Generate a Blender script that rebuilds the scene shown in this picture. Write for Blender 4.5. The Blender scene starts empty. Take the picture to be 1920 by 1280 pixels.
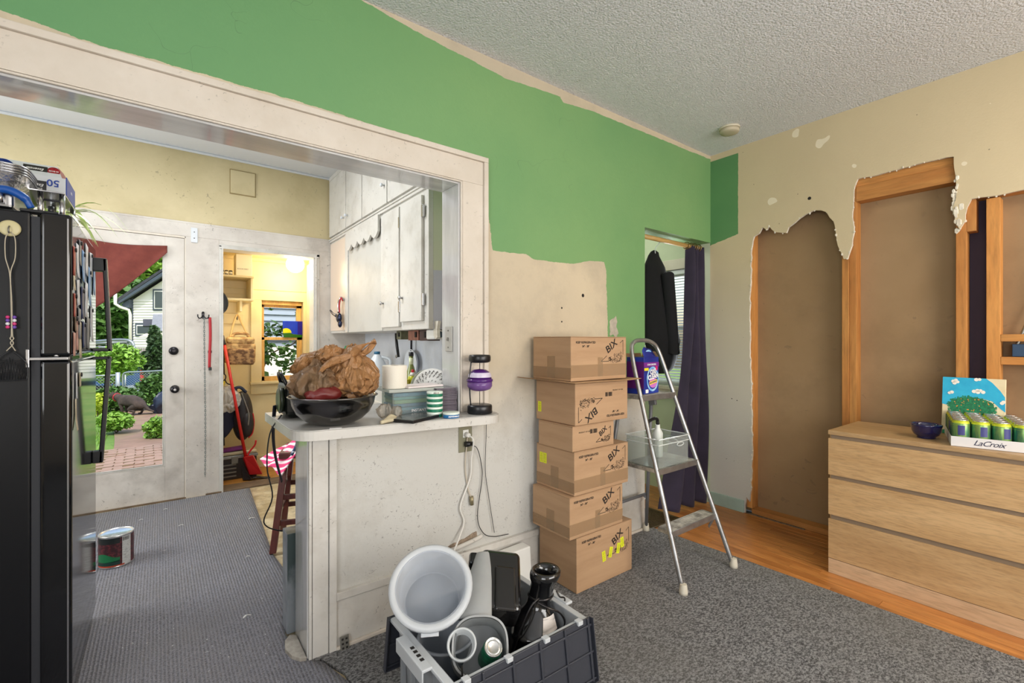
import bpy, math, random
from mathutils import Matrix, Vector, Euler, noise
from mathutils.geometry import tessellate_polygon
random.seed(7)
S = bpy.context.scene
COL = S.collection
PI = math.pi

# ---------------------------------------------------------------- camera, world, lights, exposure
cam = bpy.data.objects.new('camera', bpy.data.cameras.new('camera'))
COL.objects.link(cam)
cam.data.sensor_width = 36.0
cam.data.lens = 869.0 / 1920.0 * 36.0
cam.data.clip_start = 0.02
cam.data.clip_end = 300
cam.location = (0, 0, 1.275)
cam.rotation_euler = (PI / 2, 0, -math.radians(37.2))
S.camera = cam

S.view_settings.view_transform = 'Standard'
S.view_settings.look = 'None'
S.view_settings.gamma = 1.0
S.view_settings.use_curve_mapping = False
S.view_settings.exposure = 0.25
S.cycles.max_bounces = 10
S.cycles.diffuse_bounces = 5
S.cycles.transparent_max_bounces = 24
S.cycles.use_denoising = True
S.cycles.sample_clamp_indirect = 6

W = bpy.data.worlds.new('sky')
S.world = W
W.use_nodes = True
wn = W.node_tree
sky = wn.nodes.new('ShaderNodeTexSky')
sky.sky_type = 'NISHITA'
sky.sun_disc = False
sky.sun_elevation = math.radians(48)
sky.sun_rotation = math.radians(150)
sky.air_density = 1.4
sky.dust_density = 3.0
wn.links.new(sky.outputs[0], wn.nodes['Background'].inputs[0])
wn.nodes['Background'].inputs[1].default_value = 0.30


def lamp(name, kind, loc, power, col=(1, 1, 1), size=(1, 1), aim=None, spot=None):
    d = bpy.data.lights.new(name, kind)
    d.energy = power
    d.color = col
    if kind == 'AREA':
        d.shape = 'RECTANGLE'
        d.size, d.size_y = size
    elif kind == 'SUN':
        d.angle = math.radians(size[0])
    else:
        d.shadow_soft_size = size[0]
    o = bpy.data.objects.new(name, d)
    COL.objects.link(o)
    o.location = loc
    if aim:
        o.rotation_euler = (Vector(aim) - Vector(loc)).to_track_quat('-Z', 'Y').to_euler()
    return o


lamp('sun', 'SUN', (0, 10, 20), 2.6, (1, .95, .86), (1.5,), aim=(6, 16, 6))
# daylight through the living room windows behind and beside the camera
lamp('window_light', 'AREA', (1.5, -2.3, 1.5), 88, (1, .985, .96), (2.6, 1.6), aim=(1.5, 3, 2.25))
lamp('window_light', 'AREA', (-1.8, -.9, 1.5), 44, (.95, .98, 1), (1.9, 1.5), aim=(3, -.4, 2.2))
lamp('ceiling_lamp_light', 'AREA', (2.5, -1.1, 2.6), 22, (1, .84, .62), (.5, .5), aim=(2.6, -.6, 0))
# daylight in the kitchen (window in its left wall), an added kitchen fill, the small room's window
lamp('window_light', 'AREA', (-1.9, 3.5, 1.6), 44, (.93, .97, 1), (1.3, 1.3), aim=(2, 3.3, 1.5))
lamp('kitchen_fill_light', 'AREA', (.1, 3.3, 2.8), 24, (.97, .98, 1), (.9, .5), aim=(.1, 3.3, 0))  # added overhead fill to brighten the kitchen, no fixture here
lamp('window_light', 'AREA', (3.40, 2.50, 1.42), 16, (.95, .98, 1), (.7, .9), aim=(2.2, 2.7, 1.5))


lamp('closet_fill_light', 'POINT', (2.9, 2.75, 2.35), 7, (1, .97, .92), (.15,))  # extra fill added because the small room rendered too dark


# ---------------------------------------------------------------- helpers
def lin(c):
    r = []
    for x in c[:3]:
        x /= 255.0
        r.append(x / 12.92 if x <= .04045 else ((x + .055) / 1.055) ** 2.4)
    return (r[0], r[1], r[2], 1)


class NT:
    def __init__(s, m):
        s.t = m.node_tree
        s.b = s.t.nodes['Principled BSDF']

    def n(s, k, **kw):
        x = s.t.nodes.new('ShaderNode' + k)
        for a, b in kw.items():
            setattr(x, a, b)
        return x

    def l(s, a, b):
        s.t.links.new(a, b)

    def val(s, sock, x):
        if hasattr(x, 'default_value') or hasattr(x, 'is_linked'):
            s.l(x, sock)
        else:
            sock.default_value = x

    def math(s, op, a, b=0.0, clamp=False):
        x = s.n('Math', operation=op, use_clamp=clamp)
        s.val(x.inputs[0], a)
        s.val(x.inputs[1], b)
        return x.outputs[0]

    def mix(s, f, a, b, blend='MIX'):
        x = s.n('Mix', data_type='RGBA', blend_type=blend)
        s.val(x.inputs[0], f)
        s.val(x.inputs[6], a)
        s.val(x.inputs[7], b)
        return x.outputs[2]

    def coord(s, scale=(1, 1, 1), rot=(0, 0, 0)):
        tc = s.n('TexCoord')
        mp = s.n('Mapping')
        s.l(tc.outputs['Object'], mp.inputs[0])
        mp.inputs['Scale'].default_value = scale
        mp.inputs['Rotation'].default_value = rot
        return mp.outputs[0]

    def noise(s, vec, scale=5, detail=3, rough=.5, dist=0):
        x = s.n('TexNoise')
        s.l(vec, x.inputs['Vector'])
        x.inputs['Scale'].default_value = scale
        x.inputs['Detail'].default_value = detail
        x.inputs['Roughness'].default_value = rough
        x.inputs['Distortion'].default_value = dist
        return x.outputs[0]

    def ramp(s, f, lo, hi):
        x = s.n('MapRange')
        s.l(f, x.inputs[0])
        x.inputs[1].default_value = lo
        x.inputs[2].default_value = hi
        return x.outputs[0]

    def bump(s, h, strength=.3, dist=.01, prev=None):
        x = s.n('Bump')
        s.l(h, x.inputs['Height'])
        x.inputs['Strength'].default_value = strength
        x.inputs['Distance'].default_value = dist
        if prev:
            s.l(prev, x.inputs['Normal'])
        return x.outputs[0]

    def curve(s, f, pts):
        x = s.n('FloatCurve')
        s.l(f, x.inputs['Value'])
        c = x.mapping.curves[0]
        while len(c.points) < len(pts):
            c.points.new(.5, .5)
        for p, (a, b) in zip(c.points, pts):
            p.location = (a, b)
            p.handle_type = 'VECTOR'
        x.mapping.update()
        return x.outputs[0]

    def out(s, color=None, normal=None, rough=None):
        if color is not None:
            s.val(s.b.inputs['Base Color'], color)
        if normal is not None:
            s.l(normal, s.b.inputs['Normal'])
        if rough is not None:
            s.val(s.b.inputs['Roughness'], rough)


def mat(name, c, rough=.6, metal=0, c2=None, scale=6, stretch=(1, 1, 1), bump=0, bscale=80, bdist=.004,
        dirt=None, dscale=3, damt=.5, specks=0, sscale=60, coat=0, trans=0, alpha=1, emit=0, sheen=0, spec=.5, contrast=(.35, .65)):
    """one procedural principled material: two tones by noise, an optional dirt layer, specks and fine relief"""
    m = bpy.data.materials.new(name)
    m.use_nodes = True
    t = NT(m)
    b = t.b
    b.inputs['Roughness'].default_value = rough
    b.inputs['Metallic'].default_value = metal
    b.inputs['Specular IOR Level'].default_value = spec
    if coat:
        b.inputs['Coat Weight'].default_value = coat
        b.inputs['Coat Roughness'].default_value = .08
    if trans:
        b.inputs['Transmission Weight'].default_value = trans
    if alpha < 1:
        b.inputs['Alpha'].default_value = alpha
    if sheen:
        b.inputs['Sheen Weight'].default_value = sheen
    col = lin(c)
    b.inputs['Base Color'].default_value = col
    if emit:
        b.inputs['Emission Color'].default_value = lin(c)
        b.inputs['Emission Strength'].default_value = emit
    if c2 or dirt or specks or bump:
        v = t.coord(stretch)
        if c2:
            col = t.mix(t.ramp(t.noise(v, scale, 5, .6), *contrast), lin(c), lin(c2))
        if dirt:
            col = t.mix(t.math('MULTIPLY', t.ramp(t.noise(v, dscale, 6, .65), .5, .72), damt), col, lin(dirt))
        if specks:
            f = t.math('MULTIPLY', t.ramp(t.noise(v, sscale, 2, .6, 1.0), .66, .70), t.ramp(t.noise(v, 4, 2), .42, .6))
            col = t.mix(t.math('MULTIPLY', f, specks), col, lin((70, 65, 60)))
        t.out(col)
        if bump:
            t.out(normal=t.bump(t.noise(v, bscale, 3), bump, bdist))
    return m


XF = {}


class MB:
    def __init__(s):
        s.v, s.f, s.m, s.s = [], [], [], []
        s.cur = 0
        s.sm = False

    def face(s, ids):
        s.f.append(ids)
        s.m.append(s.cur)
        s.s.append(s.sm)

    def quads(s, pts, fs):
        n = len(s.v)
        s.v += [Vector(p) for p in pts]
        for f in fs:
            s.face([n + i for i in f])
        return s

    def box(s, x0, y0, z0, x1, y1, z1):
        if x0 > x1: x0, x1 = x1, x0
        if y0 > y1: y0, y1 = y1, y0
        if z0 > z1: z0, z1 = z1, z0
        return s.quads([(x0, y0, z0), (x1, y0, z0), (x1, y1, z0), (x0, y1, z0), (x0, y0, z1), (x1, y0, z1), (x1, y1, z1), (x0, y1, z1)],
                       [(0, 3, 2, 1), (4, 5, 6, 7), (0, 1, 5, 4), (1, 2, 6, 5), (2, 3, 7, 6), (3, 0, 4, 7)])

    def obox(s, c, size, rot=(0, 0, 0)):
        n = len(s.v)
        s.box(-size[0] / 2, -size[1] / 2, -size[2] / 2, size[0] / 2, size[1] / 2, size[2] / 2)
        return s.xf(Matrix.Translation(c) @ Euler([math.radians(a) for a in rot]).to_matrix().to_4x4(), n)

    def xf(s, M, n=0):
        for i in range(n, len(s.v)):
            s.v[i] = M @ s.v[i]
        return s

    def prism(s, poly, a, b, ax='z'):
        """poly in the plane across ax, extruded from a to b"""
        def P(p, h):
            return {'z': (p[0], p[1], h), 'y': (p[0], h, p[1]), 'x': (h, p[0], p[1])}[ax]
        n = len(s.v)
        k = len(poly)
        s.v += [Vector(P(p, a)) for p in poly] + [Vector(P(p, b)) for p in poly]
        tr = tessellate_polygon([[Vector((p[0], p[1], 0)) for p in poly]])
        area = sum(poly[i][0] * poly[(i + 1) % k][1] - poly[(i + 1) % k][0] * poly[i][1] for i in range(k))
        flip = (area < 0) != (ax == 'y')
        for t in tr:
            t = list(t)
            p, q, r = [poly[i] for i in t]
            if (((q[0] - p[0]) * (r[1] - p[1]) - (q[1] - p[1]) * (r[0] - p[0])) < 0):
                t.reverse()
            if ax == 'y':
                t.reverse()
            s.face([n + i for i in reversed(t)])
            s.face([n + k + i for i in t])
        for i in range(k):
            j = (i + 1) % k
            q = [n + i, n + j, n + k + j, n + k + i]
            if flip: q.reverse()
            s.face(q)
        return s

    def lathe(s, prof, c=(0, 0, 0), seg=24, M=None, sx=1, sy=1, smooth=True, cap=True):
        n = len(s.v)
        osm, s.sm = s.sm, smooth
        for r, z in prof:
            for i in range(seg):
                a = 2 * PI * i / seg
                s.v.append(Vector((r * math.cos(a) * sx, r * math.sin(a) * sy, z)))
        for j in range(len(prof) - 1):
            for i in range(seg):
                i2 = (i + 1) % seg
                s.face([n + j * seg + i, n + j * seg + i2, n + (j + 1) * seg + i2, n + (j + 1) * seg + i])
        s.sm = False
        if cap and prof[0][0] > 1e-5:
            s.face([n + i for i in reversed(range(seg))])
        if cap and prof[-1][0] > 1e-5:
            s.face([n + (len(prof) - 1) * seg + i for i in range(seg)])
        s.sm = osm
        s.xf(Matrix.Translation(c) @ (M if M else Matrix()), n)
        return s

    def cyl(s, p0, p1, r0, r1=None, seg=16, smooth=True):
        p0, p1 = Vector(p0), Vector(p1)
        d = p1 - p0
        M = Matrix.Translation(p0) @ d.to_track_quat('Z', 'Y').to_matrix().to_4x4()
        return s.lathe([(r0, 0), (r0 if r1 is None else r1, d.length)], seg=seg, M=M, smooth=smooth)

    def tube(s, pts, r, seg=8, closed=False):
        pts = [Vector(p) for p in pts]
        k = len(pts)
        rr = r if isinstance(r, (list, tuple)) else [r] * k
        n = len(s.v)
        up = None
        osm, s.sm = s.sm, True
        for i, p in enumerate(pts):
            if closed:
                d = pts[(i + 1) % k] - pts[i - 1]
            else:
                d = pts[min(i + 1, k - 1)] - pts[max(i - 1, 0)]
            d.normalize()
            if up is None:
                up = d.orthogonal().normalized()
            up = (up - d * up.dot(d))
            up = up.normalized() if up.length > 1e-6 else d.orthogonal().normalized()
            w = d.cross(up)
            for j in range(seg):
                a = 2 * PI * j / seg
                s.v.append(p + (up * math.cos(a) + w * math.sin(a)) * rr[i])
        for i in range(k if closed else k - 1):
            i2 = (i + 1) % k
            for j in range(seg):
                j2 = (j + 1) % seg
                s.face([n + i * seg + j, n + i * seg + j2, n + i2 * seg + j2, n + i2 * seg + j])
        if not closed:
            s.face([n + j for j in reversed(range(seg))])
            s.face([n + (k - 1) * seg + j for j in range(seg)])
        s.sm = osm
        return s

    def ball(s, c, r, seg=16, rings=10, M=None):
        r = r if isinstance(r, (list, tuple)) else (r, r, r)
        n = len(s.v)
        s.lathe([(max(1e-6, math.sin(PI * i / rings)), -math.cos(PI * i / rings)) for i in range(rings + 1)], seg=seg)
        return s.xf(Matrix.Translation(c) @ (M if M else Matrix()) @ Matrix.Diagonal((r[0], r[1], r[2], 1)), n)

    def grid(s, fn, nu, nv, thick=0):
        """surface fn(u, v) with u, v in 0..1; thick > 0 gives it a second side"""
        n = len(s.v)
        osm, s.sm = s.sm, True
        P = [[Vector(fn(i / nu, j / nv)) for j in range(nv + 1)] for i in range(nu + 1)]
        for i in range(nu + 1):
            for j in range(nv + 1):
                s.v.append(P[i][j])
        w = nv + 1
        for i in range(nu):
            for j in range(nv):
                s.face([n + i * w + j, n + (i + 1) * w + j, n + (i + 1) * w + j + 1, n + i * w + j + 1])
        if thick:
            k = (nu + 1) * w
            for i in range(nu + 1):
                for j in range(nv + 1):
                    a = P[min(i + 1, nu)][j] - P[max(i - 1, 0)][j]
                    b = P[i][min(j + 1, nv)] - P[i][max(j - 1, 0)]
                    q = a.cross(b)
                    s.v.append(P[i][j] - (q.normalized() * thick if q.length > 1e-9 else Vector((0, 0, 0))))
            for i in range(nu):
                for j in range(nv):
                    s.face([n + k + i * w + j, n + k + i * w + j + 1, n + k + (i + 1) * w + j + 1, n + k + (i + 1) * w + j])
            rim = [(i, 0) for i in range(nu)] + [(nu, j) for j in range(nv)] + [(i, nv) for i in range(nu, 0, -1)] + [(0, j) for j in range(nv, 0, -1)]
            for q in range(len(rim)):
                a, b = rim[q], rim[(q + 1) % len(rim)]
                ia, ib = n + a[0] * w + a[1], n + b[0] * w + b[1]
                s.face([ib, ia, ia + k, ib + k])
        s.sm = osm
        return s

    def build(s, name, mats, parent=None, bev=0, world=True, loc=None, sub=0, seg=2):
        me = bpy.data.meshes.new(name)
        T = XF.get(parent.name) if parent is not None else None
        vs = s.v
        o = bpy.data.objects.new(name, me)
        if T is not None and world:
            I = T.inverted()
            vs = [I @ p for p in vs]
        if parent is None and loc is not None:
            L = Vector(loc)
            vs = [p - L for p in vs]
            o.location = L
        me.from_pydata([tuple(p) for p in vs], [], s.f)
        for m in (mats if isinstance(mats, (list, tuple)) else [mats]):
            me.materials.append(m)
        me.polygons.foreach_set('material_index', s.m)
        me.polygons.foreach_set('use_smooth', s.s)
        me.update()
        COL.objects.link(o)
        if parent is not None:
            o.parent = parent
        XF[o.name] = T if T is not None else Matrix.Translation(o.location)
        if bev:
            b = o.modifiers.new('bevel', 'BEVEL')
            b.width = bev
            b.segments = seg
            b.limit_method = 'ANGLE'
            b.angle_limit = math.radians(40)
            b.harden_normals = False
        if sub:
            b = o.modifiers.new('subdivision', 'SUBSURF')
            b.levels = b.render_levels = sub
        return o


def thing(name, label, cat, loc=(0, 0, 0), rotz=0, group=None, rot=None):
    o = bpy.data.objects.new(name, None)
    COL.objects.link(o)
    o.empty_display_size = .05
    o.location = loc
    e = Euler([math.radians(a) for a in rot]) if rot else Euler((0, 0, math.radians(rotz)))
    o.rotation_euler = e
    XF[o.name] = Matrix.Translation(loc) @ e.to_matrix().to_4x4()
    o['label'] = label
    o['category'] = cat
    if group: o['group'] = group
    return o


def tag(o, label, cat, group=None, kind=None):
    if label: o['label'] = label
    if cat: o['category'] = cat
    if group: o['group'] = group
    if kind: o['kind'] = kind
    return o


def struct(o, label=None):
    o['kind'] = 'structure'
    if label: o['label'] = label
    return o


def copy_tree(o, loc=None, rotz=None, label=None, parent=None):
    c = o.copy()
    COL.objects.link(c)
    if parent is not None: c.parent = parent
    if loc is not None: c.location = loc
    if rotz is not None: c.rotation_euler = (0, 0, math.radians(rotz))
    if label: c['label'] = label
    for ch in list(o.children):
        copy_tree(ch, parent=c)
    return c


TXT = {}


def text(s, size, m, parent, M, name='lettering', ext=.0003, shear=0, sp=1.0, world=True, bold=0, wide=1):
    """flat print lying in the XY plane of M, centred"""
    k = (s, size, shear, sp, bold, m.name)
    if k not in TXT:
        cu = bpy.data.curves.new('print', 'FONT')
        cu.body = s
        cu.size = size
        cu.shear = shear
        cu.space_character = sp
        cu.extrude = ext
        cu.offset = bold
        cu.align_x = 'CENTER'
        cu.align_y = 'CENTER'
        cu.resolution_u = 3
        o = bpy.data.objects.new('print', cu)
        COL.objects.link(o)
        bpy.context.view_layer.update()
        me = bpy.data.meshes.new_from_object(o.evaluated_get(bpy.context.evaluated_depsgraph_get()))
        COL.objects.unlink(o)
        bpy.data.objects.remove(o)
        me.materials.clear()
        me.materials.append(m)
        TXT[k] = me
    o = bpy.data.objects.new(name, TXT[k])
    COL.objects.link(o)
    T = XF[parent.name]
    o.parent = parent
    o.matrix_local = ((T.inverted() @ M) if world else M) @ Matrix.Diagonal((wide, 1, 1, 1))
    return o


def basis(o, x, y):
    """matrix whose X axis is x, Y axis is y, at o"""
    x = Vector(x).normalized()
    z = x.cross(Vector(y)).normalized()
    y = z.cross(x)
    return Matrix.Translation(o) @ Matrix((x, y, z)).transposed().to_4x4()


def RX(a): return Matrix.Rotation(math.radians(a), 4, 'X')
def RY(a): return Matrix.Rotation(math.radians(a), 4, 'Y')
def RZ(a): return Matrix.Rotation(math.radians(a), 4, 'Z')
def TR(*p): return Matrix.Translation(p)


def spline(pts, n=6):
    """smooth curve through points (Catmull-Rom)"""
    P = [Vector(p) for p in pts]
    P = [P[0] * 2 - P[1]] + P + [P[-1] * 2 - P[-2]]
    out = []
    for i in range(1, len(P) - 2):
        for k in range(n):
            t = k / n
            a, b, c, d = P[i - 1], P[i], P[i + 1], P[i + 2]
            out.append(.5 * ((2 * b) + (c - a) * t + (2 * a - 5 * b + 4 * c - d) * t * t + (3 * b - a - 3 * c + d) * t ** 3))
    out.append(P[-2])
    return out


def jag(pts, amp=.008, step=.03, seed=0):
    """break a polyline into uneven short pieces, as torn plaster"""
    r = random.Random(seed)
    out = []
    for a, b in zip(pts[:-1], pts[1:]):
        L = math.hypot(b[0] - a[0], b[1] - a[1])
        n = max(1, int(L / step))
        for i in range(n):
            t = i / n
            q = amp if i else amp * .3
            out.append((a[0] + (b[0] - a[0]) * t + r.uniform(-q, q), a[1] + (b[1] - a[1]) * t + r.uniform(-q, q)))
    out.append(pts[-1])
    return out
# ---------------------------------------------------------------- materials of the setting
def paint_wall_north():
    m = bpy.data.materials.new('green_and_bare_plaster_paint')
    m.use_nodes = True
    t = NT(m)
    v = t.coord()
    sp = t.n('SeparateXYZ')
    t.l(v, sp.inputs[0])
    x, z = sp.outputs[0], sp.outputs[2]
    jit = t.math('MULTIPLY', t.math('SUBTRACT', t.noise(v, 14, 6, .7), .5), .035)
    jit2 = t.math('MULTIPLY', t.math('SUBTRACT', t.noise(v, 3, 3, .6), .5), .05)
    xn = t.math('DIVIDE', t.math('ADD', t.math('ADD', x, 2.0), jit), 5.6)
    f = lambda X: (X + 2.0) / 5.6
    bot = t.curve(xn, [(0, 2.235 / 3), (f(-.45), 2.25 / 3), (f(-.2), 2.22 / 3), (f(.3), 2.225 / 3), (f(1.25), 2.212 / 3), (f(1.333), 2.20 / 3), (f(1.336), 2.0 / 3),
                       (f(1.352), 1.85 / 3), (f(1.36), 1.745 / 3), (f(1.60), 1.752 / 3), (f(1.66), 1.73 / 3), (f(1.95), 1.735 / 3), (f(2.1), 1.77 / 3), (f(2.225), 1.775 / 3), (f(2.262), 1.68 / 3), (f(2.268), .90 / 3), (1, .86 / 3)])
    top = t.curve(xn, [(0, 2.735 / 3), (f(.7), 2.735 / 3), (f(1.0), 2.70 / 3), (f(1.35), 2.675 / 3), (f(1.45), 2.665 / 3), (f(1.85), 2.695 / 3), (f(1.853), 2.665 / 3), (f(2.1), 2.69 / 3), (f(2.6), 2.70 / 3), (f(3.2), 2.71 / 3), (1, 2.72 / 3)])
    zj = t.math('DIVIDE', t.math('ADD', z, t.math('MULTIPLY', jit, .6)), 3.0)
    g = t.math('MULTIPLY', t.math('GREATER_THAN', zj, bot), t.math('LESS_THAN', zj, top))
    # outlet of old patch near the small doorway (bare grey spot)
    base = t.mix(t.ramp(t.noise(v, 1.3, 4), .3, .7), lin((206, 191, 164)), lin((190, 177, 155)))
    low = t.ramp(z, 1.15, .75)
    base = t.mix(low, base, lin((200, 199, 194)))
    blot = t.math('MULTIPLY', t.ramp(t.noise(v, 2.2, 6, .7), .5, .75), .45)
    base = t.mix(blot, base, lin((150, 140, 125)))
    sc = t.math('MULTIPLY', t.ramp(t.noise(v, 46, 4, .8, 1.8), .615, .65), t.ramp(t.noise(v, 2.5, 2), .36, .52))
    sc = t.math('MULTIPLY', sc, t.ramp(z, 1.1, .7))
    base = t.mix(t.math('MULTIPLY', sc, .75), base, lin((75, 70, 66)))
    gr = t.mix(t.ramp(t.noise(v, 1.1, 4), .3, .7), lin((106, 152, 98)), lin((122, 162, 104)))
    left = t.ramp(x, 1.6, -.6)
    gr = t.mix(t.math('MULTIPLY', left, .8), gr, lin((90, 146, 98)))
    cr = t.n('TexVoronoi', feature='DISTANCE_TO_EDGE')
    vv = t.n('VectorMath', operation='ADD')
    t.l(v, vv.inputs[0])
    nz = t.n('TexNoise')
    t.l(v, nz.inputs[0])
    nz.inputs['Scale'].default_value = 4
    t.l(nz.outputs['Color'], vv.inputs[1])
    t.l(vv.outputs[0], cr.inputs['Vector'])
    cr.inputs['Scale'].default_value = 1.6
    crack = t.math('MULTIPLY', g, t.math('MULTIPLY', t.math('LESS_THAN', cr.outputs['Distance'], .0018), t.math('GREATER_THAN', t.noise(v, 1.7, 2), .58)))
    col = t.mix(g, base, gr)
    col = t.mix(t.math('MULTIPLY', crack, .35), col, lin((70, 95, 70)))
    t.out(col, rough=.62)
    h = t.math('ADD', t.math('MULTIPLY', t.noise(v, 90, 3), .5), t.math('MULTIPLY', t.noise(v, 5, 4), 1.5))
    t.out(normal=t.bump(h, .25, .006))
    return m


def paint_wall_east():
    m = bpy.data.materials.new('beige_wall_with_green_patch')
    m.use_nodes = True
    t = NT(m)
    v = t.coord()
    sp = t.n('SeparateXYZ')
    t.l(v, sp.inputs[0])
    y, z = sp.outputs[1], sp.outputs[2]
    jit = t.math('MULTIPLY', t.math('SUBTRACT', t.noise(v, 16, 6, .7), .5), .03)
    yj = t.math('ADD', y, t.math('MULTIPLY', jit, .4))
    lo = t.math('SUBTRACT', t.math('ADD', 2.035, jit), t.math('MULTIPLY', t.math('SUBTRACT', y, 1.97), .22))
    g = t.math('MULTIPLY', t.math('GREATER_THAN', yj, 1.752), t.math('MULTIPLY', t.math('GREATER_THAN', z, lo), t.math('LESS_THAN', z, 2.695)))
    base = t.mix(t.ramp(t.noise(v, 1.2, 4), .3, .7), lin((196, 179, 146)), lin((207, 190, 156)))
    base = t.mix(t.ramp(z, 1.9, .5), base, lin((196, 194, 186)))
    p = t.math('GREATER_THAN', t.noise(v, 5.5, 2, .4), .695)
    base = t.mix(t.math('MULTIPLY', p, t.math('GREATER_THAN', z, 2.0)), base, lin((226, 214, 188)))
    dots = t.math('GREATER_THAN', t.noise(v, 34, 2, .5), .76)
    base = t.mix(t.math('MULTIPLY', dots, .7), base, lin((90, 80, 70)))
    col = t.mix(g, base, t.mix(t.ramp(t.noise(v, 2, 3), .3, .7), lin((78, 128, 80)), lin((92, 140, 88))))
    t.out(col, rough=.65)
    h = t.math('ADD', t.math('MULTIPLY', t.noise(v, 90, 3), .5), t.math('MULTIPLY', t.noise(v, 4, 4), 1.5))
    t.out(normal=t.bump(h, .25, .006))
    return m


def popcorn():
    m = mat('popcorn_ceiling', (205, 205, 204), .9)
    t = NT(m)
    v = t.coord()
    vo = t.n('TexVoronoi')
    t.l(v, vo.inputs['Vector'])
    vo.inputs['Scale'].default_value = 95
    h = t.math('ADD', t.math('SUBTRACT', 1.0, vo.outputs['Distance']), t.math('MULTIPLY', t.noise(v, 130, 4, .7), 1.3))
    col = t.mix(t.ramp(t.noise(v, 45, 4, .7), .3, .7), lin((240, 241, 244)), lin((252, 252, 255)))
    t.out(col, normal=t.bump(h, .95, .011))
    return m


def fleck_carpet():
    m = mat('grey_fleck_carpet', (90, 92, 96), .95, sheen=.2)
    t = NT(m)
    v = t.coord((1, 1, 1), (0, 0, .5))
    v2 = t.coord((1, 1.7, 1), (0, 0, .9))
    a = t.noise(v2, 74, 4, .85)
    b = t.noise(v, 1.8, 3)
    col = t.mix(t.ramp(a, .43, .59), lin((22, 24, 30)), lin((166, 166, 168)))
    col = t.mix(t.math('MULTIPLY', t.ramp(b, .4, .65), .35), col, lin((116, 112, 104)))
    t.out(col, normal=t.bump(t.noise(v2, 110, 4, .8), .9, .012))
    return m


def ribbed_mat():
    m = mat('ribbed_grey_carpet_pile', (100, 100, 108), .95, sheen=.2)
    t = NT(m)
    v = t.coord()
    w = t.n('TexWave', wave_type='BANDS', bands_direction='X')
    t.l(v, w.inputs['Vector'])
    w.inputs['Scale'].default_value = 24
    w.inputs['Distortion'].default_value = 1.0
    w.inputs['Detail'].default_value = 3
    w.inputs['Detail Scale'].default_value = 3
    col = t.mix(w.outputs[1], lin((56, 56, 64)), lin((112, 111, 121)))
    col = t.mix(t.ramp(t.noise(v, 160, 3, .7), .4, .68), col, lin((138, 138, 146)))
    col = t.mix(t.math('MULTIPLY', t.ramp(t.noise(v, 1.6, 4), .4, .7), .45), col, lin((104, 100, 98)))
    sp = t.math('GREATER_THAN', t.noise(v, 60, 2), .75)
    col = t.mix(t.math('MULTIPLY', sp, .8), col, lin((205, 205, 205)))
    t.out(col, normal=t.bump(t.math('ADD', w.outputs[1], t.noise(v, 160, 3)), .7, .006))
    return m


def wood(name, c1, c2, axis='y', scale=1.0, rough=.45, knots=True, bump=.15, coat=0, fine=1.0):
    m = mat(name, c1, rough, coat=coat)
    t = NT(m)
    st = {'x': (1, 9, 9), 'y': (9, 1, 9), 'z': (9, 9, 1)}[axis]
    v = t.coord(tuple(a * scale for a in st))
    oi = t.n('ObjectInfo')
    add = t.n('VectorMath', operation='MULTIPLY_ADD')
    t.l(v, add.inputs[0])
    add.inputs[1].default_value = (1, 1, 1)
    cmb = t.n('CombineXYZ')
    rr = t.math('MULTIPLY', oi.outputs['Random'], 40)
    for i in range(3): t.l(rr, cmb.inputs[i])
    t.l(cmb.outputs[0], add.inputs[2])
    v = add.outputs[0]
    n1 = t.noise(v, 1.5, 5, .6, .6)
    n2 = t.noise(v, 9 * fine, 3, .6)
    col = t.mix(t.ramp(n1, .35, .68), lin(c1), lin(c2))
    col = t.mix(t.math('MULTIPLY', t.ramp(n2, .45, .7), .35), col, lin([a * .62 for a in c2]))
    hv = t.n('HueSaturation')
    t.l(col, hv.inputs['Color'])
    t.l(t.math('ADD', .86, t.math('MULTIPLY', oi.outputs['Random'], .26)), hv.inputs['Value'])
    t.out(hv.outputs[0], normal=t.bump(n2, bump, .002))
    return m


M_north = paint_wall_north()
M_east = paint_wall_east()
M_popcorn = popcorn()
M_fleck = fleck_carpet()
M_ribbed = ribbed_mat()
M_board = wood('oak_strip_flooring', (206, 138, 72), (158, 94, 42), 'y', 1.0, .38, coat=.25)
M_stud = wood('pine_stud_timber', (206, 146, 78), (180, 116, 54), 'z', .8, .7)
M_studh = wood('pine_header_timber', (206, 146, 78), (180, 116, 54), 'y', .8, .7)
M_white = mat('aged_white_paint', (212, 209, 203), .42, c2=(199, 196, 190), scale=2.5, dirt=(150, 138, 120), dscale=5, damt=.28, specks=.5, sscale=45, bump=.12, bscale=70)
M_cream = mat('cream_painted_casing', (216, 207, 195), .5, c2=(206, 196, 182), scale=3, dirt=(180, 164, 142), dscale=7, damt=.2, specks=.3, sscale=50, bump=.12, bscale=60)
M_gloss = mat('glossy_white_paint', (212, 212, 212), .14, coat=1, c2=(190, 190, 190), scale=3, stretch=(1, 6, 1), bump=.15, bscale=30, bdist=.003)
M_grime = mat('grimy_white_paint', (214, 208, 200), .45, c2=(196, 188, 180), scale=3, dirt=(110, 100, 92), dscale=2.6, damt=.45, specks=.5, sscale=50, bump=.12, bscale=60)
M_yellow = mat('yellowed_cream_plaster', (208, 193, 154), .6, c2=(197, 182, 142), scale=1.5, dirt=(160, 145, 100), dscale=2.2, damt=.35, specks=.4, sscale=30, bump=.2, bscale=14, bdist=.01)
M_kceil = mat('white_ceiling_paint', (212, 216, 222), .8, bump=.1, bscale=40)
M_pantry = mat('pantry_cream_boards', (228, 212, 168), .5, c2=(220, 203, 156), scale=3, bump=.1, bscale=40)
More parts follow.
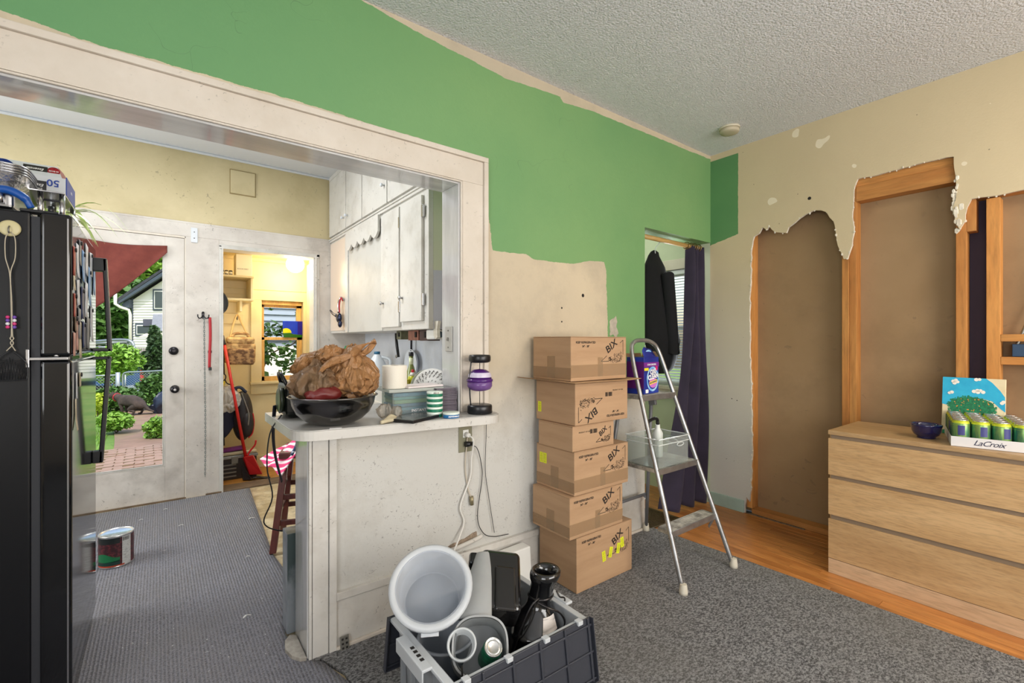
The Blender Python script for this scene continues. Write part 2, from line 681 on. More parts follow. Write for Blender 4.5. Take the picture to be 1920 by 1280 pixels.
M_kwall = mat('pale_kitchen_wall_paint', (205, 210, 218), .5, c2=(196, 201, 210), scale=3, dirt=(165, 165, 170), dscale=5, damt=.3, bump=.1, bscale=50)
M_lino = mat('marbled_tan_vinyl', (206, 192, 160), .35, c2=(168, 148, 112), scale=7, dirt=(120, 104, 84), dscale=18, damt=.7, contrast=(.4, .62))
M_plaster = mat('broken_white_plaster', (232, 226, 212), .9, c2=(205, 195, 178), scale=25, bump=.6, bscale=60)
M_backboard = mat('brown_gypsum_board_back', (158, 130, 96), .8, c2=(146, 118, 84), scale=1.6, dirt=(104, 84, 60), dscale=1.4, damt=.5, specks=.25, sscale=12, bump=.06, bscale=120)
M_purple = mat('dark_purple_paint', (52, 40, 58), .7)
M_mint = mat('pale_mint_paint', (196, 204, 178), .6, c2=(186, 195, 170), scale=3)
M_blind = mat('white_blind_slat', (228, 232, 236), .4)
M_dark = mat('dark_gap', (28, 24, 22), .8)
M_sill = mat('grey_worn_threshold', (120, 100, 78), .7, c2=(86, 70, 54), scale=9, stretch=(1, 6, 1))
M_orange = wood('varnished_pantry_floor', (196, 140, 66), (160, 104, 40), 'x', 1, .5)
M_black = mat('black_plastic', (22, 23, 27), .32)
M_chrome = mat('worn_chrome', (196, 196, 198), .22, metal=1)
M_brass = mat('aged_brass', (150, 130, 86), .4, metal=1)
M_grey = mat('grey_metal', (140, 138, 132), .4, metal=.8)


def glass(name, c=(255, 255, 255), a=.12, rough=.03):
    """thin pane: mostly see-through with a mirror share"""
    m = bpy.data.materials.new(name)
    m.use_nodes = True
    nt = m.node_tree
    nt.nodes.remove(nt.nodes['Principled BSDF'])
    o = nt.nodes['Material Output']
    tr = nt.nodes.new('ShaderNodeBsdfTransparent')
    tr.inputs[0].default_value = lin(c)
    gl = nt.nodes.new('ShaderNodeBsdfGlossy')
    gl.inputs['Roughness'].default_value = rough
    fr = nt.nodes.new('ShaderNodeLayerWeight')
    fr.inputs[0].default_value = a
    mx = nt.nodes.new('ShaderNodeMixShader')
    nt.links.new(fr.outputs['Fresnel'], mx.inputs[0])
    nt.links.new(tr.outputs[0], mx.inputs[1])
    nt.links.new(gl.outputs[0], mx.inputs[2])
    nt.links.new(mx.outputs[0], o.inputs[0])
    return m


def milky(name, c, see=.5, rough=.3, tint=(235, 238, 242)):
    """cloudy see-through plastic"""
    m = bpy.data.materials.new(name)
    m.use_nodes = True
    nt = m.node_tree
    b = nt.nodes['Principled BSDF']
    b.inputs['Base Color'].default_value = lin(c)
    b.inputs['Roughness'].default_value = rough
    tr = nt.nodes.new('ShaderNodeBsdfTransparent')
    tr.inputs[0].default_value = lin(tint)
    mx = nt.nodes.new('ShaderNodeMixShader')
    mx.inputs[0].default_value = see
    nt.links.new(b.outputs[0], mx.inputs[1])
    nt.links.new(tr.outputs[0], mx.inputs[2])
    nt.links.new(mx.outputs[0], nt.nodes['Material Output'].inputs[0])
    return m


M_pane = glass('window_glass')

# ---------------------------------------------------------------- floor
CEIL, KCEIL = 2.74, 2.84
YA, YB, XE, YK, XK = 1.972, 2.116, 3.469, 4.61, 1.64
fl = MB()
fl.box(-2.2, -2.4, -.08, 2.60, YA, -.004)
fl.box(-2.2, YA, -.08, 1.72, 4.80, 0)
fl.cur = 1
fl.box(2.60, -2.4, -.08, 3.62, 3.6, -.018)
fl.box(1.72, YA, -.08, 2.60, 3.6, -.004)
floor = struct(fl.build('floor', [M_lino, M_dark]))
r = random.Random(3)
x = 2.60
while x < 3.46:
    w = .0572
    y = -2.4 + r.uniform(-.8, 0)
    x1 = min(x + w, 3.487)
    while y < 3.5:
        L = r.uniform(.55, 1.5)
        a, b = max(y, -2.4), min(y + L, 3.5)
        if b > a and b > -1.2:
            MB().box(x + .0007, a + .0007, -.018, x1 - .0007, b - .0007, r.uniform(-.0008, .0)).build('floorboard', M_board, floor, bev=.0009, seg=1)
        y += L
    x += w

MB().prism([(-2.2, -2.4), (2.75, -2.4), (2.735, .2), (2.72, .8), (2.70, 1.4), (2.672, 1.93), (2.60, 1.95), (2.56, 1.955), (.455, 1.955), (.47, 1.94), (.512, 1.934), (.563, 1.80), (.562, 1.752), (.756, 1.0), (.756, .992), (-2.2, .992)], -.004, .009).build('carpet', M_fleck)
tag(bpy.data.objects['carpet'], 'dark grey flecked carpet covering most of the living room floor', 'carpet')


def matz(x, y):
    return .010 + .006 * math.exp(-((y - 2.33 - .25 * (x - .1)) / .03) ** 2) * (1 if x < .45 else 0) + .004 * noise.noise(Vector((x * 3, y * 3, 0)))


def mat_edge(y):
    pts = [(1.0, .75), (1.752, .555), (1.93, .508), (1.96, .463), (2.12, .44), (2.2, .43), (2.7, .555), (3.07, .535), (4.47, .611), (4.56, .615)]
    for (a, xa), (b, xb) in zip(pts[:-1], pts[1:]):
        if y <= b: return xa + (xb - xa) * (y - a) / (b - a)
    return .615


g = MB().grid(lambda u, v: (-2.1 + (mat_edge(1.0 + 3.56 * v) + 2.1) * u, 1.0 + 3.56 * v, matz(-2.1 + 2.7 * u, 1.0 + 3.56 * v)), 60, 90, .009)
tag(g.build('ribbed_carpet', M_ribbed), 'ribbed grey carpet runner on the kitchen floor by the fridge', 'carpet')

# ---------------------------------------------------------------- ceilings
struct(MB().box(-2.2, -2.4, CEIL, 3.62, YB, CEIL + .1).build('ceiling', M_popcorn))
struct(MB().box(-2.2, YB, KCEIL, 1.72, 4.80, KCEIL + .1).build('ceiling_kitchen', M_kceil))
struct(MB().box(1.72, YB, 2.60, 3.62, 3.6, 2.7).build('ceiling_closet', M_mint))

# ---------------------------------------------------------------- north wall of the living room with the wide opening
wA = MB()
wA.box(1.174, YA, 0, 2.635, YB, CEIL)
wA.box(2.635, YA, 2.055, XE, YB, CEIL)
wA.box(-2.2, YA, 2.06, 1.174, YB, KCEIL)
wA.box(.576, YA, 0, 1.174, YB, .888)
wall_north = struct(wA.build('wall_north', M_north))
# lining, casing and band of the opening
t_ = MB()
t_.box(-2.2, 1.962, 2.045, 1.160, 2.126, 2.062)
t_.box(1.160, 1.962, .93, 1.176, 2.126, 2.062)
struct(t_.build('trim_1', M_gloss, bev=.002))
t_ = MB()
t_.box(-2.2, 1.953, 2.062, 1.300, YA, 2.178)
t_.box(1.180, 1.9535, .93, 1.300, YA, 2.062)
struct(t_.build('trim_2', M_cream, bev=.002))
t_ = MB()
t_.box(-2.2, 1.940, 2.178, 1.326, YA, 2.203)
t_.box(1.300, 1.9405, .93, 1.326, YA, 2.178)
t_.box(-2.2, 1.950, 2.052, 1.176, 1.9625, 2.060)
t_.box(1.168, 1.950, .93, 1.178, 1.9625, 2.060)
struct(t_.build('trim_3', M_cream, bev=.003))
# end post of the half wall, with its boards
t_ = MB().box(.466, 1.965, 0, .576, 2.165, .888)
struct(t_.build('trim_4', M_gloss, bev=.002), 'white painted post at the end of the half wall')
t_ = MB()
t_.box(.470, 1.950, 0, .481, 1.965, .888)
t_.box(.484, 1.953, 0, .545, 1.966, .888)
t_.box(.548, 1.948, 0, .577, 1.971, .888)
struct(t_.build('trim_5', M_white, bev=.0015))
t_ = MB()
t_.box(.577, 1.950, .208, 2.615, YA, .240)
t_.box(.577, 1.960, .0, 2.615, YA, .204)
struct(t_.build('baseboard_north', M_white, bev=.002))
struct(MB().box(.577, 1.945, .005, 2.615, 1.9595, .022).build('baseboard_shoe', M_cream, bev=.004))

# ---------------------------------------------------------------- east wall: torn plaster over studs
edge = [(1.70, 0), (1.702, .03), (1.688, .12), (1.668, .09), (1.655, .26), (1.648, .5), (1.655, .9), (1.665, 1.2), (1.668, 1.5), (1.66, 1.75), (1.655, 1.95), (1.635, 2.045), (1.60, 2.06), (1.575, 2.10), (1.545, 2.075), (1.528, 2.10), (1.49, 2.05), (1.44, 2.035), (1.415, 2.03), (1.40, 2.065),
        (1.36, 2.09), (1.30, 2.13), (1.24, 2.15), (1.17, 2.12), (1.13, 2.05), (1.115, 1.93), (1.095, 1.86), (1.075, 1.80), (1.055, 1.80), (1.03, 1.88), (1.02, 1.96), (1.03, 2.06), (1.025, 2.15), (1.02, 2.235), (1.00, 2.29),
        (.90, 2.285), (.75, 2.29), (.62, 2.295), (.560, 2.29), (.556, 2.20), (.548, 2.09), (.565, 2.01), (.555, 1.93), (.538, 1.885), (.515, 1.93), (.508, 2.0), (.49, 2.04), (.4, 2.035), (.2, 2.05), (0, 2.045), (-.35, 2.05), (-.36, 1.5), (-.35, 0)]
ej = []
for i, (a, b) in enumerate(zip(edge[:-1], edge[1:])):
    ej += jag([a, b], .004, .028, i)[:-1]
ej.append(edge[-1])
poly = [(1.975, 0), (1.975, CEIL), (-2.4, CEIL), (-2.4, 0)] + ej[::-1]
w = MB()
w.prism(poly, XE, XE + .018, 'x')
for i, f in enumerate(w.f):
    if len(f) == 4: w.m[i] = 1
wall_east = struct(w.build('wall_east', [M_east, M_plaster]))
# crumbling white plaster lip along the tear
lip = MB()
rr = random.Random(5)
for (a, b) in ej[2:-60]:
    if rr.random() < .6:
        s_ = rr.uniform(.003, .008)
        lip.ball((XE + rr.uniform(-.002, .010), a + rr.uniform(-.004, .004), b + rr.uniform(-.004, .004)), (rr.uniform(.003, .007), s_, s_ * rr.uniform(.8, 1.8)), 5, 3)
for q in range(26):
    a, b = rr.choice([(.545, 1.93), (.56, 2.05), (.55, 2.13), (.54, 1.96)])
    s_ = rr.uniform(.006, .016)
    lip.ball((XE + rr.uniform(-.006, .012), a + rr.uniform(-.01, .012), b + rr.uniform(-.05, .05)), (.006, s_, s_ * 1.6), 5, 3)
for i in range(len(lip.s)): lip.s[i] = False
o = lip.build('plaster_crumbs', M_plaster, wall_east)
o['kind'] = 'stuff'
XS0, XS1 = XE + .018, XE + .107
struct(MB().box(XS1, -2.4, -.01, XS1 + .013, 1.975, CEIL).build('wall_cavity_back', M_backboard))


def stud(y0, y1, z0, z1, m=None, x0=XS0, x1=XS1, name='stud'):
    return MB().box(x0, y0, z0, x1, y1, z1).build(name, m or M_stud, wall_east, bev=.002)


stud(1.655, 1.695, .04, 2.55)
stud(1.052, 1.090, .04, 2.55)
stud(1.014, 1.0515, .04, 2.55, x0=XS0 + .004)
stud(.512, .555, .04, 2.28)
stud(.476, .5115, 1.87, 2.04)
stud(.385, .437, .04, 2.03)
stud(-.02, .02, .04, 2.03)
stud(.5555, 1.0135, 2.155, 2.245, M_studh, name='header_board')
stud(.5555, 1.0135, 2.247, 2.30, M_studh, x0=XS0 + .012, name='header_board')
stud(-.4, .51, 2.042, 2.08, M_studh, name='header_board')
stud(.021, .3845, 1.275, 1.312, M_studh, name='blocking')
stud(.021, .3845, 1.155, 1.195, M_studh, name='blocking')
stud(-.4, 1.66, 0, .038, M_studh, name='sole_plate')
MB().box(XS1 - .012, .4375, .04, XS1 - .001, .511, 2.04).build('dark_panel', M_purple, wall_east)
M_blue = mat('blue_plastic_box', (40, 66, 96), .4)
ob = thing('electrical_box', 'blue plastic electrical box on blocking between the bare studs', 'electrical box', (3.52, .315, 1.196))
MB().box(3.50, .275, 1.197, 3.55, .345, 1.262).build('body', M_blue, ob, bev=.003)
MB().cyl((3.499, .29, 1.23), (3.496, .29, 1.23), .006, seg=10).build('knockout', M_grey, ob)
pts = spline([(3.53, .33, 1.255), (3.53, .31, 1.32), (3.53, .28, 1.42), (3.54, .22, 1.6), (3.55, .15, 1.85), (3.56, .12, 2.04)], 40)
tag(MB().tube(pts, [.0085 if i % 2 else .0065 for i in range(len(pts))], 8).build('flexible_conduit', mat('galvanised_conduit', (150, 148, 142), .35, metal=.9), loc=pts[0]), 'ribbed metal conduit rising from the blue electrical box', 'conduit')
# low green painted baseboard left of the tear
struct(MB().box(XE - .012, 1.705, 0, XE, 1.972, .092).build('baseboard_east', mat('old_green_baseboard', (168, 190, 178), .5, c2=(155, 176, 164), scale=6), bev=.002))
struct(MB().prism([(1.30, 0), (1.70, 0), (1.66, .008), (1.5, .006), (1.3, .007)], XE - .001, XE + .012, 'x').build('baseboard_remnant', M_sill))
# the walls the camera does not see
struct(MB().box(-2.2, -2.5, 0, 3.62, -2.4, CEIL).build('wall_south', M_cream))
struct(MB().box(-2.3, -2.4, 0, -2.2, YA, CEIL).build('wall_west', M_cream))
# ---------------------------------------------------------------- kitchen shell
w = MB()                                     # back wall, upper yellow plaster
w.box(-2.2, YK, 2.24, XK, YK + .14, KCEIL)
w.box(-2.2, YK, 0, -.74, YK + .14, 2.24)
struct(w.build('wall_kitchen_back', M_yellow))
struct(MB().box(-2.2, YK - .012, 2.235, 1.31, YK, 2.25).build('trim_6', M_grime, bev=.002))
w = MB()                                     # painted boards round the door and the pantry opening
w.box(-.74, YK - .01, 2.13, 1.31, YK + .14, 2.24)
w.box(.165, YK - .01, 0, .395, YK + .14, 2.13)
w.box(1.20, YK - .01, 0, 1.64, YK + .14, 2.13)
w.box(.395, YK - .009, 2.085, 1.20, YK + .14, 2.13)
w.box(-.74, YK - .01, 0, -.67, YK + .14, 2.13)
struct(w.build('wall_kitchen_boards', M_grime, bev=.002))
w = MB()                                     # moulded casing of the pantry opening
for (a, b, h) in ((.395, .412, .016), (.412, .424, .026)):
    w.box(a, YK - h, 0, b, YK + .14, 2.085 - (a - .395))
for (a, b, h) in ((1.176, 1.20, .016), (1.160, 1.176, .028), (1.148, 1.160, .010)):
    w.box(a, YK - h, 0, b, YK + .14, 2.10 - (1.2 - b))
w.box(.395, YK - .016, 2.072, 1.20, YK + .14, 2.095)
w.box(.400, YK - .027, 2.058, 1.19, YK + .14, 2.072)
struct(w.build('trim_7', M_white, bev=.002))
struct(MB().box(-2.2, YK - .02, KCEIL - .02, XK, YK, KCEIL).build('trim_8', M_kceil, bev=.006))
# access plate, low switch, on the wall
v_ = thing('access_panel', 'square cream painted plate on the yellow wall high above the pantry opening', 'wall plate', (.57, YK, 2.64))
MB().box(.478, YK - .012, 2.545, .663, YK, 2.742).build('plate', M_yellow, v_, bev=.003)
MB().box(.472, YK - .006, 2.538, .669, YK, 2.749).build('surround', mat('dark_paint_edge', (150, 132, 92), .8), v_)
s_ = thing('door_chime_plate', 'small white two-hole plate on the boards right of the garden door', 'wall plate', (.22, YK - .01, 2.13))
MB().box(.20, YK - .018, 2.085, .245, YK - .01, 2.205).build('plate', M_kceil, s_, bev=.002)
for zz in (2.12, 2.17): MB().cyl((.222, YK - .0195, zz), (.222, YK - .017, zz), .004, seg=8).build('screw_hole', M_dark, s_)
# right kitchen wall, left wall, pantry walls
struct(MB().box(XK, YB, 0, XK + .08, YK, KCEIL).build('wall_kitchen_right', M_kwall))
struct(MB().box(-2.3, YA, 0, -2.2, YK + .14, KCEIL).build('wall_kitchen_left', M_yellow))
PY = 5.3
w = MB()
wx0, wx1, wz0, wz1 = .82, 1.215, .87, 1.695
w.box(.27, PY, 0, wx0, PY + .12, 2.3)
w.box(wx1, PY, 0, 1.45, PY + .12, 2.3)
w.box(wx0, PY, 0, wx1, PY + .12, wz0)
w.box(wx0, PY, wz1, wx1, PY + .12, 2.3)
struct(w.build('wall_pantry_back', M_pantry))
w = MB()
w.box(.17, YK + .14, 0, .27, PY + .12, 2.3)
struct(w.build('wall_pantry_left', M_pantry))
struct(MB().box(1.25, YK + .14, 0, 1.35, PY, 2.3).build('wall_pantry_right', M_pantry))
w = MB()                                     # door leaf edge and stop at the right side
w.box(1.205, 4.78, .02, 1.249, 5.10, 2.06)
struct(w.build('trim_9', M_pantry, bev=.002))
for zz in (1.62, .9): MB().cyl((1.20, 4.785, zz), (1.20, 4.785, zz + .07), .006, seg=8).build('hinge_pin', M_grey, bpy.data.objects['trim_9'])
struct(MB().box(.17, YK + .14, 2.118, 1.35, PY, 2.2).build('ceiling_pantry', M_pantry))
w = MB()
w.box(.30, YK - .02, 0, 1.25, YK + .16, .014)
struct(w.build('threshold_pantry', M_sill, bev=.003))
w = MB().box(.17, YK + .16, -.02, 1.35, PY, .004)
struct(w.build('floor_pantry', M_orange))
struct(MB().box(.27, PY - .02, .004, 1.25, PY, .12).box(.27, PY - .01, 1.80, 1.25, PY, 1.812).box(.27, PY - .012, .775, .724, PY, .80).box(.27, PY - .03, 2.085, 1.25, PY, 2.118).build('trim_10', M_pantry, bev=.002))
# pantry window
w = MB()
w.box(.724, PY - .022, .868, .82, PY, 1.695)
w.box(1.215, PY - .022, .868, 1.249, PY, 1.695)
w.box(.724, PY - .022, 1.695, 1.249, PY, 1.79)
w.box(.715, PY - .05, .845, 1.249, PY + .02, .868)
w.box(.724, PY - .02, .745, 1.249, PY, .845)
win1 = struct(w.build('window_1', M_pantry, bev=.002))
f = MB()
for (z0, z1, yy) in ((1.29, 1.66, PY + .06), (.872, 1.32, PY + .03)):
    f.box(.822, yy, z0, .854, yy + .028, z1)
    f.box(1.163, yy, z0, 1.213, yy + .028, z1)
    f.box(.822, yy, z0, 1.213, yy + .028, z0 + (.044 if z0 < 1 else .03))
    f.box(.822, yy, z1 - .03, 1.213, yy + .028, z1)
f.box(.822, PY + .02, 1.655, 1.213, PY + .1, 1.694)
f.build('sash', wood('honey_pine_sash', (230, 188, 112), (206, 158, 84), 'z', 1, .45), win1, bev=.002)
MB().box(.854, PY + .07, 1.32, 1.163, PY + .073, 1.63).build('pane', M_pane, win1)
MB().box(.854, PY + .04, .915, 1.163, PY + .043, 1.29).build('pane', M_pane, win1)
# stained glass square leaning in the window
sg = thing('stained_glass_square', 'blue stained glass square with yellow sun over green hill in pantry window', 'stained glass', (1.12, PY + .02, 1.318))
def colglass(n, c):
    return mat(n, c, .15, emit=.0, c2=[max(0, a - 14) for a in c], scale=12)
y0, y1 = PY + .012, PY + .020
def arc(cx, cz, r, a0, a1, n=12): return [(cx + r * math.cos(math.radians(a0 + (a1 - a0) * i / n)), cz + r * math.sin(math.radians(a0 + (a1 - a0) * i / n))) for i in range(n + 1)]
gx0, gx1, gz0, gz1 = 1.022, 1.212, 1.318, 1.49
MB().prism([(gx0, 1.362), (gx0 + .07, 1.366), (gx0 + .10, 1.352), (gx1, 1.345), (gx1, gz0), (gx0 + .01, gz0)], y0, y1, 'y').build('green_hill_pane', colglass('green_glass', (38, 104, 24)), sg)
MB().prism([(gx0, 1.363)] + arc(gx0 + .032, 1.363, .052, 125, 5)[0:] + [(gx0 + .07, 1.367)], y0 - .001, y1 - .001, 'y').build('yellow_sun_pane', colglass('yellow_glass', (238, 226, 24)), sg)
MB().prism([(gx0, 1.363), (gx0, gz1), (gx0 + .145, gz1), (gx0 + .145, 1.349), (gx0 + .10, 1.353), (gx0 + .07, 1.367)], y0 + .001, y1 + .001, 'y').build('blue_sky_pane', colglass('blue_glass', (14, 60, 206)), sg)
MB().prism([(gx0 + .145, gz1), (gx1, gz1), (gx1, 1.346), (gx0 + .145, 1.349)], y0 + .001, y1 + .001, 'y').build('violet_pane', colglass('violet_glass', (44, 34, 150)), sg)
# shelves, hook rail
sh = thing('wall_shelf_unit', 'cream two-shelf wall unit in the pantry with a hook rail below', 'shelf', (.5, PY, 1.7))
def plank(x0, x1, y0, y1, z0, z1, nm='shelf_board'): return MB().box(x0, y0, z0, x1, y1, z1).build(nm, M_pantry, sh, bev=.002)
plank(.275, .71, 4.98, PY, 1.875, 1.893)
plank(.275, .71, 4.98, PY, 1.66, 1.678)
plank(.685, .705, 5.0, PY, 1.678, 1.875, 'side_panel')
plank(.60, .62, 5.05, PY, 1.56, 1.66, 'bracket')
plank(.275, .66, PY - .022, PY, 1.45, 1.55, 'hook_rail')
for zz in (1.745, 1.81): plank(.275, .685, PY - .008, PY - .001, zz - .001, zz + .001, 'back_board_joint')
hk = MB()
for hx in (.48, .60): hk.tube(spline([(hx, PY - .022, 1.52), (hx, PY - .05, 1.49), (hx, PY - .075, 1.50), (hx, PY - .08, 1.53)], 5), .005, 6)
hk.build('hook', M_grey, sh)
bx = thing('white_carton', 'cream white carton standing on the pantry top shelf', 'box', (.63, 5.1, 1.893))
MB().box(.563, 5.0, 1.8935, .695, 5.16, 2.093).build('body', mat('white_card', (240, 232, 206), .6), bx, bev=.002)
text('ROOM MIST', .017, mat('grey_print', (120, 110, 90), .7), bx, basis((.62, 4.9995, 1.955), (1, 0, 0), (0, 0, 1)))
jt = mat('jar_glass_dark', (60, 52, 46), .3)
for i in range(3):
    j = thing('small_jar', 'small dark jar with pale label on the pantry top shelf, ' + ('at the jamb', 'middle one of three', 'next to the white carton')[i], 'jar', (.455 + i * .034, 5.02, 1.893), group='jars on the pantry shelf')
    MB().lathe([(.014, 0), (.015, .004), (.015, .036), (.012, .042)], (.455 + i * .034, 5.02, 1.8935), 12).build('body', jt, j)
    MB().lathe([(.0154, .010), (.0154, .030)], (.455 + i * .034, 5.02, 1.8935), 12).build('label', bpy.data.materials['white_card'], j)
# globe lamp
gl = thing('globe_lamp', 'glowing white globe ceiling lamp in the pantry', 'lamp', (1.06, 4.93, 2.118))
o = MB().ball((1.06, 4.93, 2.035), .082, 24, 16).build('globe', mat('lit_opal_glass', (255, 236, 196), .3, emit=14), gl)
MB().lathe([(.045, 0), (.05, .01), (.05, .022)], (1.06, 4.93, 2.0962), 20).build('collar', M_white, gl)
lamp('globe_and_fill_light', 'POINT', (1.06, 4.93, 1.90), 7.5, (1, .84, .58), (.09,))
lamp('globe_and_fill_light', 'POINT', (.5, 4.90, 1.45), 1.6, (1, .86, .62), (.15,))  # added warm fill away from the globe, brightens the pantry's left side

# ---------------------------------------------------------------- garden door
d = MB()
d.box(-.665, 4.605, .012, -.53, 4.648, 2.11)
d.box(.030, 4.605, .012, .156, 4.648, 2.11)
d.box(-.53, 4.606, .012, .030, 4.647, .285)
d.box(-.53, 4.606, 2.0, .030, 4.647, 2.11)
door = struct(d.build('door_1', M_grime, bev=.002), 'garden door with one tall glass pane and grimy white frame')
d = MB()
for (h, k) in ((.014, 0), (.007, .012)):
    a = .016 - k * .8
    d.box(-.532 + k, 4.598 + h * .4, .283 + k, -.532 + k + a, 4.61, 2.002 - k)
    d.box(.032 - k - a, 4.598 + h * .4, .283 + k, .032 - k, 4.61, 2.002 - k)
    d.box(-.532 + k, 4.5985 + h * .4, .283 + k, .032 - k, 4.61, .283 + k + a)
    d.box(-.532 + k, 4.5985 + h * .4, 2.002 - k - a, .032 - k, 4.61, 2.002 - k)
d.build('glazing_bead', M_white, door, bev=.002)
MB().box(-.53, 4.625, .285, .030, 4.629, 2.0).build('pane', M_pane, door)
M_bronze = mat('dark_bronze', (44, 42, 46), .3, metal=.7)
MB().lathe([(.030, 0), (.032, .006), (.027, .016), (.012, .02), (.011, .034), (.024, .042), (.029, .052), (.026, .064), (.012, .068)], (.093, 4.605, .893), 20, RX(90)).build('door_knob', M_bronze, door)
MB().lathe([(.032, 0), (.033, .006), (.026, .018), (.010, .02)], (.086, 4.605, 1.20), 20, RX(90)).build('deadbolt', M_bronze, door)
MB().lathe([(.008, .07), (.009, .074)], (.093, 4.605, .893), 12, RX(90)).build('key_plug', M_chrome, door)
w = MB()
w.box(-.70, 4.60, 0, .17, 4.75, .012)
struct(w.build('threshold_door', M_sill, bev=.003))
struct(MB().box(-.69, 4.602, 0, -.667, 4.66, 2.128).box(.158, 4.602, 0, .168, 4.66, 2.128).box(-.69, 4.602, 2.113, .168, 4.66, 2.13).build('trim_11', M_cream, bev=.002))
# red cloth pinned across the top of the pane
M_red = mat('maroon_cloth', (118, 54, 44), .95, c2=(104, 44, 36), scale=14, bump=.3, bscale=300, bdist=.002, sheen=.3)
def cloth(u, v):
    x = -.60 + .645 * u
    top = 2.055 - .03 * math.sin(PI * u) - .02 * u
    bot = 1.36 + .62 * max(0, u) ** 1.25
    z = top + (min(bot, top - .015) - top) * v
    return (x, 4.586 - .010 * math.sin(9 * u + 5 * v) * (1 - u * .5) - .006 * v, z)
o = MB().grid(cloth, 40, 24, .003).build('cloth_drape', M_red, loc=(-.3, 4.59, 2.0))
tag(o, 'maroon cloth pinned slantwise over the top of the door pane', 'curtain')
# hooks, leash and chain between the doors
hk = thing('double_hook', 'dark iron double hook on the boards between door and pantry', 'hook', (.29, YK - .01, 1.49))
h = MB().box(.272, YK - .016, 1.465, .292, YK - .0101, 1.515)
for s in (-1, 1): h.tube(spline([(.282, YK - .016, 1.49), (.282 + s * .02, YK - .035, 1.465), (.282 + s * .036, YK - .045, 1.475), (.282 + s * .038, YK - .047, 1.497)], 5), .0045, 6)
h.ball((.282, YK - .018, 1.515), .008, 8, 6)
h.build('hook_body', M_bronze, hk)
M_leash = mat('red_webbing', (178, 44, 52), .7, bump=.2, bscale=200)
ls = thing('dog_leash', 'red webbing dog leash hanging from the double hook', 'leash', (.325, YK - .03, 1.48))
MB().grid(lambda u, v: (.318 + .003 * math.sin(v * 5) + .02 * u, YK - .034 - .004 * math.sin(v * 3), 1.475 - .42 * v), 1, 16, .004).build('strap', M_leash, ls)
MB().box(.314, YK - .04, 1.18, .342, YK - .028, 1.20).box(.319, YK - .04, 1.035, .341, YK - .026, 1.062).build('buckle', M_black, ls, bev=.002)
ch = thing('dog_chain', 'long grey steel chain hanging from the double hook', 'chain', (.296, YK - .03, 1.46))
m_ = MB()
for i in range(76):
    z = 1.462 - i * .0172
    n = len(m_.v)
    m_.tube([(.0052 * math.cos(a), 0, .0118 * math.sin(a)) for a in [2 * PI * q / 8 for q in range(8)]], .0018, 4, closed=True)
    m_.xf(TR(.293 + .004 * math.sin(z * 3), YK - .034 + (.018 if z < 1.2 else .0) * 0, z) @ RZ(90 * (i % 2)), n)
o = m_.build('chain_links', mat('grey_green_steel', (120, 134, 134), .35, metal=.7), ch)
o['kind'] = 'stuff'

# ---------------------------------------------------------------- kitchen cabinets
CX = 1.307
cb = thing('upper_cabinets', 'white painted built-in wall cabinets with scalloped valance on the right kitchen wall', 'cabinet', (1.5, 3.6, 1.35))
c = MB()
c.box(CX, 2.56, 2.24, XK, YK - .012, KCEIL)
c.box(CX, 3.29, 1.352, XK, YK - .012, 2.24)
c.box(CX, 2.56, 1.352, XK, 3.29, 2.24)
c.build('carcass', M_white, cb, bev=.003)
c = MB()
c.box(CX - .014, 2.56, 2.215, CX, YK - .012, 2.235)
c.box(CX - .022, 2.56, 2.235, CX, YK - .012, 2.248)
c.box(CX - .018, 2.555, 2.80, CX, YK - .012, KCEIL)
c.build('moulding', M_white, cb, bev=.004)
def cdoor(y0, y1, z0, z1, ky, kz, hinge=None, th=.02):
    o = MB().box(CX - th, y0, z0, CX - .001, y1, z1).build('cabinet_door', M_white, cb, bev=.003)
    m = MB().lathe([(.006, 0), (.006, .012), (.013, .018), (.014, .025), (.008, .03)], (CX - th, ky, kz), 10, RY(-90))
    m.build('knob', M_chrome if kz < 2.2 else M_kceil, o)
    if hinge is not None:
        for q in (.12, .82):
            hz = z0 + (z1 - z0) * q
            MB().box(CX - th - .002, hinge - .012, hz, CX - th + .012, hinge + .012, hz + .075).build('hinge', M_chrome, o, bev=.002)
    return o
cdoor(4.10, 4.585, 2.265, 2.795, 4.14, 2.36)
cdoor(3.70, 4.085, 2.265, 2.795, 4.04, 2.36)
cdoor(3.18, 3.68, 2.265, 2.795, 3.22, 2.40)
cdoor(2.62, 3.165, 2.265, 2.795, 3.12, 2.42)
cdoor(2.968, 3.284, 1.375, 2.19, 3.235, 1.55, hinge=2.962)
cdoor(2.625, 2.945, 1.405, 2.185, 2.905, 1.565, hinge=2.612)
MB().box(CX - .008, 4.14, 1.375, CX, 4.585, 2.20).build('inset_panel', mat('pinkish_white_panel', (226, 208, 190), .35), cb, bev=.002)
MB().box(CX - .006, 3.292, 1.356, CX, 4.055, 2.10).build('back_panel', mat('grey_white_panel', (196, 194, 188), .5, c2=(188, 186, 180), scale=2, dirt=(160, 156, 148), dscale=4, damt=.3), cb)
MB().box(CX - .014, 4.06, 1.356, CX, 4.13, 2.21).build('stile', M_white, cb, bev=.002)
n_s = 5
ptsv = [(3.295, 2.205), (3.295, 2.085)]
for i in range(n_s):
    y0 = 3.295 + i * .148
    for a in range(1, 9):
        ptsv.append((y0 + .148 * a / 8, 2.085 - .040 * math.sin(PI * a / 8)))
ptsv.append((3.295 + .148 * n_s, 2.205))
MB().prism(ptsv[::-1], CX - .040, CX - .022, 'x').build('scalloped_valance', M_white, cb, bev=.0015)
